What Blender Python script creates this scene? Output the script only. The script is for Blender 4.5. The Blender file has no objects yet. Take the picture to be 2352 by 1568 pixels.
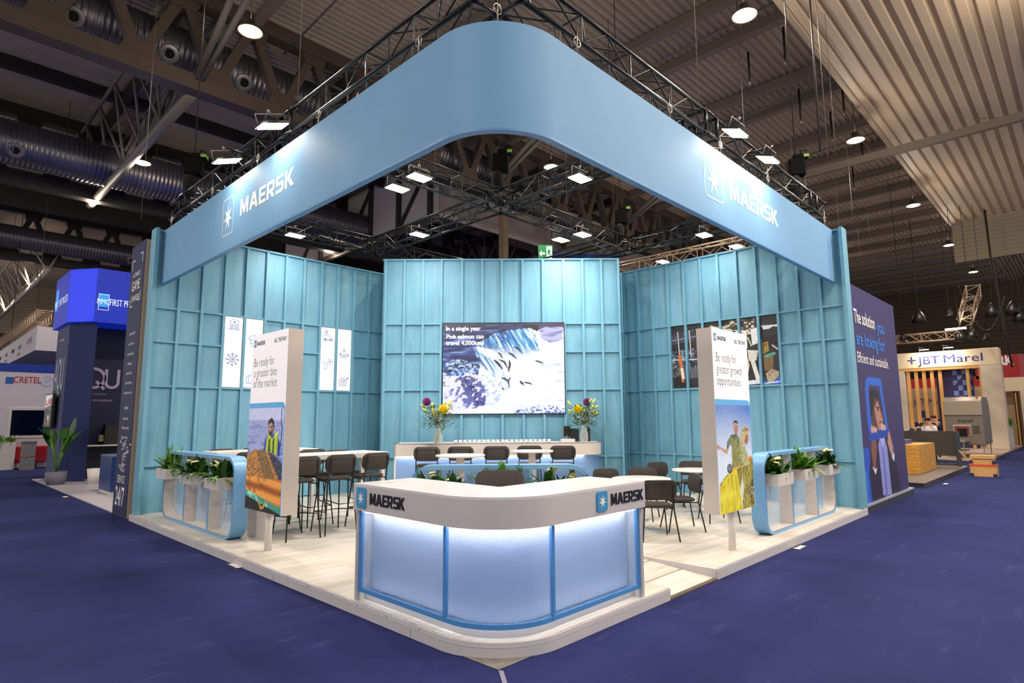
import bpy, bmesh, math, random
import numpy as np
from mathutils import Vector, Matrix, Quaternion
R = random.Random(7)
col = bpy.context.scene.collection
PI = math.pi
# ------------------------------------------------------------------ camera
F, PITCH, ROLL, YAW = 1372.58532, 0.12801, -0.0059, 0.77071
CAM = Vector((-3.17618, -3.23445, 1.7989))
IW, IH = 2352, 1568
_fw = Vector((math.cos(PITCH)*math.cos(YAW), math.cos(PITCH)*math.sin(YAW), math.sin(PITCH)))
_rt = Vector((math.sin(YAW), -math.cos(YAW), 0)); _up = _rt.cross(_fw)
_r = _rt*math.cos(ROLL) + _up*math.sin(ROLL); _u = -_rt*math.sin(ROLL) + _up*math.cos(ROLL)
cd = bpy.data.cameras.new('camera'); cam = bpy.data.objects.new('camera', cd); col.objects.link(cam)
cd.sensor_width = 36; cd.lens = F/IW*36; cd.clip_end = 300; cd.clip_start = .05
M3 = Matrix((_r, _u, -_fw)).transposed()
cam.matrix_world = Matrix.Translation(CAM) @ M3.to_4x4()
sc = bpy.context.scene; sc.camera = cam
def ray(px, py): return _fw*F + _r*(px-IW/2) + _u*(IH/2-py)
def onx(px, py, x): d = ray(px, py); return CAM + d*((x-CAM.x)/d.x)
def ony(px, py, y): d = ray(px, py); return CAM + d*((y-CAM.y)/d.y)
def onz(px, py, z): d = ray(px, py); return CAM + d*((z-CAM.z)/d.z)
def onp(px, py, P, n):
    d = ray(px, py); n = Vector(n); return CAM + d*((Vector(P)-CAM).dot(n)/d.dot(n))
# ------------------------------------------------------------------ world, exposure
w = bpy.data.worlds.new('world'); sc.world = w; w.use_nodes = True
w.node_tree.nodes['Background'].inputs[0].default_value = (1, .95, .91, 1)
w.node_tree.nodes['Background'].inputs[1].default_value = .68
sc.view_settings.view_transform = 'Standard'; sc.view_settings.look = 'None'
sc.view_settings.gamma = 1; sc.view_settings.use_curve_mapping = False
sc.view_settings.exposure = 0.28
sc.cycles.max_bounces = 6; sc.cycles.diffuse_bounces = 3; sc.cycles.transparent_max_bounces = 12
sc.cycles.sample_clamp_indirect = 4.0; sc.cycles.caustics_reflective = False; sc.cycles.caustics_refractive = False
sc.cycles.use_denoising = True
def area(name, loc, target, size, size_y, power, color=(1,1,1), spread=None):
    l = bpy.data.lights.new(name, 'AREA'); l.shape = 'RECTANGLE'; l.size = size; l.size_y = size_y
    l.energy = power; l.color = color
    if spread: l.spread = spread
    o = bpy.data.objects.new(name, l); col.objects.link(o); o.location = loc
    o.rotation_euler = (Vector(target)-Vector(loc)).to_track_quat('-Z', 'Y').to_euler(); return o
# ------------------------------------------------------------------ materials
MATS = {}
def srgb(h):
    if isinstance(h, str):
        h = h.lstrip('#'); c = [int(h[i:i+2], 16)/255 for i in (0, 2, 4)]
    else: c = h
    return tuple((x/12.92 if x <= .04045 else ((x+.055)/1.055)**2.4) for x in c) + (1,)
def mat(name, color, rough=.5, metal=0, noise=0, nscale=8, stretch=(1,1,1), bump=0, bscale=60, emit=None, estr=0, alpha=1, spec=None, coat=0):
    """procedural principled material: base colour varied by object-space noise, optional bump"""
    if name in MATS: return MATS[name]
    m = bpy.data.materials.new(name); m.use_nodes = True; nt = m.node_tree; b = nt.nodes['Principled BSDF']
    c = srgb(color); b.inputs['Base Color'].default_value = c
    b.inputs['Roughness'].default_value = rough; b.inputs['Metallic'].default_value = metal
    if spec is not None: b.inputs['Specular IOR Level'].default_value = spec
    if coat: b.inputs['Coat Weight'].default_value = coat
    tc = nt.nodes.new('ShaderNodeTexCoord'); mp = nt.nodes.new('ShaderNodeMapping'); mp.inputs['Scale'].default_value = stretch
    nt.links.new(tc.outputs['Object'], mp.inputs[0])
    n = nt.nodes.new('ShaderNodeTexNoise'); n.inputs['Scale'].default_value = nscale; n.inputs['Detail'].default_value = 3
    nt.links.new(mp.outputs[0], n.inputs['Vector'])
    rp = nt.nodes.new('ShaderNodeValToRGB'); k = noise
    rp.color_ramp.elements[0].position = .3; rp.color_ramp.elements[1].position = .7
    rp.color_ramp.elements[0].color = tuple(x*(1-k) for x in c[:3])+(1,)
    rp.color_ramp.elements[1].color = tuple(min(1, x*(1+k)) for x in c[:3])+(1,)
    nt.links.new(n.outputs['Fac'], rp.inputs[0]); nt.links.new(rp.outputs[0], b.inputs['Base Color'])
    if bump:
        n2 = nt.nodes.new('ShaderNodeTexNoise'); n2.inputs['Scale'].default_value = bscale
        nt.links.new(tc.outputs['Object'], n2.inputs['Vector'])
        bp = nt.nodes.new('ShaderNodeBump'); bp.inputs['Strength'].default_value = bump; bp.inputs['Distance'].default_value = .01
        nt.links.new(n2.outputs['Fac'], bp.inputs['Height']); nt.links.new(bp.outputs[0], b.inputs['Normal'])
    if emit: b.inputs['Emission Color'].default_value = srgb(emit); b.inputs['Emission Strength'].default_value = estr
    if alpha < 1: b.inputs['Alpha'].default_value = alpha
    MATS[name] = m; return m
def attr_mat(name, rough=.5, estr=0):
    """colour comes from the picture's own printed colours stored per vertex"""
    if name in MATS: return MATS[name]
    m = bpy.data.materials.new(name); m.use_nodes = True; nt = m.node_tree; b = nt.nodes['Principled BSDF']
    a = nt.nodes.new('ShaderNodeVertexColor'); a.layer_name = 'print'
    nt.links.new(a.outputs[0], b.inputs['Base Color']); b.inputs['Roughness'].default_value = rough
    if estr:
        nt.links.new(a.outputs[0], b.inputs['Emission Color']); b.inputs['Emission Strength'].default_value = estr
        b.inputs['Base Color'].default_value = (.02,.02,.02,1)
        nt.links.remove(b.inputs['Base Color'].links[0])
    MATS[name] = m; return m
# ------------------------------------------------------------------ mesh helpers
class MB:
    def __init__(s): s.v = []; s.f = []; s.smooth = []
    def add(s, vs, fs, smooth=False):
        b = len(s.v); s.v += [tuple(v) for v in vs]; s.f += [tuple(b+i for i in f) for f in fs]; s.smooth += [smooth]*len(fs); return s
    def box(s, x0, x1, y0, y1, z0, z1):
        return s.add([(x0,y0,z0),(x1,y0,z0),(x1,y1,z0),(x0,y1,z0),(x0,y0,z1),(x1,y0,z1),(x1,y1,z1),(x0,y1,z1)],
                     [(3,2,1,0),(4,5,6,7),(0,1,5,4),(1,2,6,5),(2,3,7,6),(3,0,4,7)])
    def fbox(s, O, U, V, W):
        """box from origin and three edge vectors"""
        O, U, V, W = map(Vector, (O, U, V, W))
        if U.cross(V).dot(W) < 0: O = O+U; U = -U
        p = [O, O+U, O+U+V, O+V]; p += [q+W for q in p]
        return s.add(p, [(3,2,1,0),(4,5,6,7),(0,1,5,4),(1,2,6,5),(2,3,7,6),(3,0,4,7)])
    def bar(s, a, b, w, h=None, up=(0,0,1)):
        a, b = Vector(a), Vector(b); h = h or w; d = (b-a).normalized(); up = Vector(up)
        if abs(d.dot(up)) > .98: up = Vector((1,0,0))
        x = d.cross(up).normalized(); y = x.cross(d)
        return s.fbox(a-x*w/2-y*h/2, x*w, y*h, b-a)
    def tube(s, pts, r, n=8, cap=True):
        pts = [Vector(p) for p in pts]; rs = r if isinstance(r, (list, tuple)) else [r]*len(pts)
        vs = []; prev = None
        for i, p in enumerate(pts):
            d = (pts[min(i+1, len(pts)-1)]-pts[max(i-1, 0)]).normalized()
            if prev is None:
                u = Vector((0,0,1)) if abs(d.z) < .9 else Vector((1,0,0)); x = d.cross(u).normalized()
            else: x = (prev-d*prev.dot(d)).normalized()
            prev = x; y = d.cross(x)
            vs += [p+(x*math.cos(2*PI*k/n)+y*math.sin(2*PI*k/n))*rs[i] for k in range(n)]
        fs = []
        for i in range(len(pts)-1):
            fs += [(i*n+k, i*n+(k+1)%n, (i+1)*n+(k+1)%n, (i+1)*n+k) for k in range(n)]
        if cap: fs += [tuple(range(n-1, -1, -1)), tuple((len(pts)-1)*n+k for k in range(n))]
        return s.add(vs, fs, True)
    def lathe(s, prof, c=(0,0,0), n=24, cap=True):
        vs = [(c[0]+r*math.cos(2*PI*k/n), c[1]+r*math.sin(2*PI*k/n), c[2]+z) for r, z in prof for k in range(n)]
        fs = [(i*n+k, i*n+(k+1)%n, (i+1)*n+(k+1)%n, (i+1)*n+k) for i in range(len(prof)-1) for k in range(n)]
        if cap: fs += [tuple(range(n-1, -1, -1)), tuple((len(prof)-1)*n+k for k in range(n))]
        return s.add(vs, fs, True)
    def prism(s, poly, O, U, V, T):
        """2D polygon extruded by T in the frame O,U,V (counter-clockwise seen from +T side)"""
        O, U, V, T = map(Vector, (O, U, V, T)); n = len(poly)
        vs = [O+U*a+V*b for a, b in poly]; vs += [v+T for v in vs]
        fs = [tuple(range(n-1, -1, -1)), tuple(range(n, 2*n))]+[(i, (i+1)%n, n+(i+1)%n, n+i) for i in range(n)]
        return s.add(vs, fs)
    def shell(s, path, z0, z1, th, closed=False):
        """wall following a plan path, thickness th to its left"""
        P = [Vector((x, y, 0)) for x, y in path]; n = len(P); off = []
        for i in range(n):
            a = P[max(i-1, 0)]; b = P[min(i+1, n-1)]; d = (b-a).normalized(); nn = Vector((-d.y, d.x, 0)); off.append(P[i]+nn*th)
        vs = []
        for i in range(n): vs += [(P[i].x,P[i].y,z0),(P[i].x,P[i].y,z1),(off[i].x,off[i].y,z1),(off[i].x,off[i].y,z0)]
        fs = []
        for i in range(n-1):
            a, b = 4*i, 4*i+4
            for k in range(4): fs.append((a+k, b+k, b+(k+1)%4, a+(k+1)%4))
        fs += [(0,1,2,3), (4*n-1,4*n-2,4*n-3,4*n-4)]
        return s.add(vs, fs)
    def build(s, name, m, parent=None, loc=None, smooth=None, bevel=0, auto=False):
        me = bpy.data.meshes.new(name); me.from_pydata(s.v, [], s.f); me.update()
        bm = bmesh.new(); bm.from_mesh(me); bmesh.ops.recalc_face_normals(bm, faces=bm.faces); bm.to_mesh(me); bm.free()
        sm = s.smooth if smooth is None else [smooth]*len(s.f)
        me.polygons.foreach_set('use_smooth', sm[:len(me.polygons)])
        me.materials.append(m); o = bpy.data.objects.new(name, me); col.objects.link(o)
        if parent: o.parent = parent
        if loc: o.location = loc
        if auto:
            me.polygons.foreach_set('use_smooth', [True]*len(me.polygons)); me.set_sharp_from_angle(angle=.6)
        if bevel:
            md = o.modifiers.new('bevel', 'BEVEL'); md.width = bevel; md.segments = 2; md.limit_method = 'ANGLE'
        return o
def arc(cx, cy, r, a0, a1, n=10):
    return [(cx+r*math.cos(a0+(a1-a0)*i/n), cy+r*math.sin(a0+(a1-a0)*i/n)) for i in range(n+1)]
def rrect(w, h, r, n=6, x=0, y=0):
    """rounded rectangle outline, ccw, from corner (x,y)"""
    return (arc(x+w-r, y+r, r, -PI/2, 0, n)+arc(x+w-r, y+h-r, r, 0, PI/2, n)+arc(x+r, y+h-r, r, PI/2, PI, n)+arc(x+r, y+r, r, PI, 1.5*PI, n))
def tag(o, label=None, cat=None, group=None, kind=None):
    if label: o['label'] = label
    if cat: o['category'] = cat
    if group: o['group'] = group
    if kind: o['kind'] = kind
    return o
def thing(name, label, cat, loc=(0,0,0), rz=0, group=None):
    o = bpy.data.objects.new(name, None); o.empty_display_size = .1; col.objects.link(o)
    o.location = loc; o.rotation_euler = (0, 0, rz); return tag(o, label, cat, group)
def copy_tree(o, parent=None):
    c = o.copy(); col.objects.link(c)
    if parent: c.parent = parent
    for ch in list(o.children): copy_tree(ch, c)
    return c
def place(proto, loc, rz, label, group=None, first=[None]):
    """the prototype itself is used once, then copied"""
    if proto.get('_used'): o = copy_tree(proto)
    else: o = proto; o['_used'] = 1
    o.location = loc; o.rotation_euler = (0, 0, rz); o['label'] = label
    if group: o['group'] = group
    return o
def struct(o): o['kind'] = 'structure'; return o
# ------------------------------------------------------------------ lettering and marks
def text_mesh(s, offset=0, spacing=1.0):
    cu = bpy.data.curves.new('lettering', 'FONT'); cu.body = s; cu.size = 1; cu.offset = offset; cu.space_character = spacing; cu.resolution_u = 3
    o = bpy.data.objects.new('lettering', cu); col.objects.link(o)
    bpy.context.view_layer.update()
    me = bpy.data.meshes.new_from_object(o.evaluated_get(bpy.context.evaluated_depsgraph_get()))
    v = [tuple(x.co) for x in me.vertices]; f = [tuple(p.vertices) for p in me.polygons]
    bpy.data.objects.remove(o); bpy.data.curves.remove(cu); bpy.data.meshes.remove(me)
    return v, f
def put_flat(vs, fs, O, U, V, w, h, m, parent, name='lettering', depth=0.004):
    """fit flat 2D shapes into the frame O (lower left), U, V unit vectors, width w, height h, as thin raised mesh"""
    U, V, O = Vector(U), Vector(V), Vector(O); N = U.cross(V)
    xs = [v[0] for v in vs]; ys = [v[1] for v in vs]; x0, x1, y0, y1 = min(xs), max(xs), min(ys), max(ys)
    if h is None: h = w*(y1-y0)/(x1-x0)
    P = [O+U*((a[0]-x0)/(x1-x0)*w)+V*((a[1]-y0)/(y1-y0)*h)+N*depth for a in vs]
    mb = MB(); mb.add(P, fs); me = bpy.data.meshes.new(name); me.from_pydata(mb.v, [], mb.f); me.materials.append(m)
    o = bpy.data.objects.new(name, me); col.objects.link(o)
    if parent:
        o.parent = parent
        if parent.parent is None: o.matrix_parent_inverse = Matrix.Identity(4)
    return o
def lettering(s, O, U, V, w, h, m, parent, depth=.004, offset=0, spacing=1.0, name='lettering'):
    v, f = text_mesh(s, offset, spacing); return put_flat(v, f, O, U, V, w, h, m, parent, name, depth)
GLY = {
 'M': ([[(0,0),(0,1),(.27,1),(.52,.42),(.77,1),(1.04,1),(1.04,0),(.83,0),(.83,.62),(.60,.08),(.44,.08),(.21,.62),(.21,0)]], 1.04),
 'A': ([[(0,0),(.36,1),(.52,1),(.52,.76),(.40,.4),(.33,.2),(.26,0)], [(1.04,0),(.78,0),(.71,.2),(.64,.4),(.52,.76),(.52,1),(.68,1)], [(.33,.2),(.40,.4),(.64,.4),(.71,.2)]], 1.04),
 'E': ([[(0,0),(0,1),(.78,1),(.78,.81),(.22,.81),(.22,.60),(.7,.60),(.7,.41),(.22,.41),(.22,.19),(.78,.19),(.78,0)]], .78),
 'R': ([[(0,0),(0,1),(.22,1),(.22,0)], [(.22,1),(.72,1),(.84,.88),(.84,.46),(.72,.34),(.22,.34),(.22,.52),(.63,.52),(.63,.81),(.22,.81)], [(.36,.34),(.62,.34),(.88,0),(.6,0)]], .88),
 'S': ([[(.02,0),(.72,0),(.84,.12),(.84,.5),(.72,.61),(.22,.59),(.22,.81),(.82,.81),(.82,1),(.12,1),(0,.88),(0,.52),(.12,.41),(.62,.41),(.62,.19),(.02,.19)]], .84),
 'K': ([[(0,0),(0,1),(.22,1),(.22,0)], [(.25,.38),(.25,.62),(.56,1),(.88,1),(.5,.54),(.92,0),(.6,0),(.34,.36)]], .92)}
def wordmark(s='MAERSK'):
    vs, fs, x = [], [], 0
    for c in s:
        ps, wd = GLY[c]
        for p in ps:
            b = len(vs); vs += [(x+a, y) for a, y in p]; fs.append(tuple(range(b, b+len(p))))
        x += wd+.13
    return vs, fs
def star(cx=0, cy=0, r=1, ri=.36, n=7):
    vs = [(cx, cy)]+[(cx+(r if k%2==0 else ri)*math.sin(PI*k/n), cy+(r if k%2==0 else ri)*math.cos(PI*k/n)) for k in range(2*n)]
    return vs, [(0, 1+k, 1+(k+1)%(2*n)) for k in range(2*n)]
def solid_letters(vs, fs, O, U, V, w, h, m, parent, thick=.012, name='lettering'):
    """raised cut-out letters with real thickness"""
    U, V, O = Vector(U), Vector(V), Vector(O); N = U.cross(V)
    xs = [v[0] for v in vs]; ys = [v[1] for v in vs]; x0, x1, y0, y1 = min(xs), max(xs), min(ys), max(ys)
    mb = MB()
    for f in fs:
        mb.prism([((vs[i][0]-x0)/(x1-x0)*w, (vs[i][1]-y0)/(y1-y0)*h) for i in f], O, U, V, N*thick)
    return mb.build(name, m, parent)
# ------------------------------------------------------------------ painted pictures (vertex-coloured grids)
class Canvas:
    """tiny raster used only to compute the colours printed on posters and shown on screens"""
    def __init__(s, w, h, c=(1,1,1)):
        s.w, s.h = w, h; s.a = np.ones((h, w, 3))*np.array(srgbl(c)); yy, xx = np.mgrid[0:h, 0:w]; s.X = (xx+.5)/w; s.Y = 1-(yy+.5)/h; s.rng = np.random.default_rng(3)
    def noise(s, fx, fy, oct=3, seed=0):
        out = 0; amp = 1; tot = 0
        for o in range(oct):
            g = np.random.default_rng(seed+o*17); n1, n2 = int(fx*2**o)+2, int(fy*2**o)+2; G = g.random((n2+1, n1+1))
            u = s.X*(n1-1); v = s.Y*(n2-1); i = u.astype(int); j = v.astype(int); a = u-i; b = v-j; a = a*a*(3-2*a); b = b*b*(3-2*b)
            out = out+amp*((G[j,i]*(1-a)+G[j,i+1]*a)*(1-b)+(G[j+1,i]*(1-a)+G[j+1,i+1]*a)*b); tot += amp; amp *= .5
        return out/tot
    def noiseuv(s, u, v, fx, fy, oct=3, seed=0):
        X0, Y0 = s.X, s.Y; s.X = np.clip((u-u.min())/(u.max()-u.min()+1e-9), 0, .9999); s.Y = np.clip((v-v.min())/(v.max()-v.min()+1e-9), 0, .9999)
        n = s.noise(fx, fy, oct, seed); s.X, s.Y = X0, Y0; return n
    def mix(s, mask, n, lo, hi, c, k=1.0):
        """soft blend: weight rises from 0 at lo to 1 at hi (or falls when lo > hi)"""
        wgt = np.clip((n-lo)/(hi-lo), 0, 1)*mask*k; c = np.array(srgbl(c)); s.a = s.a*(1-wgt[..., None])+c*wgt[..., None]
    def soften(s, r=1, grain=.12):
        a = s.a
        for _ in range(r): p = np.pad(a, ((1,1),(1,1),(0,0)), 'edge'); a = (p[:-2,1:-1]+p[2:,1:-1]+p[1:-1,:-2]+p[1:-1,2:]+2*p[1:-1,1:-1])/6
        g = s.noise(s.w/3, s.h/3, 2, 77)-.5; s.a = np.clip(a*(1+grain*2*g[..., None]), 0, 1); return s
    def put(s, mask, c, k=1.0):
        c = np.array(srgbl(c)); m = np.clip(mask.astype(float)*k, 0, 1)[..., None]; s.a = s.a*(1-m)+c*m
    wx = 0; wy = 0
    def warp(s, amp, f=14, seed=91): s.wx = (s.noise(f, f, 3, seed)-.5)*2*amp; s.wy = (s.noise(f, f, 3, seed+5)-.5)*2*amp
    def net(s, mask, f, wd, c, k=.9, ang=.5, seed=61):
        n = s.noise(5, 5, 3, seed)*6; a = np.abs(np.sin((s.X*math.cos(ang)+s.Y*math.sin(ang))*f+n)); b = np.abs(np.sin((s.X*math.sin(ang)-s.Y*math.cos(ang))*f*.8+n*1.3)); s.put(mask & (np.minimum(a, b) < wd), c, k)
    def poly(s, pts, c, k=1.0):
        X_, Y_ = np.clip(s.X+s.wx, .001, .999), np.clip(s.Y+s.wy, .001, .999); m = np.zeros(s.X.shape, bool); n = len(pts)
        for i in range(n):
            (x1,y1),(x2,y2) = pts[i], pts[(i+1)%n]
            if y1 == y2: continue
            t = (Y_-y1)/(y2-y1); m ^= ((Y_ > min(y1,y2)) & (Y_ <= max(y1,y2)) & (X_ < x1+t*(x2-x1)))
        s.put(m, c, k); return m
    def ell(s, cx, cy, rx, ry, c, k=1.0, rot=0):
        dx, dy = s.X-cx, s.Y-cy; a = dx*math.cos(rot)+dy*math.sin(rot); b = -dx*math.sin(rot)+dy*math.cos(rot)
        m = (a/rx)**2+(b/ry)**2 < 1; s.put(m, c, k); return m
    def line(s, pts, wd, c, k=1.0, ar=1.0):
        for (x1,y1),(x2,y2) in zip(pts, pts[1:]):
            dx, dy = (x2-x1), (y2-y1)*ar; L = dx*dx+dy*dy+1e-12
            t = np.clip(((s.X-x1)*dx+(s.Y-y1)*ar*dy)/L, 0, 1); d = np.hypot(s.X-x1-t*dx, (s.Y-y1)*ar-t*dy); s.put(d < wd, c, k)
    def grid(s, name, O, U, V, w, h, m, parent, depth=.003):
        """mesh grid w x h metres at O (lower left) carrying the picture"""
        O, U, V = Vector(O), Vector(U), Vector(V); N = U.cross(V); H, W = s.h, s.w
        xs = np.linspace(0, w, W+1); ys = np.linspace(h, 0, H+1); XX, YY = np.meshgrid(xs, ys)
        P = np.array(O+N*depth)+XX[..., None]*np.array(U)+YY[..., None]*np.array(V)
        idx = np.arange((H+1)*(W+1)).reshape(H+1, W+1)
        f = np.stack([idx[1:, :-1], idx[1:, 1:], idx[:-1, 1:], idx[:-1, :-1]], -1).reshape(-1, 4)
        me = bpy.data.meshes.new(name); me.vertices.add(P.shape[0]*P.shape[1]); me.vertices.foreach_set('co', P.reshape(-1))
        me.loops.add(f.size); me.loops.foreach_set('vertex_index', f.reshape(-1).astype(np.int32))
        me.polygons.add(len(f)); me.polygons.foreach_set('loop_start', np.arange(0, f.size, 4, dtype=np.int32))
        me.update(calc_edges=True); me.validate()
        ca = me.color_attributes.new('print', 'FLOAT_COLOR', 'CORNER')
        cc = np.concatenate([np.clip(s.a, 0, 1).reshape(-1, 3), np.ones((H*W, 1))], 1); ca.data.foreach_set('color', np.repeat(cc, 4, 0).astype(np.float32).reshape(-1))
        me.materials.append(m); o = bpy.data.objects.new(name, me); col.objects.link(o)
        if parent: o.parent = parent
        return o
def srgbl(c): return srgb(c)[:3]
X, Y, Z = Vector((1,0,0)), Vector((0,1,0)), Vector((0,0,1))
H0 = .111     # top of the stand's raised floor

# ================================================================== HALL LAMPS, SEEN AND UNSEEN, SOME ADDED FOR BRIGHTNESS
LAMPS = [(1.98,10.43),(2.3,20.6),(1.95,26.5),(9.75,1.76),(18.6,1.74),(27.4,1.73),(36.1,1.7),(44.7,1.66),(13.0,10.4),(12.8,26.3),
         (-7,10.4),(-7,1.75),(.9,-7),(9.7,-7),(9.7,-3),(4.6,-4.6),(24,10.4),(18.6,-7),(14,-3),(2,44),(-8,44),(12,44),(2,56),(-8,56),(24,44),(46,10.4)]  # unseen lamps; some added only to brighten the right carpet and far left wall
LAMP_W = 380
for x, y in LAMPS:
    l = bpy.data.lights.new('hall_or_fill_lamp', 'SPOT'); l.energy = LAMP_W*3; l.spot_size = 2.6; l.spot_blend = .6; l.shadow_soft_size = .25; l.color = (1,.86,.72)
    o = bpy.data.objects.new('hall_or_fill_light', l); col.objects.link(o); o.location = (x, y, 10.85)
    l = bpy.data.lights.new('hall_or_fill_glow', 'POINT'); l.energy = 95; l.shadow_soft_size = .2; l.color = (1,.82,.64)
    o = bpy.data.objects.new('hall_or_fill_glow', l); col.objects.link(o); o.location = (x, y, 10.7)
# ================================================================== HALL STRUCTURE
def carpet_mat():
    m = mat('carpet', '#2b305f', rough=.95, noise=.12, nscale=.9, bump=.35, bscale=260, spec=.1)
    nt = m.node_tree; b = nt.nodes['Principled BSDF']; lk = b.inputs['Base Color'].links[0]; src = lk.from_socket
    tc = nt.nodes.new('ShaderNodeTexCoord'); mp = nt.nodes.new('ShaderNodeMapping'); mp.inputs['Scale'].default_value = (.5, 3, 1); mp.inputs['Rotation'].default_value = (0,0,.4)
    nt.links.new(tc.outputs['Object'], mp.inputs[0])
    n = nt.nodes.new('ShaderNodeTexNoise'); n.inputs['Scale'].default_value = 2.2; n.inputs['Detail'].default_value = 8; n.inputs['Roughness'].default_value = .7; nt.links.new(mp.outputs[0], n.inputs['Vector'])
    r = nt.nodes.new('ShaderNodeValToRGB'); r.color_ramp.elements[0].position = .58; r.color_ramp.elements[1].position = .8
    r.color_ramp.elements[0].color = (0,0,0,1); r.color_ramp.elements[1].color = (.35,.35,.35,1); nt.links.new(n.outputs['Fac'], r.inputs[0])
    v = nt.nodes.new('ShaderNodeTexVoronoi'); v.inputs['Scale'].default_value = 9; nt.links.new(tc.outputs['Object'], v.inputs['Vector'])
    r2 = nt.nodes.new('ShaderNodeValToRGB'); r2.color_ramp.elements[0].position = .03; r2.color_ramp.elements[1].position = .045
    r2.color_ramp.elements[0].color = (.5,.5,.5,1); r2.color_ramp.elements[1].color = (0,0,0,1); nt.links.new(v.outputs['Distance'], r2.inputs[0])
    mx = nt.nodes.new('ShaderNodeMixRGB'); mx.inputs[2].default_value = srgb('#6b6a9a'); nt.links.new(r.outputs[0], mx.inputs[0]); nt.links.new(src, mx.inputs[1])
    nt.links.new(mx.outputs[0], b.inputs['Base Color']); return m
mb = MB(); mb.box(-14, 75, -14, 75, -.2, 0); fl = struct(mb.build('floor', carpet_mat()))
concrete = mat('bare_concrete', '#77736e', rough=.8, noise=.35, nscale=9, bump=.3)
mb = MB(); g0, g1, g2 = onz(1145,1538,.004), onz(1050,1502,.004), onz(1236,1500,.004); mb.add([g0, g2, (.7,.7,.004), g1], [(0,1,2,3)])
o = mb.build('floor_gap', concrete); tag(o, 'triangle of bare stained concrete between the carpet edges in front of the counter', 'floor gap')
mb = MB(); a = onz(1145,1539,.006); mb.add([a, a+Vector((-1.6,-2.1,0)), a+Vector((-1.575,-2.12,0)), a+Vector((.02,-.03,0))], [(0,1,2,3)])
tag(mb.build('tape_strip', mat('seam_tape', '#8d8aa0', rough=.5)), 'pale strip of tape along the carpet seam running toward the viewer', 'tape')
steel = mat('painted_steel', '#4a423c', rough=.6, noise=.12, nscale=2)
steel_dark = mat('dark_steel', '#332d2a', rough=.6, noise=.15, nscale=2)
pale_steel = mat('grey_steel_tube', '#6e6862', rough=.5)
roofm = mat('roof_sheet', '#a99a8c', rough=.6, noise=.08, nscale=.6, stretch=(1,4,1))
def corrugated(name, x0, x1, y0, y1, z, pitch, dep, m, axis='x'):
    """sheet metal ribs running along one axis, real folded profile"""
    mb = MB(); a0, a1, b0, b1 = (y0, y1, x0, x1) if axis == 'x' else (x0, x1, y0, y1); prof = []; t = a0
    while t < a1:
        prof += [(t, 0), (t+pitch*.5, 0), (t+pitch*.6, dep), (t+pitch*.9, dep)]; t += pitch
    vs = []
    for t, d in prof:
        vs += ([(b0, t, z+d), (b1, t, z+d)] if axis == 'x' else [(t, b0, z+d), (t, b1, z+d)])
    mb.add(vs, [(2*i, 2*i+1, 2*i+3, 2*i+2) for i in range(len(prof)-1)])
    o = mb.build(name, m); return o
struct(corrugated('ceiling', -14, 75, 1.4, 75, 14.05, .25, .06, roofm)); struct(corrugated('ceiling_end_bay', 35.6, 75, -14, 1.4, 14.05, .25, .06, roofm))
soff = struct(corrugated('ceiling_lower_bay', -14, 35.6, -14, 1.42, 12, .38, .11, mat('soffit_sheet', '#d2bfa3', rough=.55, noise=.06, nscale=.5)))
mb = MB(); mb.box(-14, 35.6, 1.40, 1.52, 11.9, 14.3); struct(mb.build('trim_1', mat('soffit_edge', '#b5a48e', rough=.6)))
# far walls
def ribwall(name, P, U, L, z0, z1, pitch, dep, m):
    U = Vector(U); N = U.cross(Z); mb = MB(); z = z0; vs = []; prof = []
    while z < z1: prof += [(z,0),(z+pitch*.45,0),(z+pitch*.5,dep),(z+pitch*.95,dep)]; z += pitch
    for zz, d in prof: a = Vector(P)+N*d+Z*zz; vs += [a, a+U*L]
    mb.add(vs, [(2*i, 2*i+1, 2*i+3, 2*i+2) for i in range(len(prof)-1)]); return struct(mb.build(name, m))
brown = mat('brown_cladding', '#5f4c3c', rough=.6, noise=.08, nscale=1)
ribwall('wall_right', (67, 40, 0), (0,-1,0), 54, 6.8, 14.3, .42, .14, brown)
mb = MB(); mb.box(67.1, 67.4, -14, 75, 0, 7.0); struct(mb.build('wall_right_base', mat('dark_wall', '#2c2a2b', rough=.8)))
ribwall('wall_soffit_end', (35.7, 1.45, 0), (0,-1,0), 15.4, 9.9, 12.1, .22, .05, mat('pale_cladding', '#a89c84', rough=.6))
mb = MB(); mb.box(-14, 67, 66, 66.3, 0, 10.0); struct(mb.build('wall_left_base', mat('far_grey_wall', '#55504d', rough=.8, noise=.1, nscale=.3)))
ribwall('wall_left', (-14, 65.9, 0), (1,0,0), 82, 9.6, 14.3, .5, .1, mat('far_cladding', '#b3a38e', rough=.6))
mb = MB(); mb.box(-14, 67, 33.5, 34.2, 12.3, 14); struct(mb.build('trim_2', steel_dark))
# purlins running left-to-right overhead
mb = MB()
for x in (-9,-5,-1,3.5,8.2,12.7,14.6,18.3,20.1,23.9,26.6,30.1,33,36,38.9,41.5,45,48,51.5,55,59,63):
    mb.box(x-.09, x+.09, 1.4, 14.3, 13.72, 14.02); mb.box(x-.14, x+.14, 1.4, 14.3, 13.70, 13.73)
struct(mb.build('ceiling_purlins', mat('purlin_steel', '#7a6f66', rough=.55)))
mb = MB()
for x in (1.9, 7.2, 12.5, 18, 24): mb.box(x-.12, x+.12, 14.3, 34, 13.65, 14.02)
for y in (17.6, 22.0, 29.6, 38, 46): mb.box(-14, 40, y-.13, y+.13, 13.6, 14)
struct(mb.build('ceiling_beams', steel_dark))
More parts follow.
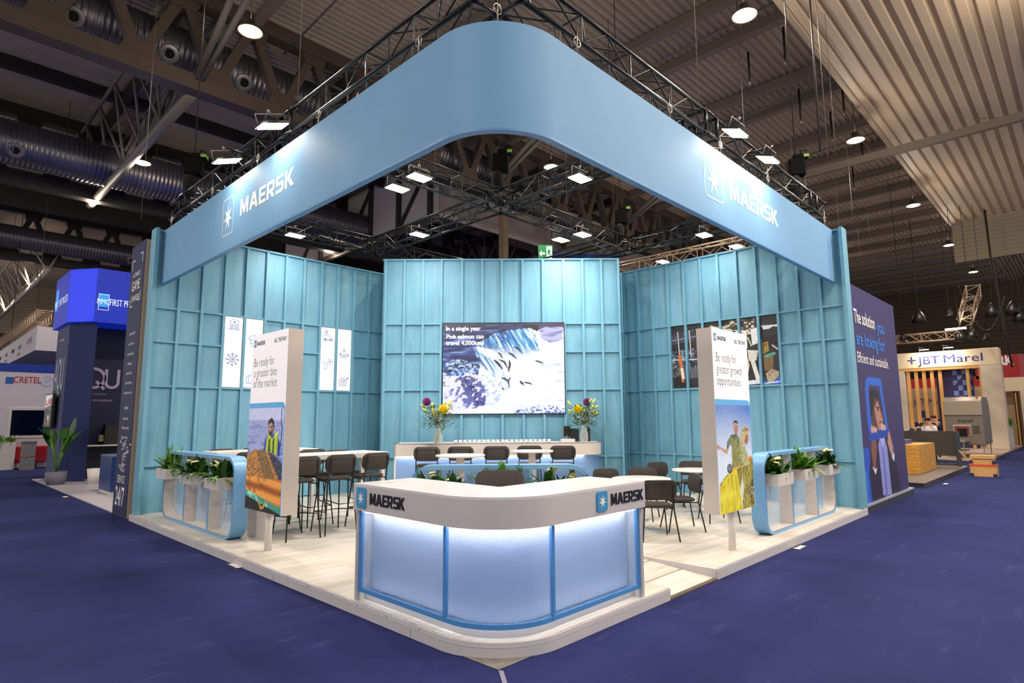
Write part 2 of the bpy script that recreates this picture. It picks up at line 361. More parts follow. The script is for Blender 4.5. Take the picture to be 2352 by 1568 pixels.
# deep lattice girders
def girder(name, y, x0, x1, zb, zt, m, step=1.95, off=.3):
    mb = MB(); mb.box(x0, x1, y-.22, y+.22, zt-.42, zt); mb.box(x0, x1, y-.25, y+.25, zb-.2, zb+.25)
    x = x0+off; k = 0
    while x < x1-step:
        a = (x, y, zb+.2); b = (x+step/2, y, zt-.3); c = (x+step, y, zb+.2)
        mb.bar(a, b, .26, .26, up=(0,1,0)); mb.bar(b, c, .26, .26, up=(0,1,0))
        mb.prism([(-.55,0),(.55,0),(.32,.62),(-.32,.62)], (x, y+.16, zb+.1), X, Z, (0,-.32,0))
        mb.prism([(-.3,-.5),(.3,-.5),(.5,0),(-.5,0)], (x+step/2, y+.16, zt-.25), X, Z, (0,-.32,0))
        x += step
    return struct(mb.build(name, m))
girder('ceiling_girder_near', 14.2, -13.4, 50, 11.15, 14.0, mat('girder_steel', '#4d4037', rough=.6, noise=.1, nscale=1))
girder('ceiling_girder_far', 25.9, -13.4, 34, 11.05, 14.0, steel_dark)
girder('ceiling_girder_back', 40, -13.4, 34, 11.05, 14.0, steel_dark)
# pale fabric partitions high behind the near girder
pale = mat('pale_partition', '#cdbdb2', rough=.9, noise=.05, nscale=1)
mb = MB(); mb.box(13.5, 32, 17.5, 17.6, 11.0, 14); struct(mb.build('wall_partition_front', pale))
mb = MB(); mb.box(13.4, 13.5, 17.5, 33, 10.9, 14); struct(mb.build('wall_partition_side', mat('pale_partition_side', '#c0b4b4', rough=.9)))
mb = MB(); mb.box(13.2, 13.4, 17.4, 33, 10.75, 11.0)
for y in (18, 20.5, 23, 25.6, 28.2): mb.box(13.2, 13.4, y-.1, y+.1, 11, 14)
for y in (18, 23, 28.2): mb.bar((13.3, y+2.5, 11), (13.3, y, 13.8), .12)
struct(mb.build('trim_3', steel_dark))
# tube girders running away, and knee braces
for x, y0, y1 in ((1.95,14.4,27),(22,14.4,27)):
    mb = MB(); mb.tube([(x,y0,11.0),(x,y1,11.0)], .16, 10)
    y = y0+.6
    while y < y1-2:
        for s in (-1,1):
            mb.tube([(x,y,11.1),(x+s*.7,y+1.1,13.6)], .05, 6); mb.tube([(x+s*.7,y+1.1,13.6),(x,y+2.2,11.1)], .05, 6)
        y += 2.2
    for s in (-1,1): mb.tube([(x+s*.7,y0,13.6),(x+s*.7,y1,13.6)], .07, 6)
    struct(mb.build('ceiling_tube_truss', pale_steel))
pw_ = mat('white_tube', '#b9b2a8', rough=.5)
for x in (-9, -3.5, 2.2, 8, 14):
    mb = MB(); mb.tube([(x,38,10.2),(x,62,10.2)], .12, 8); y = 38.5
    for s in (-1,1): mb.tube([(x+s*.9,38,12.2),(x+s*.9,62,12.2)], .07, 6)
    while y < 60:
        for s in (-1,1): mb.tube([(x,y,10.2),(x+s*.9,y+1.5,12.2)], .05, 5); mb.tube([(x+s*.9,y+1.5,12.2),(x,y+3,10.2)], .05, 5)
        y += 3
    struct(mb.build('ceiling_tube_truss', pw_))
mb = MB()
for x in (1.95, 13.3, 22.2, 31):
    for s in (0, .55): mb.tube([(x+s*.2, 14.0, 11.3), (x+s, 9.4, 13.8)], .09, 8)
for x in (-5,3.5,12.7,18.3,23.9,30.1,36,41.5,48,55):
    mb.tube([(x+.9, 1.5, 13.75), (x+.9, 14, 13.2)], .035, 5)
struct(mb.build('ceiling_braces', pale_steel))
# ventilation ducts
def duct(y, z, r, x0, x1, holes, label):
    t = thing('ventilation_duct', label, 'duct', (x0, y, z), group=None)
    L = x1-x0; n = int(L/.15); mb = MB(); prof = []
    for i in range(n+1):
        x = i*L/n; prof += [(r, x), (r*1.035, x+.03), (r*1.035, x+.06), (r, x+.09)]
    N = 28; vs = [(x, rr*math.cos(2*PI*k/N), rr*math.sin(2*PI*k/N)) for rr, x in prof for k in range(N)]
    fs = [(i*N+k, i*N+(k+1)%N, (i+1)*N+(k+1)%N, (i+1)*N+k) for i in range(len(prof)-1) for k in range(N)]
    mb.add(vs, fs, True); mb.add([(0, r*math.cos(2*PI*k/N), r*math.sin(2*PI*k/N)) for k in range(N)], [tuple(range(N))]); mb.add([(L, r*math.cos(2*PI*k/N), r*math.sin(2*PI*k/N)) for k in range(N)], [tuple(range(N))])
    mb.build('duct_pipe', mat('spiral_duct', '#6c6a72', rough=.35, metal=.7, noise=.15, nscale=1.5), t)
    for hx in holes:
        d = Vector((-.15, -1, -.75)).normalized(); c = Vector((hx-x0, 0, 0))+d*(r-.03)
        u = d.cross(Z).normalized(); v = d.cross(u)
        mb = MB(); P = [(.24,0),(.27,.05),(.24,.09),(.19,.06),(.16,.10),(.13,.06)]; N2 = 24
        vs = [c+d*h+(u*math.cos(2*PI*k/N2)+v*math.sin(2*PI*k/N2))*q for q, h in P for k in range(N2)]
        mb.add(vs, [(i*N2+k, i*N2+(k+1)%N2, (i+1)*N2+(k+1)%N2, (i+1)*N2+k) for i in range(len(P)-1) for k in range(N2)], True)
        nz = mb.build('nozzle', mat('nozzle_metal', '#8a8689', rough=.4, metal=.5), t)
        mb = MB(); mb.add([c+d*.055+(u*math.cos(2*PI*k/N2)+v*math.sin(2*PI*k/N2))*.135 for k in range(N2)], [tuple(range(N2))]); mb.build('nozzle_opening', mat('black_hole', '#050505', rough=.9), nz)
    mb = MB()
    for k in range(int(L/3)): MB().tube([(1.5+3*k, 0, r), (1.5+3*k, 0, 13.9-z)], .012, 5).build('hanger', steel_dark, t)
    return t
duct(15.35, 12.6, .72, -13, 14.3, [-5.2,-3.0,-.75,1.5,3.6,9.9], 'silver grey spiral air duct with round nozzles behind the near roof girder')
duct(23.7, 11.68, .78, -13, 13.2, [-8.5,-.9,10.6], 'silver grey spiral air duct farther back on the left, above the neighbouring stand')
duct(37.5, 11.6, .6, -13, 20, [-1,6], 'distant dark spiral air duct far left under the roof')
# round high-bay lamps
lampm = mat('lamp_glow', '#ffffff', emit='#ffe6c8', estr=60)
def lamp_proto():
    t = thing('high_bay_lamp', '', 'ceiling lamp')
    mb = MB(); mb.lathe([(.06,.30),(.10,.28),(.12,.14),(.27,.05),(.29,0),(.27,0),(.25,.02)], cap=False); mb.build('housing', mat('lamp_body','#3a3633',rough=.4), t)
    mb = MB(); mb.lathe([(.22,.0),(.2,.012)]); mb.build('lens', lampm, t)
    mb = MB(); mb.tube([(0,0,.3),(0,0,3.06)], .012, 5); mb.build('cable', steel_dark, t)
    return t
lp = lamp_proto()
LL = ['round ceiling lamp glowing beside the grey roof braces at the upper left','round ceiling lamp hanging below the big grey pipe on the left','small round ceiling lamp low on the far left',
 'brightest round ceiling lamp at the top right','round ceiling lamp where the long cable beam meets the pale soffit edge','round ceiling lamp on the right, third from the top along the soffit edge','distant round ceiling lamp on the right, fourth along the soffit edge','farthest small round ceiling lamp on the right, above the banner of the neighbouring stand',
 'round ceiling lamp seen under the blue banner in front of the white partition','distant round ceiling lamp just above the left panelled wall']
for (x, y), s in zip(LAMPS, LL): place(lp, (x, y, 11), 0, s, 'round hall lamps')
# long cable beam across the soffit on the right
a = onz(1900, 345, 11.4); b = onz(2352, 235, 11.4)
mb = MB(); mb.bar((22, 6.5, 11.6), (22, -9, 11.6), .2, .28); 
for y in (-6,-2,2,5): mb.tube([(22,y,11.7),(22,y+.9,12.0 if y<1 else 13.9)], .015, 4)
tag(mb.build('cable_beam', mat('cable_tray', '#7d7266', rough=.6)), 'long pale cable tray beam crossing under the ribbed soffit on the right', 'beam')
# dark louvred roof opening
mb = MB(); mb.box(17.8, 30, -7, -2.95, 11.86, 11.99); o = mb.build('roof_vent', mat('vent_dark','#1c1a1a',rough=.8)); tag(o, 'dark louvred opening in the pale ribbed soffit at the right edge', 'vent')
mb = MB()
for k in range(20): mb.box(17.9+k*.6, 18.1+k*.6, -7, -3.0, 11.78, 11.86)
tag(mb.build('louvre', mat('vent_slat','#4a443d',rough=.7), o), 'brown louvre slats')

# ================================================================== THE STAND: platform, walls, banner
def wood_mat(name, c0, c1, rough=.55, stretch=(7,7,.7), axis='OBJECT', patch=.16):
    m = bpy.data.materials.new(name); m.use_nodes = True; nt = m.node_tree; b = nt.nodes['Principled BSDF']; b.inputs['Roughness'].default_value = rough
    tc = nt.nodes.new('ShaderNodeTexCoord'); mp = nt.nodes.new('ShaderNodeMapping'); mp.inputs['Scale'].default_value = stretch
    nt.links.new(tc.outputs['Object'], mp.inputs[0])
    n = nt.nodes.new('ShaderNodeTexNoise'); n.inputs['Scale'].default_value = 1.3; n.inputs['Detail'].default_value = 6; n.inputs['Distortion'].default_value = 1.2; nt.links.new(mp.outputs[0], n.inputs['Vector'])
    r = nt.nodes.new('ShaderNodeValToRGB'); r.color_ramp.elements[0].position = .3; r.color_ramp.elements[1].position = .72
    r.color_ramp.elements[0].color = srgb(c0); r.color_ramp.elements[1].color = srgb(c1); nt.links.new(n.outputs['Fac'], r.inputs[0])
    n2 = nt.nodes.new('ShaderNodeTexNoise'); n2.inputs['Scale'].default_value = 1.1; n2.inputs['Detail'].default_value = 2; nt.links.new(tc.outputs['Object'], n2.inputs['Vector'])
    mx = nt.nodes.new('ShaderNodeMixRGB'); mx.blend_type = 'OVERLAY'; mx.inputs[0].default_value = patch; nt.links.new(r.outputs[0], mx.inputs[1]); nt.links.new(n2.outputs['Fac'], mx.inputs[2])
    nt.links.new(mx.outputs[0], b.inputs['Base Color']); MATS[name] = m; return m
ply = wood_mat('blue_stained_plywood', '#659db6', '#76acc3')
bat = wood_mat('blue_stained_batten', '#659fb9', '#74adc5', patch=.08)
pane = mat('panel_edge', '#6aa6bf', rough=.6)
white = mat('white_laminate', '#dcd7d2', rough=.35, spec=.4)
skirt = mat('white_skirting', '#c9c6ca', rough=.5, noise=.03, nscale=3)
bluepaint = mat('light_blue_paint', '#6fa6d6', rough=.35, spec=.5)
black = mat('black_metal', '#0e0d0d', rough=.45)
# ---- platform with rounded front corner and ramp notch
def deck_mat():
    m = bpy.data.materials.new('pale_plank_floor'); m.use_nodes = True; nt = m.node_tree; b = nt.nodes['Principled BSDF']; b.inputs['Roughness'].default_value = .42
    tc = nt.nodes.new('ShaderNodeTexCoord'); mp = nt.nodes.new('ShaderNodeMapping'); mp.inputs['Rotation'].default_value = (0,0,0)
    nt.links.new(tc.outputs['Object'], mp.inputs[0])
    br = nt.nodes.new('ShaderNodeTexBrick'); br.inputs['Scale'].default_value = 1; br.inputs['Brick Width'].default_value = 1.4; br.inputs['Row Height'].default_value = .19
    br.inputs['Mortar Size'].default_value = .002; br.inputs['Color1'].default_value = srgb('#dad4ca'); br.inputs['Color2'].default_value = srgb('#cbc4b9'); br.inputs['Mortar'].default_value = srgb('#a79c8e'); br.inputs['Bias'].default_value = .1
    nt.links.new(mp.outputs[0], br.inputs['Vector'])
    m2 = nt.nodes.new('ShaderNodeMapping'); m2.inputs['Scale'].default_value = (.8, 9, 1); nt.links.new(tc.outputs['Object'], m2.inputs[0])
    n = nt.nodes.new('ShaderNodeTexNoise'); n.inputs['Scale'].default_value = 1.6; n.inputs['Detail'].default_value = 7; nt.links.new(m2.outputs[0], n.inputs['Vector'])
    mx = nt.nodes.new('ShaderNodeMixRGB'); mx.blend_type = 'OVERLAY'; mx.inputs[0].default_value = .45; nt.links.new(br.outputs['Color'], mx.inputs[1]); nt.links.new(n.outputs['Fac'], mx.inputs[2])
    nt.links.new(mx.outputs[0], b.inputs['Base Color']); MATS['deck'] = m; return m
deckm = deck_mat()
PR = .65; NX0, NX1, NY = 2.372, 3.40, 1.25
outer = [(NX0, 0)]
corner = arc(PR, PR, PR, 1.5*PI, PI, 14)
pl = thing('raised_platform', 'low raised stand floor of pale wood planks with white skirting and a rounded front corner', 'platform', (0,0,0))
LE = 9.56
poly = [(NX0, NY), (NX0, .0)]+corner+[(0, LE), (LE, LE), (LE, 0), (NX1, 0), (NX1, NY)]
mb = MB(); mb.prism(poly[::-1], (0,0,.05), X, Y, (0,0,H0-.05)); mb.build('plank_deck', deckm, pl)
def skirt_run(path, z0, z1, th, name, m):
    mb = MB(); mb.shell(path, z0, z1, th); return mb.build(name, m, pl, auto=True)
p1 = [(NX0-.0, NY-.35),(NX0, -.012)]
left_run = [(NX0, -.012)]+[(PR+(PR+.012)*math.cos(a), PR+(PR+.012)*math.sin(a)) for a in [1.5*PI-(.5*PI)*i/14 for i in range(15)]]+[(-.012, LE)]
skirt_run(left_run, .0, .072, .012, 'skirting_board', skirt); skirt_run(left_run, .0745, H0+.002, .012, 'edge_strip', mat('white_edge', '#d3d0d2', rough=.45))
skirt_run([(LE, -.012), (NX1, -.012)], .0, .072, .012, 'skirting_board', skirt); skirt_run([(LE, -.012), (NX1, -.012)], .0745, H0+.002, .012, 'edge_strip', MATS['white_edge'])
skirt_run([(NX0+.012, -.012), (NX0+.012, NY)], 0.0, H0+.001, .012, 'notch_side', skirt)
skirt_run([(NX1-.004, NY), (NX1-.004, -.012)], 0.0, H0+.001, .012, 'notch_side', skirt)
mb = MB()
for x in np.arange(.9, 9.5, .47):
    if NX0 < x < NX1: continue
    mb.lathe([(.006,0),(.006,.003)], (0,0,0), 8) if 0 else mb.box(x-.004, x+.004, -.0145, -.012, .088, .098)
for y in np.arange(.9, 9.5, .47): mb.box(-.0265, -.024, y-.004, y+.004, .088, .098)
mb.build('screw_heads', mat('screw', '#6c6a6c', rough=.4, metal=.6), pl)['kind'] = 'stuff'
for x in (1.25, 3.62, 6.1, 8.6): MB().box(x-.002, x+.002, -.0135, -.011, 0, .073).build('skirting_joint', mat('joint_shadow_gap', '#77747a'), pl)
for y in (1.02, 3.6, 6.1, 8.6): MB().box(-.0255, -.023, y-.002, y+.002, 0, .073).build('skirting_joint', MATS['joint_shadow_gap'], pl)
# ramp in the notch: three pale boards with dark gaps, sloping down to the carpet
rz = lambda y: .018+(H0-.018)*max(0, min(1, y/NY))
rt = thing('entrance_ramp', 'shallow entrance ramp of pale boards with dark gaps beside the reception counter', 'ramp', (0,0,0))
for y0, y1 in ((.02,.40),(.42,.82),(.84,NY)):
    mb = MB(); mb.add([(NX0+.012,y0,rz(y0)-.015),(NX1-.004,y0,rz(y0)-.015),(NX1-.004,y1,rz(y1)-.015),(NX0+.012,y1,rz(y1)-.015),(NX0+.012,y0,rz(y0)),(NX1-.004,y0,rz(y0)),(NX1-.004,y1,rz(y1)),(NX0+.012,y1,rz(y1))],
        [(3,2,1,0),(4,5,6,7),(0,1,5,4),(1,2,6,5),(2,3,7,6),(3,0,4,7)]); mb.build('ramp_board', deckm, rt)
mb = MB(); mb.box(NX0+.02, NX1-.01, .0, NY, .0005, .003); mb.build('ramp_underside', mat('dark_gap', '#2e2823', rough=.9), rt)
mb = MB(); mb.box(NX0+.013, NX1-.005, -.03, .018, 0, .014); mb.build('ramp_nose', mat('brown_nosing', '#5e5046', rough=.6), rt)
# ---- battened walls
LX, LY = 9.464, 9.435; ZT = 5.43; RZ = (3.94, 3.292, 2.445, .968); SP = .425; SPR = .4174; XB0, YB0 = .0945, .0633
def wall(label, O, U, N, marks, skip, endpost=True, name='panelled_wall'):
    """O base point, U along, N toward the viewer; marks = batten positions; skip(i,row) leaves a cross batten out"""
    O, U, N = Vector(O), Vector(U), Vector(N); t = thing(name, label, 'wall', tuple(O)); L = marks[-1]
    o0 = Vector((0,0,0)); mb = MB(); mb.fbox(o0-U*.06+Z*0, U*(L+.06), -N*.10, Z*(ZT-H0-.01)); mb.build('backing_board', ply, t)
    mb = MB(); 
    for m in marks: mb.fbox(U*(m-.026)+N*0, U*.052, N*.065, Z*(ZT-H0))
    mb.build('upright_battens', bat, t)
    mb = MB(); mb.fbox(-U*.06-N*.1, U*(L+.09), N*.155, Z*.035) if 0 else None
    for i in range(len(marks)-1):
        for r, z in enumerate(RZ):
            if skip(i, r): continue
            mb.fbox(U*(marks[i]+.026)+Z*(z-H0-.018), U*(marks[i+1]-marks[i]-.052), N*.055, Z*.036)
    mb.build('cross_battens', bat, t)
    mb = MB(); mb.fbox(-U*.065-N*.105+Z*(ZT-H0-.012), U*(L+.095), N*.17, Z*.034); mb.build('top_rail', bat, t)
    if endpost:
        mb = MB(); mb.fbox(-U*.075-N*.16, U*.06, N*.30, Z*(ZT-H0+.03)); mb.build('end_post', bat, t)
    return t
mk = [i*SP for i in range(13)]; mkr = [i*SPR for i in range(13)]
wl = wall('blue stained plywood wall with battens and four white lightboxes, on the left', (XB0, LY, H0), X, -Y, mk, lambda i, r: r == 1 and i in (3,4,8,9))
wr = wall('blue stained plywood wall with battens and a photo mural, on the right', (LX, YB0, H0), Y, -X, mkr, lambda i, r: r == 1 and 3 <= i <= 8)
CA, CB = Vector((4.4675, 8.215, H0)), Vector((8.2208, 4.4037, H0)); CU = (CB-CA).normalized(); CN = Z.cross(CU)*-1
if CN.dot(Vector((-1,-1,0))) < 0: CN = -CN
CL = (CB-CA).length; fr = [.0015,.0812,.162,.2391,.3275,.4141,.4988,.5874,.6741,.7627,.8438,.9249,.9985]
wc = wall('blue stained plywood wall with battens at the back of the stand, carrying the big screen', CA, CU, CN, [f*CL for f in fr], lambda i, r: 3 <= i <= 8 and r != 0, endpost=False)
# screen bottom rail is left out below the display: columns there run straight down
def wing(label, A, B, N):
    A, B = Vector(A), Vector(B); U = (B-A).normalized(); L = (B-A).length; t = thing('panelled_wall', label, 'wall', tuple(A)); N = Vector(N)
    MB().fbox((0,0,0), U*L, -N*.08, Z*(ZT-H0)).build('backing_board', ply, t)
    mb = MB()
    for m in np.arange(.15, L, .425): mb.fbox(U*(m-.022), U*.044, N*.05, Z*(ZT-H0))
    mb.build('upright_battens', bat, t); mb = MB()
    for z in RZ: mb.fbox(Z*(z-H0-.016), U*L, N*.045, Z*.032)
    mb.build('cross_battens', bat, t)
wing('short blue return wall closing the gap left of the back wall', (XB0+12*SP+.02, LY, H0), (XB0+12*SP+.02, 7.7, H0), (-1,0,0))
wing('short blue return wall closing the gap right of the back wall', (LX, YB0+12*SPR+.02, H0), (7.75, YB0+12*SPR+.02, H0), (0,-1,0))
# ---- curved fascia banner
BX, BR, BZ0, BZ1, BTH = .181, .75, 4.39, 5.443, .07
bn = thing('fascia_banner', 'long light blue curved fascia banner with white logos hanging above the stand front', 'banner', (BX, BX, BZ0))
fab = mat('blue_banner_fabric', '#719fc6', rough=.6, noise=.02, nscale=2, spec=.25)
def path_off(e): return [(LX-.03-BX, e)]+[(BR+(BR-e)*math.cos(a), BR+(BR-e)*math.sin(a)) for a in [1.5*PI-(.5*PI)*i/24 for i in range(25)]]+[(e, LY-.03-BX)]
P = path_off(0); Q = path_off(BTH); n = len(P); vs = []
for (a, b), (c, d) in zip(P, Q): vs += [(a,b,0),(a,b,BZ1-BZ0),(c,d,BZ1-BZ0),(c,d,0)]
mb = MB(); mb.add(vs, [(4*i+k, 4*i+4+k, 4*i+4+(k+1)%4, 4*i+(k+1)%4) for i in range(n-1) for k in (0,1,2)]+[(0,1,2,3),(4*n-4,4*n-3,4*n-2,4*n-1)]); ob = mb.build('fabric_panel', fab, bn, auto=True)
vs = []
for (a, b), (c, d) in zip(path_off(-.004), path_off(BTH+.004)): vs += [(a,b,-.012),(a,b,.012),(c,d,.012),(c,d,-.012)]
mb = MB(); mb.add(vs, [(4*i+k, 4*i+4+k, 4*i+4+(k+1)%4, 4*i+(k+1)%4) for i in range(n-1) for k in range(4)]+[(0,1,2,3),(4*n-4,4*n-3,4*n-2,4*n-1)]); mb.build('lower_rail', mat('blue_rail', '#5b93c4', rough=.4), bn)
prt = mat('white_print', '#f3ece6', rough=.6)
wv, wf = wordmark()
B0 = Vector((BX, BX, BZ0))
def frame_outline(w, h, r, t, n=6):
    a = rrect(w, h, r, n); b = rrect(w-2*t, h-2*t, max(r-t, .01), n, t, t); m = len(a)
    return a+b, [(i, (i+1)%m, m+(i+1)%m, m+i) for i in range(m)]
# left run: faces -X, reads from far (high y) to near
def banner_marks(pl0, pl1, box, wordb, U, isx):
    f = (lambda px, py: onx(px, py, BX)) if isx else (lambda px, py: ony(px, py, BX))
    a = f(*box[0]); b = f(*box[1]); wv_, wf_ = wordmark()
    w_ = (b-a).dot(U); h_ = b.z-a.z; v, q = frame_outline(w_, h_, w_*.16, w_*.03)
    put_flat(v, q, a-B0, U, Z, w_, h_, prt, bn, 'logo_outline', .003)
    v, q = star(0, 0, 1, .34); put_flat(v, q, a-B0+U*w_*.13+Z*h_*.14, U, Z, w_*.74, h_*.70, prt, bn, 'logo_star', .003)
    a = f(*wordb[0]); b = f(*wordb[1]); put_flat(wv_, wf_, a-B0, U, Z, (b-a).dot(U), b.z-a.z, prt, bn, 'lettering', .003)
banner_marks(None, None, ((509.5,547),(539,446)), ((551.5,496),(677,381)), -Y, True)
banner_marks(None, None, ((1619,447),(1657,375)), ((1677,457),(1785,485)), X, False)

# ================================================================== RIG OVER THE STAND
alu = mat('black_truss_paint', '#15161a', rough=.3, spec=.6, metal=.3)
RZ0, RZ1, TW = 5.72, 6.04, .30
rig = thing('lighting_rig', 'square black aluminium truss rig hanging over the whole stand behind the banner', 'truss', (0,0,RZ0))
def box_truss(a, b, w=TW, h=RZ1-RZ0, m=alu, parent=rig, base=RZ0, name='truss_beam', r=.024, rd=.011, step=.42, O=(0,0,0)):
    a, b = Vector(a), Vector(b); d = (b-a).normalized(); s = d.cross(Z).normalized(); L = (b-a).length; mb = MB()
    c = [a-s*w/2, a+s*w/2, a+s*w/2+Z*h, a-s*w/2+Z*h]
    for p in c: mb.tube([p, p+d*L], r, 8)
    n = max(1, int(L/step)); st = L/n
    for i in range(n):
        for k in range(4):
            p, q = c[k], c[(k+1)%4]
            if i % 2: p, q = q, p
            mb.tube([p+d*st*i, q+d*st*(i+1)], rd, 5, False)
        if i % 2 == 0:
            for k in range(4): mb.tube([c[k]+d*st*i, c[(k+1)%4]+d*st*i], rd, 5, False)
    for e in (0, L):
        for p in c: mb.tube([p+d*(e-.03 if e else 0), p+d*(e if e else .03)], r*1.6, 8)
    o = mb.build(name, m, parent); return o
G0, G1, G2 = .45, 4.5, 8.75
for v in (G0, G1, G2):
    for a, b in ((G0+.17, G1-.17), (G1+.17, G2-.17)):
        box_truss((v, a, 0), (v, b, 0)); box_truss((a, v, 0), (b, v, 0))
box_truss((G0, G2+.2, 0), (G0, 9.5, 0)); box_truss((G2+.2, G0, 0), (9.5, G0, 0))
for x in (G0, G1, G2):
    for y in (G0, G1, G2):
        mb = MB(); s = .17
        for dx in (-s, s):
            for dy in (-s, s): mb.tube([(x+dx, y+dy, 0), (x+dx, y+dy, .32)], .024, 8)
            for z in (0, .32): mb.tube([(x+dx, y-s, z), (x+dx, y+s, z)], .022, 6); mb.tube([(x-s, y+dx, z), (x+s, y+dx, z)], .022, 6)
        mb.tube([(x-s,y-s,0),(x+s,y+s,.32)], .012, 5); mb.tube([(x+s,y-s,0),(x-s,y+s,.32)], .012, 5)
        mb.build('corner_block', alu, rig)
# pale truss behind the right wall with two floodlights
pt = thing('lighting_truss', 'pale silver truss of the next stand behind the right panelled wall', 'truss', (0,0,0))
[MB().tube([(11.2,yy,6.1),(11.2,yy,14.06)], .01, 4).build('hanging_wire', steel_dark, pt) for yy in (2.5,6.5)]; box_truss((11.2, 2.1, 5.9), (11.2, 9.5, 5.9), parent=pt, m=mat('silver_truss', '#a8927c', rough=.35, metal=.5), r=.026)
# floodlights
floodm = mat('flood_glow', '#ffffff', emit='#fff1dc', estr=45)
def flood_proto():
    t = thing('floodlight', '', 'floodlight')
    MB().box(-.19,.19,-.13,.13,0,.035).build('housing', mat('flood_body', '#1c1c1e', rough=.4), t)
    MB().box(-.17,.17,-.11,.11,-.006,.0).build('lens', floodm, t)
    mb = MB(); mb.tube([(-.2,0,.02),(-.2,0,.16),(.2,0,.16),(.2,0,.02)], .01, 6); mb.tube([(0,0,.16),(0,0,.22)], .02, 6); mb.build('bracket', mat('flood_bracket','#9a9894',rough=.4,metal=.6), t)
    return t
fp = flood_proto()
FL = [ # pixel, plane z, tilt direction (toward wall), label, power
 ((627,290),5.66,'outL','floodlight above the left banner run, nearer to the rounded corner'),
 ((523,370),5.66,'outL','floodlight above the left banner run, directly over the lettering'),
 ((1688,306),5.66,'outR','floodlight above the right banner run, over the star logo'),
 ((1763,367),5.66,'outR','floodlight above the right banner run, farther from the rounded corner'),
 ((963,408),5.66,'in','floodlight on the cross truss under the banner, upper one of the left pair'),
 ((913,433),5.66,'in','floodlight on the cross truss under the banner, lower one of the left pair'),
 ((1332,410),5.66,'in','floodlight on the cross truss under the banner, alone on the right side'),
 ((678,541),5.66,'in','floodlight just above the left panelled wall'),
 ((963,539),5.66,'in','floodlight above the left part of the back wall'),
 ((1288,551),5.66,'in','lower of the two floodlights right of the green exit sign'),
 ((1338,539),5.66,'in','upper of the two floodlights right of the green exit sign'),
 ((1617,540),5.66,'in','floodlight on the black truss above the right panelled wall')]
FPOS = []
for (px, py), z, kind, lab in FL:
    P = onz(px, py, z); o = place(fp, P, 0, lab, 'rectangular floodlights on the rig')
    if kind == 'outL': o.rotation_euler = (0, -.35, 0)
    elif kind == 'outR': o.rotation_euler = (.35, 0, 0)
    FPOS.append((P, kind))
    g = min(((abs(P.x-v), 'x', v) for v in (G0, G1, G2)), default=None); g2 = min(((abs(P.y-v), 'y', v) for v in (G0, G1, G2)))
    off = Vector((g[2]-P.x, 0, .08)) if g[0] < g2[0] else Vector((0, g2[2]-P.y, .08))
    if o.name != 'floodlight':
        for ch in list(o.children):
            if ch.name.startswith('mounting_arm'): bpy.data.objects.remove(ch)
    MB().tube([(0,0,.2), tuple(o.rotation_euler.to_matrix().inverted() @ (off*.98+Vector((0,0,.12))))], .016, 6).build('mounting_arm', alu, o)
    d = {'outL': (BX-.6, 0), 'outR': (0, BX-.6)}.get(kind)
for lab, (px, py) in (('pale truss floodlight glowing at the left, just above the right panelled wall', (1522,601)), ('pale truss floodlight glowing farther right above the right panelled wall', (1690,566))):
    P = onx(px, py, 11.1); o = place(fp, P, 0, lab, 'floodlights on the pale truss'); FPOS.append((P, 'far'))
# light given by the floodlights
for P, kind in FPOS:
    if kind == 'outL': area('flood_light', P+Vector((-.22,0,-.07)), (BX+.1, P.y, 4.5), .3, .2, 5.5, (1,.93,.84), spread=2.6)
    elif kind == 'outR': area('flood_light', P+Vector((0,-.22,-.07)), (P.x, BX+.1, 4.5), .3, .2, 6.5, (1,.95,.9), spread=2.6)
    elif kind == 'in': area('flood_light', P+Vector((0,0,-.05)), P+Vector((.9,.9,-3.2)), .3, .2, 13 if (P.x+P.y > 10.9 or P.y > 8 or P.x > 8) else 48, (1,.96,.91), spread=2.7)
    else: area('flood_light', P+Vector((0,0,-.05)), P+Vector((0,0,-3)), .3, .2, 30, (1,.85,.6))
# chain hoists
def hoist_proto():
    t = thing('chain_hoist', '', 'chain hoist'); bk = mat('hoist_body', '#0c0d0e', rough=.8, spec=.1)
    mb = MB(); mb.box(-.15,.15,-.11,.11,0,.34); mb.box(-.06,.22,-.08,.08,.34,.44); o = mb.build('motor_body', bk, t, bevel=.02)
    MB().box(.13,.225,-.085,.085,.36,.42).build('label_plate', mat('green_plate', '#7fae3c', rough=.5), t)
    MB().lathe([(.10,0),(.13,-.1),(.12,-.34),(.07,-.4)], (-.05,0,.0), 14).build('chain_bag', mat('bag_fabric','#0b0b0c',rough=.95), t)
    mb = MB(); mb.tube([(.1,0,.44),(.1,0,.52),(.2,0,.52),(.2,0,.44)], .012, 6); mb.build('handle', bk, t)
    mb = MB(); mb.tube([(0,0,.34),(0,0,8.0)], .011, 5); mb.build('chain', mat('chain_steel','#3b3733',rough=.5,metal=.5), t)
    return t
hp = hoist_proto()
place(hp, (G0+.0, G2+.05, RZ1+.42), -.6, 'black chain hoist at the far left corner of the rig, above the left banner end', 'black chain hoists on the rig')
place(hp, (G1, G1, RZ1+.42), -.8, 'black chain hoist over the centre crossing of the rig', 'black chain hoists on the rig')
place(hp, (G2, G0+.1, RZ1+.42), -1.0, 'black chain hoist at the far right corner of the rig, above the right banner end', 'black chain hoists on the rig')
place(hp, (G2, G2*.53, RZ1+.42), -.8, 'black chain hoist over the right rear joint of the rig', 'black chain hoists on the rig')
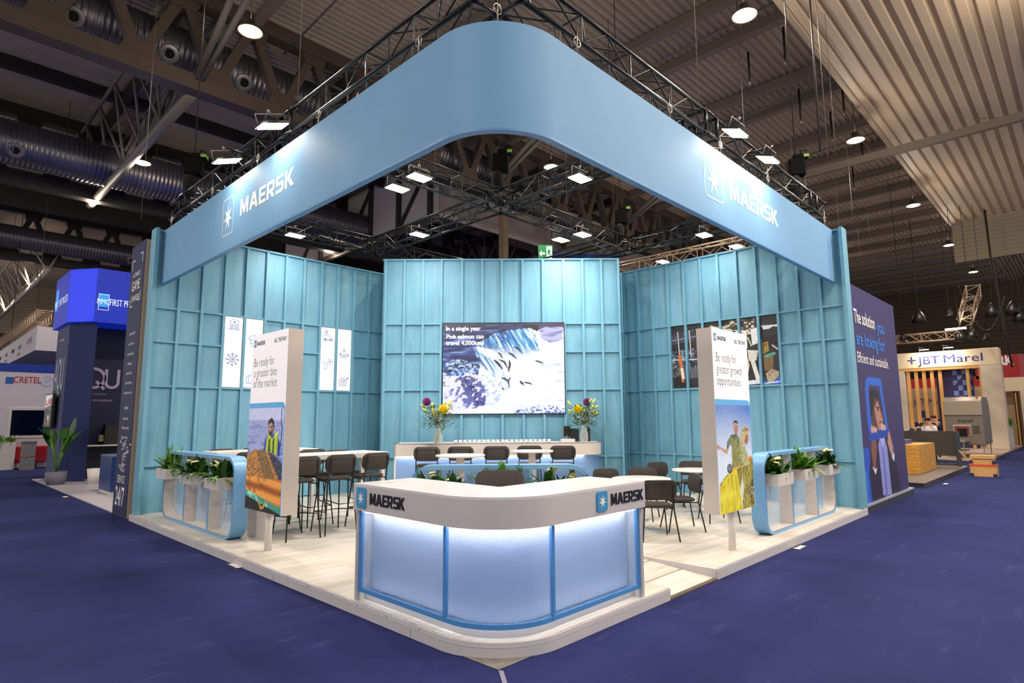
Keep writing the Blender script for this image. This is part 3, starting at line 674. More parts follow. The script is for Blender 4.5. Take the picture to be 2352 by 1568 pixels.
# steel slings with ring shackles carrying the banner
def sling_proto():
    t = thing('banner_sling', '', 'sling'); ch = mat('shiny_steel', '#b9b2a6', rough=.25, metal=.9)
    mb = MB(); mb.tube([(0,0,0),(0,0,.36)], .007, 5); mb.build('wire', ch, t)
    mb = MB(); mb.tube([(.0,.05*math.cos(a),.16+.05*math.sin(a)) for a in [2*PI*k/12 for k in range(13)]], .007, 5); mb.build('ring', ch, t)
    return t
sp_ = sling_proto()
for k, (x, y) in enumerate([(BX+.03, 1.35),(BX+.03, 3.4),(BX+.03, 5.2),(BX+.03, 7.0),(BX+.03, 9.1),(1.35, BX+.03),(3.2, BX+.03),(4.6, BX+.03),(6.3, BX+.03),(9.1, BX+.03),(BX+.25, BX+.25)]):
    side = 'left' if k < 5 else 'right'
    lab = ('steel sling holding the banner right at its rounded corner' if k == 10 else
           f"steel sling on the {side} banner run, {['nearest to','second from','third from','fourth from','farthest from'][k%5]} the rounded corner")
    place(sp_, (x, y, BZ1-.01), 0 if k < 5 else PI/2, lab, 'slings holding the banner')
# hanging wires that carry the rig
def wire(label, x, y, z0, z1, r=.006):
    mb = MB(); mb.tube([(x,y,z0),(x,y,z1)], r, 5); return tag(mb.build('suspension_wire', mat('steel_wire','#8c8378',rough=.4,metal=.6)), label, 'wire', 'thin wires hanging from the roof')
for x, y, z, s in ((G0, G1, RZ1, 'thin wire above the middle of the left banner run'),(G1, G0, RZ1, 'thin wire above the middle of the right banner run'),(G1, G1+2, RZ1, 'thin wire left of the centre crossing of the rig'),
                   (G1+2, G1, RZ1, 'thin wire right of the centre crossing of the rig'),(9.6, .2, 7.0, 'thin wire beside the right end of the banner'),(12.5, .8, 8.2, 'thin wire hanging free behind the right banner end'),
                   (.5, 12.5, 6.5, 'thin wire left of the left banner end')):
    wire(s, x, y, z, 12.0 if y < 1.4 else 14.06)
# black truss legs / bridles seen on the right under the roof
for i, (x, y, L) in enumerate(((15.4, 3.9, .9), (14.9, 2.6, 1.0), (18.9,3.5,1.1), (19.8,2.3,.9), (21.5,3.2,1.0), (24.6,2.9,1.2), (27.5,4,1.1))):
    mb = MB(); mb.tube([(x,y,13.7),(x,y,13.7-L)], .035, 6); o = mb.build('roof_strap', black)
    tag(o, 'black strap hanging from a purlin, ' + ['top, nearest the banner','top, beside the brightest lamp','left of the long cable beam','right of the long cable beam','beyond the cable beam','far along the soffit edge','farthest along the roof'][i], 'strap', 'black straps under the right roof')
    mb = MB(); mb.tube([(x,y,13.7-L),(x,y,13.7-L-.25)], .03, 6); mb.build('steel_end', mat('shiny_steel','#b9b2a6'), o)
    mb = MB(); mb.tube([(x,y,13.7-L-.25),(x,y,6.8+.3*i)], .006, 4); mb.build('thin_wire', MATS['steel_wire'], o)
t = thing('chain_hoist_chain', 'long dark chain hanging from a ring above the right rig corner', 'chain', (G2+.9, G0-.1, 7.2))
MB().tube([(0,0,0),(.1,0,4.6)], .02, 6).build('chain', steel_dark, t)
mb = MB(); mb.tube([(.1,.16*math.cos(a),4.72+.12*math.sin(a)) for a in [2*PI*k/14 for k in range(15)]], .018, 5); mb.build('ring', MATS['shiny_steel'], t)
# hanging green exit sign behind the back wall
ex = thing('exit_sign', 'green hanging exit sign with white arrow and running figure above the back wall', 'sign', onx(1253, 595, 14))
e0 = Vector(ex.location); U = Vector((.8,-.6,0)).normalized() if False else CU.copy()
g = mat('exit_green', '#0c6b3c', rough=.4, emit='#0c6b3c', estr=.03); wglow = mat('exit_white', '#eaf3ea', emit='#eaf3ea', estr=.5)
MB().fbox(-U*.28-CN*-.02, U*.56, CN*-.04, Z*.56).build('sign_board', g, ex)
N = CN
def flat(poly, m, name): 
    mb = MB(); mb.prism(poly, Vector((0,0,0))+N*.025, U, Z, N*.004); return mb.build(name, m, ex)
flat([(-.25,.22),(-.15,.34),(-.15,.26),(-.03,.26),(-.03,.18),(-.15,.18),(-.15,.10)], wglow, 'arrow')
flat([(.04,.04),(.25,.04),(.25,.50),(.04,.50)], wglow, 'doorway')
man = [(.10,.06),(.13,.18),(.10,.20),(.07,.27),(.10,.37),(.14,.39),(.19,.33),(.22,.34),(.21,.30),(.17,.27),(.17,.22),(.22,.18),(.20,.07),(.18,.08),(.18,.16),(.15,.18),(.12,.05)]
mb = MB(); mb.prism(man, N*.03, U, Z, N*.004); mb.prism([(.155+.025*math.cos(a), .42+.025*math.sin(a)) for a in [2*PI*k/10 for k in range(10)]], N*.03, U, Z, N*.004); mb.build('running_figure', g, ex)
mb = MB(); mb.tube([(0,0,.56),(0,0,14.06-e0.z)], .01, 4); mb.build('hanger', steel_dark, ex)
mb = MB(); mb.fbox((0,0,0), (3.2,-2.2,0), (0,0,-.9), (.05,.05,0)); o = mb.build('hanging_banner', mat('blue_star_banner','#123a8c',rough=.7,noise=.4,nscale=3)); o.location = onx(1262, 578, 20); MB().tube([(.1,-.05,0),(.1,-.05,14.06-o.location.z)], .02, 4).build('hanger', steel_dark, o); tag(o, 'distant blue hanging banner right of the green exit sign', 'banner')
# concrete/steel column behind the back wall
mb = MB(); mb.box(15.2,15.5,15.1,15.4,0,11); mb.box(15.1,15.6,15.0,15.5,8.6,8.75)
tag(mb.build('roof_column', mat('column_paint','#7d6a55',rough=.6)), 'brown steel column rising behind the middle of the back wall', 'column')

# ================================================================== RECEPTION COUNTER
CT0, CT1 = .945, 1.19
ct = thing('reception_counter', 'L-shaped white reception counter with rounded corner, lit blue mesh front and star logos', 'counter', (0,0,H0))
def cpath(e, x_end=1.97, r=.63):
    rr = r-e-.02
    return [(x_end, e)]+[(e+rr+rr*math.cos(a), e+rr+rr*math.sin(a)) for a in [1.5*PI-(.5*PI)*i/16 for i in range(17)]]+[(e, x_end)]
def band(path, z0, z1, th, name, m, parent=ct): mb = MB(); mb.shell(path, z0-H0, z1-H0, -th); return mb.build(name, m, parent, auto=True)
band(cpath(-.02), CT0, CT1-.02, .05, 'fascia', mat('grey_white_fascia', '#c9c5c7', rough=.4))
top = cpath(-.02); inner = [(.68, 1.97), (.68, .68), (1.97, .68)]
mb = MB(); mb.prism((top+inner)[::-1], (0,0,CT1-.02-H0), X, Y, (0,0,.02)); mb.build('counter_top', mat('white_top', '#e3dfe0', rough=.25, spec=.5), ct)
mb = MB(); mb.fbox((.0,1.965,CT0-H0), (.68,0,0), (0,.012,0), (0,0,CT1-CT0-.02)); mb.fbox((1.965,.0,CT0-H0), (0,.68,0), (.012,0,0), (0,0,CT1-CT0-.02)); mb.build('fascia_end', MATS['grey_white_fascia'], ct)
mb = MB(); mb.fbox((.03,1.93,0), (.62,0,0), (0,.03,0), (0,0,CT0-H0)); mb.build('end_panel', white, ct)
mb = MB(); mb.fbox((1.93,.03,0), (0,.62,0), (.03,0,0), (0,0,CT0-H0)); mb.build('end_panel', white, ct)
mb = MB(); mb.box(.62,.65,.65,1.93,0,CT0-H0); mb.build('inner_panel', white, ct); mb = MB(); mb.box(.65,1.93,.62,.65,0,CT0-H0); mb.build('inner_panel', white, ct)
band(cpath(.10, 1.93), H0, .20, .02, 'plinth', mat('white_plinth', '#c6c4c6', rough=.5))
fb = mat('counter_blue', '#4f8fd0', rough=.4)
band(cpath(.035, 1.92), .19, .228, .03, 'bottom_rail', fb)
for (x, y) in ((.035,.645),(.645,.035),(.035,1.90),(1.90,.035)):
    mb = MB(); mb.box(x-.003, x+.029, y-.003, y+.029, .195-H0, .944-H0) ; mb.build('upright_stile', fb, ct)
for (x, y) in ((.03,1.93),(1.93,.03)):
    mb = MB(); mb.box(x-(.012 if x < 1 else .005), x+(.02 if x < 1 else .038), y-(.012 if y < 1 else .005), y+(.02 if y < 1 else .038), 0, .94-H0); mb.build('end_stile', mat('silver_stile','#b4b6bc',rough=.4), ct)
def uv_panel(path, z0, z1, name, m, parent, o=(0,0,0), org=H0):
    me = bpy.data.meshes.new(name); n = len(path); vs = []; L = [0]
    for i, (x, y) in enumerate(path):
        if i: L.append(L[-1]+math.hypot(x-path[i-1][0], y-path[i-1][1]))
        vs += [(x+o[0], y+o[1], z0-org), (x+o[0], y+o[1], z1-org)]
    fs = [(2*i+2, 2*i, 2*i+1, 2*i+3) for i in range(n-1)]; me.from_pydata(vs, [], fs); uv = me.uv_layers.new(name='UVMap')
    for p in me.polygons:
        for li in p.loop_indices:
            vi = me.loops[li].vertex_index; uv.data[li].uv = (L[vi//2], vs[vi][2])
    me.materials.append(m); ob_ = bpy.data.objects.new(name, me); col.objects.link(ob_); ob_.parent = parent; return ob_
def mesh_mat(name, color, pu, pv, k=.26, metal=.2):
    m = bpy.data.materials.new(name); m.use_nodes = True; nt = m.node_tree; N_ = nt.nodes; b = N_['Principled BSDF']; b.inputs['Base Color'].default_value = srgb(color); b.inputs['Roughness'].default_value = .4; b.inputs['Metallic'].default_value = metal
    uv = N_.new('ShaderNodeUVMap'); sx = N_.new('ShaderNodeSeparateXYZ'); nt.links.new(uv.outputs[0], sx.inputs[0])
    def M(op, a, bb=None):
        q = N_.new('ShaderNodeMath'); q.operation = op
        for i, v in enumerate((a, bb)):
            if v is None: continue
            if isinstance(v, (int, float)): q.inputs[i].default_value = v
            else: nt.links.new(v, q.inputs[i])
        return q.outputs[0]
    A = M('MULTIPLY', M('ABSOLUTE', M('SUBTRACT', M('FRACT', M('DIVIDE', sx.outputs[0], pu)), .5)), 2)
    B = M('MULTIPLY', M('ABSOLUTE', M('SUBTRACT', M('FRACT', M('DIVIDE', sx.outputs[1], pv)), .5)), 2)
    strand = M('LESS_THAN', M('ABSOLUTE', M('SUBTRACT', M('ADD', A, B), 1)), k)
    nt.links.new(strand, b.inputs['Alpha']); return m
cm = mesh_mat('blue_expanded_mesh', '#7fb0ea', .021, .0125, .34)
pth = cpath(.045, 1.90)
uv_panel(pth, .225, .915, 'mesh_front', cm, ct)
uv_panel(cpath(.165, 1.90), .2, .94, 'backing_panel', mat('frosted_backing', '#e3ecf7', rough=.5), ct)
led = mat('led_strip', '#ffffff', emit='#f8faff', estr=42)
uvp = cpath(.10, 1.88)
band([(x, y) for x, y in uvp], .925, .932, .02, 'led_strip', led)
led2 = mat('led_strip_low', '#ffffff', emit='#f8f8ff', estr=5)
band(cpath(.068, 1.88), .203, .208, .01, 'led_strip', led2)
# logo plates and raised letters
lb = mat('logo_blue', '#3f97cc', rough=.4); lk = mat('letter_black', '#1a1c24', rough=.35); ls = mat('star_white', '#f1efee', rough=.4)
def logo_plate(O, U, w, h, parent, th=.012):
    N = U.cross(Z); mb = MB(); mb.prism(rrect(w, h, w*.14, 5), O, U, Z, N*th); p_ = mb.build('logo_plate', lb, parent)
    v, f = star(0, 0, 1, .36); put_flat(v, f, O+U*w*.14+Z*h*.15+N*th, U, Z, w*.72, h*.70, ls, p_, 'star', .002); return p_
c0 = Vector((0,0,-H0))
logo_plate(Vector((-.02,1.895,.975))+c0, -Y, .155, .185, ct); logo_plate(Vector((1.18,-.02,.985))+c0, X, .155, .17, ct)
wv, wf = wordmark()
solid_letters(wv, wf, Vector((-.02,1.675,1.015))+c0, -Y, Z, .54, .105, lk, ct, .008, name='raised_letters')
solid_letters(wv, wf, Vector((1.40,-.02,1.02))+c0, X, Z, .53, .10, lk, ct, .008, name='raised_letters')
# small card lying on the counter and a cable grommet
mb = MB(); mb.box(-.03,.03,-.045,.045,0,.003); o = mb.build('business_card', white); o.location = (.36,1.28,CT1); o.rotation_euler = (0,0,.5); tag(o, 'small white card lying on the left arm of the reception counter top', 'card')
mb = MB(); mb.lathe([(.035,0),(.035,.004),(.03,.006)], n=16); o = mb.build('cable_grommet', mat('grommet','#cfcac6',rough=.3)); o.location = (.25,1.72,CT1); tag(o, 'round cable cap near the far left end of the reception counter top', 'cable cap')
# ================================================================== LETTERBOX TOTEMS
def totem(face_o, U, w, h, dep, post, label):
    t = thing('display_totem', label, 'display totem', (post[0], post[1], H0)); q = Vector(t.location); N = U.cross(Z)
    mb = MB(); mb.fbox(Vector(face_o)-q, U*w, -N*dep, Z*h); mb.build('box_body', mat('totem_grey', '#cdc3bb', rough=.5), t)
    mb = MB(); mb.lathe([(.045,0),(.045,.55)], (0,0,0), 20); mb.build('round_post', white, t)
    mb = MB(); mb.lathe([(.09,0),(.09,.008)], (0,0,0), 24) if False else mb.lathe([(.05,0),(.05,.006)], (0,0,0), 20); mb.build('foot_collar', white, t)
    return t, Vector(face_o)-q
TZ = .62
tL, fL = totem((.268,5.185,TZ), -Y, 1.085, 2.345, .21, (.375,4.66), 'tall white display totem on the left, poster of a man in a life vest')
tR, fR = totem((3.94,.166,TZ), X, 1.05, 2.31, .205, (4.46,.27), 'tall white display totem on the right, poster of a man holding a big fish')
# ================================================================== CHAIRS AND STOOLS
fabr = mat('charcoal_felt', '#4a4543', rough=.95, noise=.25, nscale=90, bump=.4, bscale=400, spec=.1)
frm = mat('black_chair_frame', '#12100f', rough=.38, spec=.5)
def cushion(w, h, th, r, bulge, n=10):
    """rounded pad in local XZ, thickness along Y, curved about z"""
    out = rrect(w, h, r, 6, -w/2, 0); mb = MB(); rings = []
    for s, y in ((.93,-th/2),(1,-th*.25),(1,th*.25),(.93,th/2)):
        rings.append([(x*s, y, h/2+(z-h/2)*s) for x, z in out])
    m = len(out); vs = [p for r_ in rings for p in r_]; vs = [(x, y-bulge*(1-(2*x/w)**2), z) for x, y, z in vs]
    cols_ = []
    fs = [(i*m+k, i*m+(k+1)%m, (i+1)*m+(k+1)%m, (i+1)*m+k) for i in range(3) for k in range(m)]
    mb.add(vs, fs, True)
    # caps as strips from left to right so the curve is kept
    for ring, base in ((0, -1), (3, 1)):
        pts = rings[ring]; order = sorted(range(m), key=lambda k: (pts[k][0]))
        top_ = [k for k in order if pts[k][2] >= h/2]; bot = [k for k in order if pts[k][2] < h/2]
        L = min(len(top_), len(bot)); off = ring*m
        for i in range(L-1): mb.f.append((off+top_[i], off+top_[i+1], off+bot[i+1], off+bot[i])); mb.smooth.append(True)
    return mb
def chair_proto(kind):
    sh, bh0, bh1 = (.80, .90, 1.17) if kind == 'bar_stool' else (.46, .56, .835)
    t = thing(kind, '', 'bar stool' if kind == 'bar_stool' else 'chair')
    b = cushion(.50, bh1-bh0, .035, .10, .045); o = b.build('backrest', fabr, t, loc=(0,-.215,bh0)); o.rotation_euler = (.14,0,0)
    # seat pad
    out = rrect(.46, .42, .12, 7, -.23, -.20); m = len(out); mb = MB(); rings = []
    for s, z in ((.9,-.022),(1,-.008),(1,.008),(.93,.02)): rings += [(x*s, y*s, z) for x, y in out]
    mb.add(rings, [(i*m+k, i*m+(k+1)%m, (i+1)*m+(k+1)%m, (i+1)*m+k) for i in range(3) for k in range(m)]+[tuple(range(m-1,-1,-1)), tuple(3*m+k for k in range(m))], True)
    mb.build('seat', fabr, t, loc=(0,.0,sh))
    for s in (-1, 1):
        MB().tube([(s*.255,-.30,0),(s*.205,-.225,sh-.03),(s*.20,-.255,bh0+.02)], .0115, 8).build('rear_leg', frm, t)
        MB().tube([(s*.225,.245,0),(s*.17,.15,sh-.03)], .0105, 8).build('front_leg', frm, t)
        MB().tube([(s*.205,-.225,sh-.035),(s*.19,-.1,sh-.035),(s*.17,.16,sh-.035)], .010, 6).build('seat_rail', frm, t)
    top = bh1-.055; ins = [(-.20,-.255,bh0+.0)]+[(-.19+.03*(1-math.cos(a)), -.262-.028, top-.03+.03*math.sin(a)) for a in [PI/2*k/4 for k in range(5)]]+[(.19-.03*(1-math.cos(a)), -.262-.028, top-.03+.03*math.sin(a)) for a in [PI/2*k/4 for k in range(4,-1,-1)]]+[(.20,-.255,bh0+.0)]
    MB().tube(ins, .009, 8).build('back_frame', frm, t)
    MB().tube([(-.17,.15,sh-.035),(.17,.15,sh-.035)], .010, 6).build('front_rail', frm, t)
    if kind == 'bar_stool':
        z = .30; k = z/sh; fx, fy = .225-(.055)*k, .245-.095*k; rx, ry = .255-.05*k, -.30+.075*k
        MB().tube([(-rx,ry,z+.04),(-fx,fy,z),(fx,fy,z),(rx,ry,z+.04)], .009, 6).build('footrest', frm, t)
    return t
bs = chair_proto('bar_stool'); lc = chair_proto('lounge_chair')
def face(x, y, tx, ty): return math.atan2(ty-y, tx-x)-PI/2
for i, x in enumerate((1.03,1.63,2.22)):
    place(bs, (x,5.27,H0), R.uniform(-.08,.08), 'charcoal bar stool, near side of front high table, ' + ['partly hidden by the totem','in the middle','nearest the reception counter'][i], 'bar stools at the front high table')
for i, x in enumerate((1.2,1.75,2.3)):
    place(bs, (x,6.10,H0), PI+R.uniform(-.08,.08), 'charcoal bar stool, far side of front high table, ' + ['leftmost behind the totem','middle one','rightmost one'][i], 'bar stools at the front high table')
for i, x in enumerate((1.05,1.65,2.15)):
    place(bs, (x,7.16,H0), R.uniform(-.08,.08), 'charcoal bar stool on the near side of the rear high table, ' + ['behind the left planter','left of the totem','hidden by the totem'][i], 'bar stools at the rear high table')
    place(bs, (x+.05,8.12,H0), PI+R.uniform(-.08,.08), 'charcoal bar stool between the rear high table and the left wall, ' + ['leftmost','middle','rightmost'][i], 'bar stools at the rear high table')
def high_table(x0, x1, y0, y1, label):
    t = thing('high_table', label, 'high table', (x0, y0, H0)); w_, d_ = x1-x0, y1-y0; zt = 1.155
    MB().box(0,w_,0,d_,zt-.075,zt).build('table_top', white, t, bevel=.004)
    MB().box(.0,.03,.02,d_-.02,0,zt-.075).build('slab_leg', mat('slab_white','#d3cdc8',rough=.4), t)
    for yy in (.03, d_-.09): MB().box(w_-.10,w_-.04,yy,yy+.06,0,zt-.075).build('leg', white, t)
    return t
high_table(.65,2.62,5.28,6.02,'long white high table with slab leg, directly behind the left totem')
high_table(.62,2.42,7.25,7.98,'long white high table at the rear, close to the left panelled wall')
def round_table(x, y, z, r, rb, label, rs=.035):
    t = thing('round_table', label, 'table', (x, y, H0))
    MB().lathe([(r-.01,z-.028),(r,z-.02),(r,z-.006),(r-.008,z)], n=48).build('table_top', mat('table_white','#e0dad4',rough=.3), t)
    MB().lathe([(rs,.01),(rs,z-.028)], n=20).build('stem', white, t)
    MB().lathe([(rb,0),(rb,.006),(rb-.02,.012),(rs,.016)], n=40).build('base_plate', mat('chrome_base','#c9cccf',rough=.15,spec=.7), t)
round_table(4.95,1.9,.765,.45,.27,'low round white table right behind the reception counter end, with charcoal chairs around it')
round_table(6.95,2.0,.765,.44,.27,'low round white table farther back, half hidden by the right totem')
round_table(2.79,3.65,1.155,.37,.26,'high round white table in front of the bar, on the left',.06)
round_table(4.35,3.62,1.155,.36,.26,'high round white table in front of the bar, on the right',.06)
LC = [(4.50,1.40,-PI/4,'charcoal chair with its back to the viewer just right of the reception counter'),
      (5.32,1.47,face(5.32,1.47,4.6,2.15),'charcoal chair seen from the side facing the nearer round table'),
      (5.30,2.66,face(5.30,2.66,4.95,1.9),'charcoal chair behind the nearer round table, facing the viewer'),
      (5.75,2.42,face(5.75,2.42,5.0,2.1),'charcoal chair turned sideways behind the nearer round table'),
      (4.35,2.42,face(4.35,2.42,4.95,1.9),'charcoal chair hidden behind the counter on the left of the nearer round table'),
      (6.45,1.42,face(6.45,1.42,6.95,2.0),'charcoal chair at the farther round table, half behind the right totem'),
      (7.22,2.78,face(7.22,2.78,6.95,2.0),'charcoal chair behind the farther round table, its back facing the viewer left of the totem'),
      (7.75,2.5,face(7.75,2.5,6.95,2.0),'charcoal chair right behind the farther round table, only its top visible beside the totem'),
      (7.35,1.35,face(7.35,1.35,6.95,2.0),'charcoal chair whose legs show under the right totem')]
for x, y, rz, s in LC: place(lc, (x, y, H0), rz, s, 'charcoal chairs at the round tables')
place(bs, (1.02,1.02,H0), -PI/4+PI, 'charcoal bar stool behind the reception counter, only its backrest showing', None)
# bar at the back
BU, BN = CU, CN
for i, px in enumerate((981,1058,1140,1216,1292)):
    P = onz(px, [1026,1025,1024,1023,1023][i], H0+1.16); P = Vector((P.x, P.y, H0))
    place(bs, P-BN*.2, -PI/4, 'charcoal bar stool in front of the back bar, ' + ['first from the left','second from the left','third, in the middle','fourth from the left','rightmost'][i], 'bar stools along the back bar')

# ================================================================== BAR
b0, b1 = Vector((3.853,6.878,0)), Vector((6.971,4.027,0)); bu = (b1-b0).normalized(); bn_ = Z.cross(bu)
if bn_.dot(Vector((-1,-1,0))) < 0: bn_ = -bn_
BL = (b1-b0).length; bar = thing('bar_counter', 'long white bar counter with lit blue mesh front in front of the back wall', 'bar counter', (b0.x, b0.y, H0)); q0 = Vector(bar.location)
zt = 1.31-H0
def brb(name, u0, u1, n0, n1, z0, z1, m): mb = MB(); mb.fbox(bu*u0-bn_*n0+Z*z0, bu*(u1-u0), -bn_*(n1-n0), Z*(z1-z0)); return mb.build(name, m, bar)
brb('fascia', 0, BL-.34, 0, .04, zt-.25, zt, mat('warm_white_fascia','#ddd3ca',rough=.4))
cpts = [(BL-.35, 0)]+[(BL-.35+.35*math.sin(a), .35-.35*math.cos(a)) for a in [PI/2*k/8 for k in range(1,9)]]+[(BL, .75)]
vs = []; 
for u, n in cpts:
    p = bu*u-bn_*n; vs += [p+Z*(zt-.25), p+Z*zt]
mb = MB(); mb.add(vs, [(2*i, 2*i+2, 2*i+3, 2*i+1) for i in range(len(cpts)-1)]); o = mb.build('curved_fascia', MATS['warm_white_fascia'], bar); md = o.modifiers.new('solid','SOLIDIFY'); md.thickness = .03
brb('bar_top', -.0, BL-.35, .04, .45, zt-.25, zt-.22, white); 
mb = MB(); mb.prism([(0,0)]+[(u, n) for u, n in cpts]+[(0,.75)], Z*(zt-.02), bu, -bn_, Z*.02); mb.build('bar_top', MATS['white_top'], bar)
brb('end_panel', 0, .03, .0, .75, 0, zt-.0, white)
brb('plinth', .05, BL-.1, .1, .14, 0, .1, white)
pts2 = [(b0+bu*u-bn_*n) for u, n in [(.03,.05),(BL-.37,.05)]+[(BL-.37+.32*math.sin(a), .37-.32*math.cos(a)) for a in [PI/2*k/6 for k in range(1,7)]]+[(BL-.05,.7)]]
uv_panel([(p.x-q0.x, p.y-q0.y) for p in pts2], .05+H0, zt-.25+H0, 'mesh_front', cm, bar)
pts3 = [(b0+bu*u-bn_*n) for u, n in [(.03,.12),(BL-.4,.12)]+[(BL-.40+.25*math.sin(a), .37-.25*math.cos(a)) for a in [PI/2*k/6 for k in range(1,7)]]+[(BL-.12,.7)]]
uv_panel([(p.x-q0.x, p.y-q0.y) for p in pts3], .05+H0, zt-.25+H0, 'backing_panel', mat('bar_backing','#cfe0f5',rough=.5), bar)
brb('led_strip', .04, BL-.4, .07, .09, zt-.262, zt-.252, mat('led_bar', '#ffffff', emit='#f2f6ff', estr=16))
# cups on the bar
cup_t = thing('espresso_cup', '', 'cup')
MB().lathe([(.018,0),(.032,.03),(.036,.055),(.033,.055),(.029,.03),(.01,.006)], n=14).build('cup_bowl', mat('porcelain','#f1f0f2',rough=.2), cup_t)
mb = MB(); mb.tube([(.034,0,.045),(.05,0,.042),(.05,0,.022),(.032,0,.02)], .004, 5); mb.build('handle', MATS['porcelain'], cup_t)
MB().lathe([(.02,-.004),(.05,.004),(.052,.007),(.02,.001)], n=16).build('saucer', MATS['porcelain'], cup_t)
U0 = (onz(1047,1016,1.31)-b0).dot(bu); U1 = (onz(1258,1014,1.31)-b0).dot(bu)
for i in range(21):
    P = b0+bu*(U0+(U1-U0)*i/20)-bn_*.22+Z*(1.31+.004)
    lab = ('white cup at the left end of the row on the bar' if i == 0 else 'white cup at the right end of the row on the bar' if i == 20 else 'white cup somewhere in the middle of the long row on the bar')
    place(cup_t, P, R.uniform(0,6), lab, 'row of white cups on the bar')
# ================================================================== PLANT HELPERS
lg = mat('leaf_green', '#5a8a2c', rough=.45, noise=.35, nscale=14, spec=.4); lgd = mat('leaf_dark', '#2f5a20', rough=.4, noise=.3, nscale=14, spec=.4); lgl = mat('leaf_light', '#92b44a', rough=.5, noise=.25, nscale=10)
cream = mat('cream_bloom', '#e2dc9a', rough=.5, noise=.12, nscale=20)
def leaf(mb, base, az, el, L, W, droop=.6, n=6, fold=.25, roll=0):
    """pointed blade following a drooping arc"""
    p = Vector(base); d = Vector((math.cos(az)*math.cos(el), math.sin(az)*math.cos(el), math.sin(el))); s = Vector((-math.sin(az), math.cos(az), 0)); s = (s*math.cos(roll)+Z*math.sin(roll)).normalized(); vs = []
    for i in range(n+1):
        t = i/n; w_ = W*math.sin(PI*min(1, t*.92+.08))**.8*(1 if t < 1 else 0)
        up = s.cross(d).normalized(); vs += [p+s*w_/2+up*fold*w_/2, p, p-s*w_/2+up*fold*w_/2]
        p = p+d*(L/n); d = (d+Vector((0,0,-droop/n))).normalized()
    mb.add(vs, [f for i in range(n) for f in ((3*i,3*i+1,3*i+4,3*i+3),(3*i+1,3*i+2,3*i+5,3*i+4))], True)
def clump(parent, name, m, n, base, rx, ry, L, W, droop, el=(.3,1.4), seed=1):
    rr = random.Random(seed); mb = MB()
    for i in range(n):
        az = rr.uniform(0, 2*PI); leaf(mb, (base[0]+rr.uniform(-rx,rx), base[1]+rr.uniform(-ry,ry), base[2]), az, rr.uniform(*el), L*rr.uniform(.6,1.15), W*rr.uniform(.7,1.2), droop*rr.uniform(.6,1.5))
    return mb.build(name, m, parent)
def planter_plant(loc, ux, kind, label, seed, group='plants in the white boxes'):
    """kind: spiky | lily | broad"""
    t = thing('potted_plant', label, 'plant', loc, ux, group); rr = random.Random(seed)
    if kind == 'spiky':
        clump(t, 'foliage', lg, 46, (0,0,0), .18, .07, .42, .045, .5, (.4,1.5), seed); clump(t, 'low_foliage', lgd, 26, (0,0,0), .2, .07, .30, .05, 1.6, (.1,.8), seed+1)
    elif kind == 'lily':
        clump(t, 'foliage', lgd, 62, (0,0,0), .2, .08, .32, .10, 1.0, (.3,1.4), seed); clump(t, 'low_foliage', lg, 34, (0,0,0), .22, .1, .30, .065, 1.8, (.2,1.1), seed+1)
        mbs = MB(); mbb = MB()
        for k in range(2):
            x = rr.uniform(-.14,.14); h_ = rr.uniform(.16,.26); mbs.tube([(x*.5,0,0),(x,rr.uniform(-.05,.03),h_)], .006, 5); y = rr.uniform(-.05,.02)
            for j in range(2): leaf(mbb, (x,y,h_), -PI/2+rr.uniform(-1,1), rr.uniform(.2,1.0), .13, .085, 1.1, fold=.5)
        mbs.build('flower_stalks', lgl, t); mbb.build('cream_flowers', cream, t)
    else:
        clump(t, 'foliage', lg, 64, (0,0,0), .2, .07, .36, .11, .7, (.4,1.5), seed); clump(t, 'low_foliage', lgl, 18, (0,0,0), .2, .08, .26, .05, 1.8, (.2,.9), seed+1)
    return t
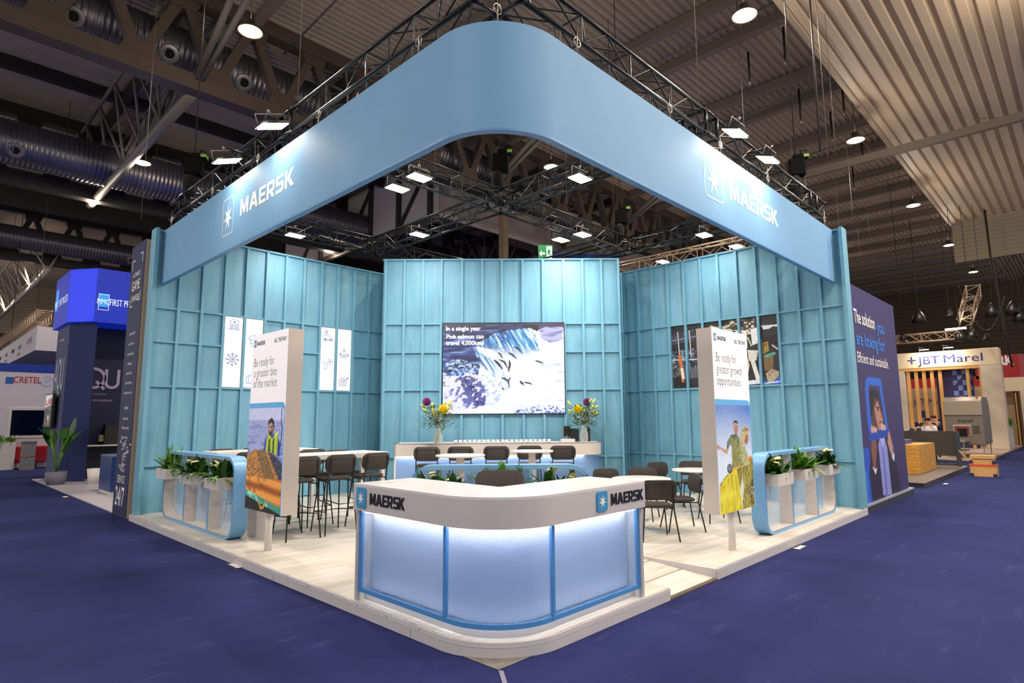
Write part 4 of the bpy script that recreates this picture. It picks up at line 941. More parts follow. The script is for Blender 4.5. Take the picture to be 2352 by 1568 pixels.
# ================================================================== PLANTER SCREENS
perf = mesh_mat('perforated_panel', '#bcd4ee', .012, .012, .42, 0)
inw = mat('planter_inner_white', '#d3cbc4', rough=.5)
def planter(label, O, U, D, L, h, dep, parts, nb=3, divs=None, boxes=None, meshm=perf):
    """O lower front corner, U along, D inward (depth)"""
    O, U, D = Vector(O), Vector(U), Vector(D); t = thing('planter_screen', label, 'planter', tuple(O)); r, th = .26, .045
    o_, i_ = rrect(L, h, r, 8), rrect(L-2*th, h-2*th, r-th, 8, th, th); m = len(o_); k = dep; n_ = D
    def P(a, b, c): return U*a+Z*b+D*c
    vs = [P(a,b,0) for a,b in o_]+[P(a,b,k) for a,b in o_]+[P(a,b,0) for a,b in i_]+[P(a,b,k) for a,b in i_]
    mb = MB(); mb.add(vs, [(j,(j+1)%m,m+(j+1)%m,m+j) for j in range(m)]+[(j,(j+1)%m,2*m+(j+1)%m,2*m+j) for j in range(m)]+[(m+j,m+(j+1)%m,3*m+(j+1)%m,3*m+j) for j in range(m)])
    mb.build('outer_frame', bluepaint, t, auto=True)
    mb = MB(); j_ = rrect(L-2*th-.012, h-2*th-.012, r-th-.006, 8, th+.006, th+.006)
    mb.add([P(a,b,.006) for a,b in i_]+[P(a,b,k-.006) for a,b in i_]+[P(a,b,.006) for a,b in j_]+[P(a,b,k-.006) for a,b in j_], [(2*m+j,2*m+(j+1)%m,3*m+(j+1)%m,3*m+j) for j in range(m)]+[(j,(j+1)%m,2*m+(j+1)%m,2*m+j) for j in range(m)]+[(m+j,m+(j+1)%m,3*m+(j+1)%m,3*m+j) for j in range(m)])
    mb.build('inner_lining', inw, t, auto=True)
    ds = divs or [L*j/nb for j in range(1, nb)]
    for u in ds: mb = MB(); mb.fbox(P(u-.02,th,.004), U*.04, D*(k-.008), Z*(h-2*th)); mb.build('divider', inw, t); mb = MB(); mb.fbox(P(u-.021,th,.0), U*.042, D*.006, Z*(h-2*th)); mb.build('divider_edge', bluepaint, t)
    a = O+U*(th+.01)+D*(k-.03); b_ = O+U*(L-th-.01)+D*(k-.03); q = Vector(t.location)
    uv_panel([(a.x-q.x, a.y-q.y), (b_.x-q.x, b_.y-q.y)], .06, h-.05, 'perforated_back', meshm, t, org=0)
    out = []
    for (u0, u1) in boxes or []:
        mb = MB(); z0, z1 = parts; w_ = u1-u0; f = -.15; bk = k*.72; x_ = .012
        q8 = [P(a_,z_,c_) for z_ in (z0,z1) for a_, c_ in ((u0,f),(u1,f),(u1,bk),(u0,bk))]+[P(a_,z_,c_) for z_ in (z1,z0+.012) for a_, c_ in ((u0+x_,f+x_),(u1-x_,f+x_),(u1-x_,bk-x_),(u0+x_,bk-x_))]; mb.add(q8, [(0,1,2,3)]+[(j,(j+1)%4,4+(j+1)%4,4+j) for j in range(4)]+[(4+j,4+(j+1)%4,8+(j+1)%4,8+j) for j in range(4)]+[(8+j,8+(j+1)%4,12+(j+1)%4,12+j) for j in range(4)]+[(12,13,14,15)])
        bx = mb.build('plant_box', white, t)
        mb = MB(); mb.fbox(P(u0+.012,z1-.05,f+.012), U*(w_-.024), D*(bk-f-.024), Z*.02); mb.build('soil', mat('soil','#2a1f17',rough=.95,noise=.3,nscale=30), bx)
        out.append(O+P((u0+u1)/2, z1-.03, (f+bk)/2))
    return t, out
ang = lambda U: math.atan2(U.y, U.x)
PLU = -Y; LL_ = 8.76-5.60
t, c = planter('light blue rounded planter screen on the left with three white plant boxes', (.27,8.76,H0), -Y, X, LL_, 1.16, .21, (.70,.87), divs=[1.12, 2.20], boxes=[(.10,.60),(1.32,1.84),(2.44,2.96)])
for P, k, s in zip(c, ('spiky','lily','lily'), ('spiky green plant in the farthest box of the left planter screen','plant with pale yellow flowers in the middle box of the left planter screen','plant with cream flower in the box nearest to the left totem')): planter_plant(P, -PI/2, k, s, 11+int(P.y*3))
t, c = planter('light blue rounded planter screen on the right with three white plant boxes', (5.60,.27,H0), X, Y, 3.2, 1.16, .21, (.70,.87), divs=[1.06, 2.2], boxes=[(.12,.72),(1.22,1.82),(2.42,2.98)])
for P, k, s in zip(c, ('lily','broad','lily'), ('plant with cream flowers in the box nearest to the right totem','bushy bright green plant in the middle box of the right planter screen','plant with variegated leaves in the farthest box of the right planter screen')): planter_plant(P, 0, k, s, 31+int(P.x*3))
cpc = Vector((1.72,1.72,H0)); cu = Vector((1,-1,0)).normalized(); cd_ = Vector((1,1,0)).normalized(); LC_ = 2.1
cmesh = mesh_mat('blue_wire_mesh', '#5d98d8', .05, .022, .2)
t, c = planter('light blue rounded planter screen with wire mesh standing behind the reception stool', cpc-cu*LC_/2, cu, cd_, LC_, 1.16, .21, (.70,.87), divs=[.70,1.4], boxes=[(.10,.60),(.8,1.3),(1.5,2.0)], meshm=cmesh)
for P, k, s in zip(c, ('lily','broad','lily'), ('plant with a pale yellow bloom left of the reception stool backrest','plant hidden behind the reception stool backrest','plant with cream and green leaves right of the reception stool backrest')): planter_plant(P, -PI/4, k, s, 51+int(P.x*5))
# ================================================================== BOUQUETS
def bouquet(loc, label, seed, glabel):
    t = thing('flower_vase', label, 'vase', loc, 0, 'bouquets on the bar'); t.scale = (1.12,)*3; rr = random.Random(seed)
    gl = bpy.data.materials.get('vase_glass')
    if not gl:
        gl = bpy.data.materials.new('vase_glass'); gl.use_nodes = True; b = gl.node_tree.nodes['Principled BSDF']; b.inputs['Base Color'].default_value = (.9,.95,.93,1); b.inputs['Roughness'].default_value = .05; b.inputs['Alpha'].default_value = .28
    MB().lathe([(.075,0),(.085,.05),(.08,.14),(.05,.24),(.06,.34),(.057,.34),(.047,.24),(.077,.14),(.08,.05),(.07,.01)], n=24, cap=False).build('glass_vase', gl, t)
    mb = MB()
    for k in range(26):
        a = rr.uniform(0, 2*PI); r1 = rr.uniform(.02,.06); a2 = a+PI+rr.uniform(-.4,.4); mb.tube([(r1*math.cos(a), r1*math.sin(a), .02),(.0,0,.26),(.08*math.cos(a2),.08*math.sin(a2),.42)], .004, 4, False)
    mb.build('stems', mat('stem_green','#76863e',rough=.6), t)
    mb = MB()
    for k in range(300):
        a = rr.uniform(0,2*PI); r1 = abs(rr.gauss(.16,.09)); z = .42+rr.uniform(-.12,.26)-max(0,r1-.2)*.8; leaf(mb, (r1*math.cos(a), r1*math.sin(a), z), a+rr.uniform(-.6,.6), rr.uniform(-.3,1.0), rr.uniform(.06,.14), .034, .8, 4)
    for k in range(7):   # long eucalyptus sprays
        a = rr.uniform(0,2*PI); L = rr.uniform(.28,.46); dz = rr.uniform(-.25,.3)
        for j in range(14):
            s = j/13; leaf(mb, (L*s*math.cos(a), L*s*math.sin(a), .45+dz*s-.16*s*s), a+(1.2 if j%2 else -1.2), .2, .06, .03, .5, 3)
    mb.build('foliage', mat('bouquet_green','#4d6b42',rough=.6,noise=.3,nscale=20), t)
    mb = MB()
    for k in range(9):
        a = rr.uniform(0,2*PI); r1 = rr.uniform(.1,.27); z = rr.uniform(.45,.74); L = .13; u = Vector((math.cos(a)*.5, math.sin(a)*.5, rr.uniform(.4,1))).normalized(); p = Vector((r1*math.cos(a), r1*math.sin(a), z))
        mb.tube([p, p+u*L*.3, p+u*L*.7, p+u*L], [.006,.024,.02,.004], 7)
    mb.build('lily_buds', mat('lily_yellow','#d8cf5a',rough=.5,noise=.15,nscale=15), t)
    vdir = Vector((-.7,-.7,0))
    def ball(p, r, m, name, n):
        mb = MB(); 
        for k in range(n):
            z = 1-2*(k+.5)/n; a = k*2.399963; q = math.sqrt(1-z*z); d = Vector((q*math.cos(a), q*math.sin(a), z)); mb.tube([p+d*r*.3, p+d*r*.75, p+d*r], [r*.06,r*.12,r*.04], 4, False)
        mb.build(name, m, t)
    return t, ball, vdir, rr
for loc, lab, seed, sgn in ((onz(1006,1019,1.31), 'glass vase with mixed yellow and purple flowers at the left end of the bar', 5, -1), (onz(1341,1013,1.31)+Vector((-.05,-.05,0)), 'glass vase with yellow and purple flowers at the right end of the bar', 9, 1)):
    loc = Vector((loc.x, loc.y, 1.31)); t, ball, vd, rr = bouquet(loc, lab, seed, '')
    rv = CU
    ball(rv*(.10 if sgn < 0 else -.12)+vd*.12+Z*.60, .085, mat('yellow_chrysanthemum','#f2d80c',rough=.6), 'yellow_chrysanthemum', 420)
    MB().tube([(0,0,.3), tuple(rv*(-.20 if sgn < 0 else .06)+vd*.05+Z*.74)], .005, 5).build('allium_stem', MATS['stem_green'], t); ball(rv*(-.20 if sgn < 0 else .06)+vd*.05+Z*.74, .075, mat('purple_allium','#8a3d82',rough=.7), 'purple_allium', 260)
    mb = MB()
    for k in range(150):
        a = rr.uniform(0,2*PI); r1 = rr.uniform(0,.15); p = Vector((r1*math.cos(a), r1*math.sin(a), .45+rr.uniform(-.06,.16)))+vd*.06; mb.box(p.x-.007,p.x+.007,p.y-.007,p.y+.007,p.z-.007,p.z+.007)
    mb.build('small_white_blossoms', mat('pinkish_white','#dccfc0',rough=.8), t)['kind'] = 'stuff'
# black equipment on the bar right end
def on_bar(px, py, dn=0): P = onz(px, py, 1.31); return Vector((P.x, P.y, 1.31))-bn_*dn
P = on_bar(1323, 1014, .12); mb = MB(); mb.fbox(-bu*.085, bu*.17, -bn_*.10, Z*.27); o = mb.build('black_box', mat('black_card','#1b1a1b',rough=.6)); o.location = P; tag(o, 'tall black box standing on the bar left of the right vase', 'box')
P = on_bar(1357, 1014, .15); mb = MB(); mb.fbox(-bu*.02, bu*.04, -bn_*.10, Z*.30); o = mb.build('black_folder', MATS['black_card']); o.location = P; tag(o, 'narrow black upright folder on the bar right of the right vase', 'folder')
P = on_bar(1306, 1014, .2); t = thing('tablet_stand', 'black payment screen on a silver stand at the right end of the bar', 'screen', P)
mb = MB(); mb.fbox(-bu*.07+Z*.10-bn_*.0, bu*.14, -bn_*.02, Z*.22); mb.build('screen', MATS['black_card'], t); mb = MB(); mb.fbox(-bu*.085+Z*.12, bu*.012, -bn_*.05, Z*.25); mb.build('silver_edge', MATS['silver_truss'], t); mb = MB(); mb.fbox(-bu*.05, bu*.1, -bn_*.09, Z*.012); mb.tube([(0,0,0),(0,0,.12)], .012, 6); mb.build('foot', MATS['silver_truss'], t)
P = on_bar(1292, 1015, .1); mb = MB(); mb.fbox(Vector((0,0,0)), bu*.28, -bn_*.2, Z*.06); o = mb.build('white_tray', white); o.location = P; tag(o, 'low white tray on the bar left of the black screen', 'tray')

# ================================================================== PRINTED AND DISPLAYED PICTURES
ink = mat('dark_ink', '#22242c', rough=.5); wink = mat('white_ink', '#f4f2f4', rough=.5)
def textline(s, O, U, w, cap, m, parent, depth=.004, name='lettering', offset=0):
    """one line of writing: O = left end of the base line, cap = capital height"""
    v, f = text_mesh(s, offset); hv, _ = text_mesh('H'); H = max(a[1] for a in hv); x0 = min(a[0] for a in v); x1 = max(a[0] for a in v)
    U, O = Vector(U), Vector(O); N = U.cross(Z)
    mb = MB(); mb.add([O+U*((a[0]-x0)/(x1-x0)*w)+Z*(a[1]/H*cap)+N*depth for a in v], f)
    me = bpy.data.meshes.new(name); me.from_pydata(mb.v, [], mb.f); me.materials.append(m); o = bpy.data.objects.new(name, me); col.objects.link(o); o.parent = parent; return o
def zs(pts, x0, y0, x1, y1): return [((a-x0)/(x1-x0), 1-(b-y0)/(y1-y0)) for a, b in pts]
# ---- the salmon film on the big screen
def paint_screen():
    c = Canvas(340, 252, '#f6f7ff'); S = lambda p: zs(p, 28, 35, 1160, 878)
    X_, Y_ = c.X, c.Y; n1 = c.noiseuv(X_+.25*Y_, Y_-.12*X_, 9, 46, 4, 1); n2 = c.noise(60, 60, 3, 5); n3 = c.noise(6, 22, 4, 9); fall = c.noiseuv(X_+.42*Y_, Y_, 90, 7, 3, 31); mist = c.noise(8, 8, 4, 41); c.warp(.028, 18); white_ = np.exp(-((X_-.60)**2/.03+(Y_-.50)**2/.012))
    c.mix(1, n3, .5, .75, '#d9dcf6', .6)
    m = c.poly(S([(28,35),(1160,35),(1160,110),(900,95),(830,85),(740,90),(590,120),(480,150),(410,190),(330,250),(300,270),(390,400),(330,425),(200,405),(28,440)]), '#44549a')
    c.mix(m, n1, .46, .58, '#20264f', .95); c.mix(m, n1, .42, .30, '#90a8de', .9); c.mix(m, Y_, .80, .97, '#2a2637', .75); c.mix(m, X_, .5, .95, '#6a5f90', .5)
    m = c.poly(S([(28,400),(200,380),(290,410),(385,425),(350,525),(230,500),(170,540),(28,510)]), '#3560a4'); c.mix(m, n1, .46, .60, '#171d45'); c.mix(m, n2, .50, .62, '#c3d8f4', .95)
    m = c.poly(S([(410,190),(480,150),(590,118),(740,88),(830,82),(880,150),(925,300),(830,325),(760,330),(690,385),(600,335),(480,285),(330,260)]), '#72b4e4')
    c.mix(m, fall, .50, .62, '#2a5aa8', .85); c.mix(m, fall, .42, .32, '#e6f2fd', .9); c.mix(m & (X_ < .52), n2, .52, .66, '#2a3268', .8); c.mix(m & (X_ > .6), fall, .40, .55, '#2f9fd2', .5); c.mix(m, Y_, .74, .64, '#eef4ff', .8)
    m = c.poly(S([(300,262),(430,345),(560,440),(650,565),(580,600),(470,500),(380,410)]), '#a9d3f0'); c.mix(m, fall, .48, .6, '#3474b8', .85); c.mix(m, fall, .42, .34, '#f2f8ff', .9)
    m = c.poly(S([(28,505),(170,535),(350,525),(420,640),(500,720),(430,800),(180,855),(28,830)]), '#e4e4fb'); diag = c.noiseuv(X_-.35*Y_, Y_+.2*X_, 55, 38, 3, 51)
    core = np.clip(1-np.abs((X_-.10)-(.62-Y_)*.42)/.17, 0, 1); c.mix(m, diag*.7+core*.26, .44, .52, '#23256e', 1); c.mix(m, diag, .50, .66, '#7c83cf', .6)
    m = c.poly(S([(350,500),(560,560),(640,640),(560,780),(430,800),(420,640)]), '#f3f5ff'); c.mix(m, diag, .52, .66, '#a9bfe9', .8)
    c.mix(X_ > -1, white_*.75+mist*.35, .45, .85, '#fbfcff')
    c.poly(S([(750,35),(905,50),(918,95),(890,120),(860,100),(780,80)]), '#2a2226'); c.poly(S([(960,45),(1150,35),(1150,72),(1000,60)]), '#4a3a4c')
    m = c.poly(S([(905,90),(1155,70),(1155,190),(1040,215),(930,160)]), '#c5c2ea'); c.mix(m, n1, .45, .6, '#6f78b8', .8)
    m = c.poly(S([(700,860),(930,800),(1160,830),(1160,878),(700,878)]), '#e3e9fb'); c.mix(m, n2, .44, .58, '#3049a8', .95)
    for cx, cy in ((1095,430),(1110,580),(1120,760),(1125,495)): c.ell(*S([(cx,cy)])[0], .035, .012, '#c3d3ee', .8)
    def fish(pts, w):
        q = S(pts); c.line(q, w*.55, '#4a506e', 1, .75); k = len(q)//2; c.line([((q[0][0]+q[1][0])/2, (q[0][1]+q[1][1])/2)]+q[1:-1]+[((q[-2][0]+q[-1][0])/2, (q[-2][1]+q[-1][1])/2)], w*.85, '#33374c', 1, .75)
        e = q[-1]; c.line([(e[0]-.006, e[1]+.012), (e[0]+.006, e[1]-.012)], w*.35, '#33374c', 1, .75)
    for pts, w in (([(692,260),(730,275),(762,312)],.010),([(642,316),(675,332),(706,362)],.010),([(540,310),(565,330),(578,356)],.009),([(508,384),(540,412),(575,456)],.013),([(553,380),(600,400),(626,450)],.010),([(648,390),(652,430),(640,482)],.011),
                   ([(892,390),(920,398),(955,412)],.008),([(575,550),(610,560),(632,580)],.010),([(655,548),(635,580),(645,632)],.008),([(748,582),(760,596),(775,608)],.011),([(785,592),(820,598),(848,606)],.008),([(580,640),(584,648),(588,655)],.008)): fish(pts, w)
    return c.soften(1, .05)
def crossing(px, py, off): return onp(px, py, CA+CN*off, CN)
sl, sr = crossing(1016.5, 949.5, .085), crossing(1294.5, 742, .085)
SW, SH = (sr-sl).dot(CU), 2.03
scn = thing('video_wall', 'large bright video wall showing salmon leaping up a waterfall, on the back wall', 'screen', (sl.x, sl.y, 1.91))
mb = MB(); mb.fbox(-CU*.02-Z*.02-CN*.05, CU*(SW+.04), CN*.047, Z*(SH+.04)); mb.build('screen_frame', mat('screen_bezel','#101114',rough=.4), scn)
paint_screen().grid('display', (0,0,0), CU, Z, SW, SH, attr_mat('display_glow', .3, .92), scn, depth=.001)
wt = mat('film_caption', '#ffffff', emit='#ffffff', estr=1.1)
cw = SW/1132; 
for s, x0, x1, yb, capz in (('In a single year',55,378,102,38),('Pink salmon can',58,408,178,38),('travel 4,000kms',56,408,238,38)):
    textline(s, CU*((x0-28)*cw)+Z*(SH*(1-(yb-35)/843)), CU, (x1-x0)*cw, capz*cw, wt, scn, .004, 'caption', .006)
# ---- totem posters
def paint_left():
    c = Canvas(190, 250, '#b9b9dc'); S = lambda p: zs(p, 40, 66, 300, 850)   # approx. rectified
    n = c.noise(6, 60, 4, 3); n2 = c.noise(60, 70, 3, 4); n3 = c.noise(10, 16, 3, 8)
    y = c.Y; c.warp(.006, 20)
    c.put(y > .84, '#c2c2e2', .8); c.put((y <= .88), '#8f95c4', .75); c.put((y < .88) & (n > .55), '#6f78b0', .6); c.put((y < .66) & (n > .5), '#5a64a2', .6); c.put((y>.86)&(y<.885)&(c.X<.5), '#a0a3cc', .8)
    # net mounds
    m = c.poly([(0,.53),(.2,.58),(.5,.60),(.62,.55),(.78,.46),(1,.40),(1,.30),(0,.32)], '#5a4a34')
    m = c.poly([(.58,.60),(.75,.56),(1,.47),(1,.28),(.9,.3)], '#2b2a38'); c.mix(m, n2, 0.500, 0.600, '#56566e', .8)
    m = c.poly([(0,.53),(.2,.585),(.5,.60),(.62,.56),(.96,.30),(0,.30)], '#6a4a2a'); c.mix(m, n2, 0.450, 0.550, '#c8823a', .9); c.mix(m, n2, 0.410, 0.310, '#3a3325', .9)
    m = c.poly([(.30,.57),(.52,.58),(.85,.31),(.52,.31)], '#4b4532'); c.mix(m, n2, 0.500, 0.600, '#a5814a', .8)
    nm = c.poly([(0,.53),(.2,.585),(.5,.60),(.62,.56),(.96,.30),(0,.30)], '#000000', 0); c.net(nm, 95, .22, '#e0913f', .75); nk = c.poly([(.30,.57),(.52,.58),(.85,.31),(.52,.31)], '#000000', 0); c.net(nk, 95, .3, '#2c2820', .8, 1.1); nd = c.poly([(.58,.60),(.75,.56),(1,.47),(1,.30),(.9,.3)], '#000000', 0); c.net(nd, 80, .3, '#191826', .8, .2)
    # blurred orange ropes
    b = np.sin((c.Y*1.0+c.X*.05+.004*np.sin(c.X*9))*2*PI*7)
    m = (c.Y < .32+.006*np.sin(c.X*9)) & (c.Y > .02); c.put(m, '#c8701f'); c.put(m & (b > .3), '#e89a44', .8); c.put(m & (b < -.55), '#7a3f12', .8); c.mix(m, n3, 0.570, 0.670, '#5d3210', .5)
    d = c.Y < (.17-.13*c.X+.02*np.sin(c.X*14)); c.put(d, '#15110f'); g = (c.Y < (.19-.12*c.X)) & (c.Y > (.13-.12*c.X)); c.put(g, '#2d8f7a', .9); c.mix(g, n3, 0.500, 0.600, '#9fd8c4', .8)
    c.line([(.40,.09),(.47,.03),(.55,.05),(.62,.12),(.66,.17)], .014, '#c98a3c', .9)
    # man
    c.poly([(.48,.575),(.495,.68),(.56,.735),(.66,.745),(.84,.745),(.92,.67),(.925,.54),(.75,.56)], '#2546a0'); c.poly([(.86,.72),(.92,.66),(.925,.55),(.88,.55)], '#1a3170')
    c.poly([(.535,.575),(.55,.70),(.60,.755),(.66,.735),(.69,.70),(.75,.72),(.80,.765),(.86,.715),(.85,.55),(.68,.57)], '#a9bb2c'); c.poly([(.60,.575),(.615,.70),(.655,.70),(.67,.575)], '#39421c'); c.poly([(.72,.57),(.725,.70),(.765,.71),(.775,.56)], '#39421c'); c.poly([(.765,.735),(.83,.775),(.87,.75),(.80,.71)], '#c9da3c')
    c.ell(.655,.805,.078,.068,'#c29a8a'); c.ell(.70,.80,.045,.06,'#8f6656',.8); c.poly([(.585,.795),(.60,.75),(.64,.725),(.69,.735),(.72,.77),(.725,.80),(.69,.775),(.64,.772)], '#3a2a28'); c.ell(.635,.775,.022,.010,'#a8695e')
    c.line([(.600,.815),(.632,.818)], .006, '#2a1f20', 1, .8); c.line([(.660,.817),(.695,.812)], .006, '#2a1f20', 1, .8); c.line([(.645,.812),(.638,.793),(.650,.791)], .004, '#8a5f52', 1, .8)
    c.poly([(.575,.825),(.57,.86),(.60,.885),(.66,.905),(.72,.89),(.75,.85),(.745,.79),(.72,.80),(.71,.84),(.66,.855),(.61,.845)], '#19161b'); c.ell(.738,.795,.016,.024,'#8b6256')
    c.line([(.94,1),(.93,.85),(.965,.8),(.93,.62)], .010, '#1b1b26'); c.line([(1,.55),(.99,.9)], .006, '#8a97d8')
    return c.soften(1, .16)
def paint_right():
    c = Canvas(190, 250, '#7fa6dc'); n2 = c.noise(50, 90, 3, 14); n3 = c.noise(14, 20, 3, 15); nv = c.noise(90, 12, 3, 16)
    t = c.Y[..., None]; top = np.array(srgbl('#4f7fcb')); mid = np.array(srgbl('#e4eaf6'))
    k = np.clip((t-.45)/.5, 0, 1); r_ = np.clip(1-np.hypot((c.X-.3)*.9, c.Y-.45)[..., None]*1.3, 0, 1); c.a = top*k+mid*(1-k); c.a = c.a*(1-r_*.5)+mid*r_*.5
    # trousers and yellow net
    m = c.poly([(.03,0),(.03,.27),(.20,.34),(.45,.385),(.7,.40),(.95,.47),(1,.46),(1,0)], '#8a7a2e'); c.mix(m, nv, 0.450, 0.550, '#3a3018', .9); c.mix(m, nv, 0.410, 0.310, '#d8c24a', .8)
    m = c.poly([(.0,0),(.02,.25),(.20,.33),(.50,.40),(.55,.30),(.62,.10),(.60,0)], '#e8cf10'); c.mix(m, nv, 0.550, 0.650, '#b09405', .8); c.mix(m, nv, 0.410, 0.310, '#f7ec4e', .9)
    c.poly([(.62,.0),(.70,.22),(.66,.30),(.58,.20)], '#e4e2dc', .9); c.poly([(.85,.03),(.92,.28),(.99,.24),(.97,0)], '#1c1620', .9); c.poly([(.88,.14),(.95,.2),(.97,.1)], '#8d82a0', .8)
    c.line([(.35,.385),(.6,.41),(.95,.485)], .016, '#e8a23a'); c.line([(.6,.40),(.98,.475)], .012, '#d9602c')
    c.warp(.006, 20); ny = c.poly([(.03,0),(.03,.27),(.20,.34),(.45,.385),(.7,.40),(.95,.47),(1,.46),(1,0)], '#000000', 0); c.net(ny & (c.X > .5), 80, .18, '#e6d24a', .8)
    # torso
    m = c.poly([(.38,.40),(.40,.60),(.34,.63),(.28,.55),(.24,.57),(.28,.66),(.40,.715),(.56,.72),(.66,.66),(.78,.62),(.82,.52),(.80,.42)], '#5c6248'); c.mix(m, n3, 0.470, 0.570, '#8a8c66', .8); c.mix(m, n2, 0.570, 0.670, '#23281f', .8)
    for k in range(14): c.line([(.42+.03*k,.68-.01*k),(.38+.033*k,.52),(.44+.03*k,.40)], .005, '#d9cd3c', .8)
    c.poly([(.30,.60),(.24,.575),(.10,.605),(.02,.625),(.00,.60),(.04,.585),(.10,.582),(.26,.53)], '#d09a7c'); c.ell(.025,.61,.035,.022,'#c98c70')
    c.ell(.545,.78,.075,.055,'#c79a84'); c.ell(.545,.752,.05,.028,'#b98873'); c.poly([(.47,.80),(.48,.84),(.54,.855),(.61,.84),(.62,.80),(.60,.825),(.49,.83)], '#2d2320'); c.line([(.51,.79),(.53,.79)], .005, '#3a2723'); c.line([(.57,.79),(.59,.79)], .005, '#3a2723'); c.line([(.53,.757),(.56,.757)], .005, '#8a4c42'); c.poly([(.50,.72),(.60,.72),(.585,.75),(.51,.75)], '#b08068')
    # fish held over the shoulder
    c.poly([(.62,.62),(.66,.72),(.72,.78),(.84,.80),(.96,.765),(.99,.735),(.92,.70),(.93,.65),(.88,.625),(.86,.66),(.80,.62),(.76,.55),(.68,.56)], '#c9b48c'); c.poly([(.78,.64),(.84,.71),(.90,.70),(.88,.63),(.83,.60)], '#b05a4a'); c.poly([(.70,.74),(.84,.79),(.95,.765),(.90,.745),(.78,.74)], '#8d8160', .8); c.ell(.88,.755,.014,.010,'#1b1b18'); c.poly([(.93,.70),(.99,.735),(.96,.70)], '#e6ddd2')
    m = c.poly([(.66,.66),(.84,.55),(.90,.42),(.78,.40),(.62,.50)], '#9a9a6a', .75); c.mix(m, n2, 0.530, 0.630, '#e6dc9a', .8)
    c.ell(.31,.40,.07,.045,'#3a3f3a'); c.ell(.31,.405,.045,.03,'#8f958f',.7)
    return c.soften(1, .16)
def totem_face(t, fO, U, w, h, canvas, lines, right):
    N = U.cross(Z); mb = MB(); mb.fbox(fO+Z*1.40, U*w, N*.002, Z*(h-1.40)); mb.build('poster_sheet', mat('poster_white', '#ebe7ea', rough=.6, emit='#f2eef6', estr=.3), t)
    # blue band with rounded right shoulder, picture below
    mb = MB(); mb.prism([(0,1.345),(0,0),(0,0)][0:1]+[(0,1.33),(w,1.26),(w,1.33)]+[(w-.075+.075*math.cos(a),1.33+.075*math.sin(a)) for a in [PI/2*k/6 for k in range(1,7)]]+[(0,1.405)], fO+N*.001, U, Z, N*.0015) if 0 else None
    mb = MB(); mb.fbox(fO, U*w, N*.002, Z*1.40); mb.build('poster_white_base', MATS['poster_white'], t)
    band_ = [(0,0),(w,0)]+[(w-.09+.09*math.cos(a), 1.315+.09*math.sin(a)) for a in [PI/2*k/8 for k in range(9)]]+[(0,1.405)]
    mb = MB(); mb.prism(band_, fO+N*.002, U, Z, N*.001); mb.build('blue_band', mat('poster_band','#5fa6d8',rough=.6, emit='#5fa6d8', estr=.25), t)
    ph, r = 1.335, .06; pw = w-.02; c = canvas
    d = (c.X > 1-r/pw) & (c.Y > 1-r/ph) & (np.hypot((c.X-(1-r/pw))*pw, (c.Y-(1-r/ph))*ph) > r); c.put(d, '#5fa6d8')
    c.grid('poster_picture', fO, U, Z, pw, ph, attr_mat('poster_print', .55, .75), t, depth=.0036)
    zt_ = h; O = fO
    p_ = MB(); p_.prism(rrect(.075,.10,.008,3), O+U*.05+Z*(zt_-.165)+N*.002, U, Z, N*.001); lp_ = p_.build('logo_plate', mat('poster_logo_blue','#5b9bd0',rough=.5), t)
    v, f = star(0,0,1,.4); put_flat(v, f, O+U*.058+Z*(zt_-.155), U, Z, .058, .08, wink, lp_, 'star', .005)
    wv_, wf_ = wordmark(); put_flat(wv_, wf_, O+U*.155+Z*(zt_-.148), U, Z, .25, .055, ink, t, 'lettering', .004)
    textline('ALL THE WAY', O+U*(w-.40)+Z*(zt_-.15), U, .36, .055, ink, t, offset=.012)
    for s, (x0, x1, z) in lines: textline(s, O+U*x0+Z*z, U, x1-x0, .118, ink, t, offset=-.017)
totem_face(tL, fL, -Y, 1.085, 2.345, paint_left(), [('Be ready for',(.09,.72,1.905)),('a greater bite',(.09,.80,1.76)),('of the market',(.09,.82,1.615))], False)
totem_face(tR, fR, X, 1.05, 2.31, paint_right(), [('Be ready for',(.09,.69,1.885)),('greater growth',(.09,.84,1.735)),('opportunities',(.09,.78,1.585))], True)
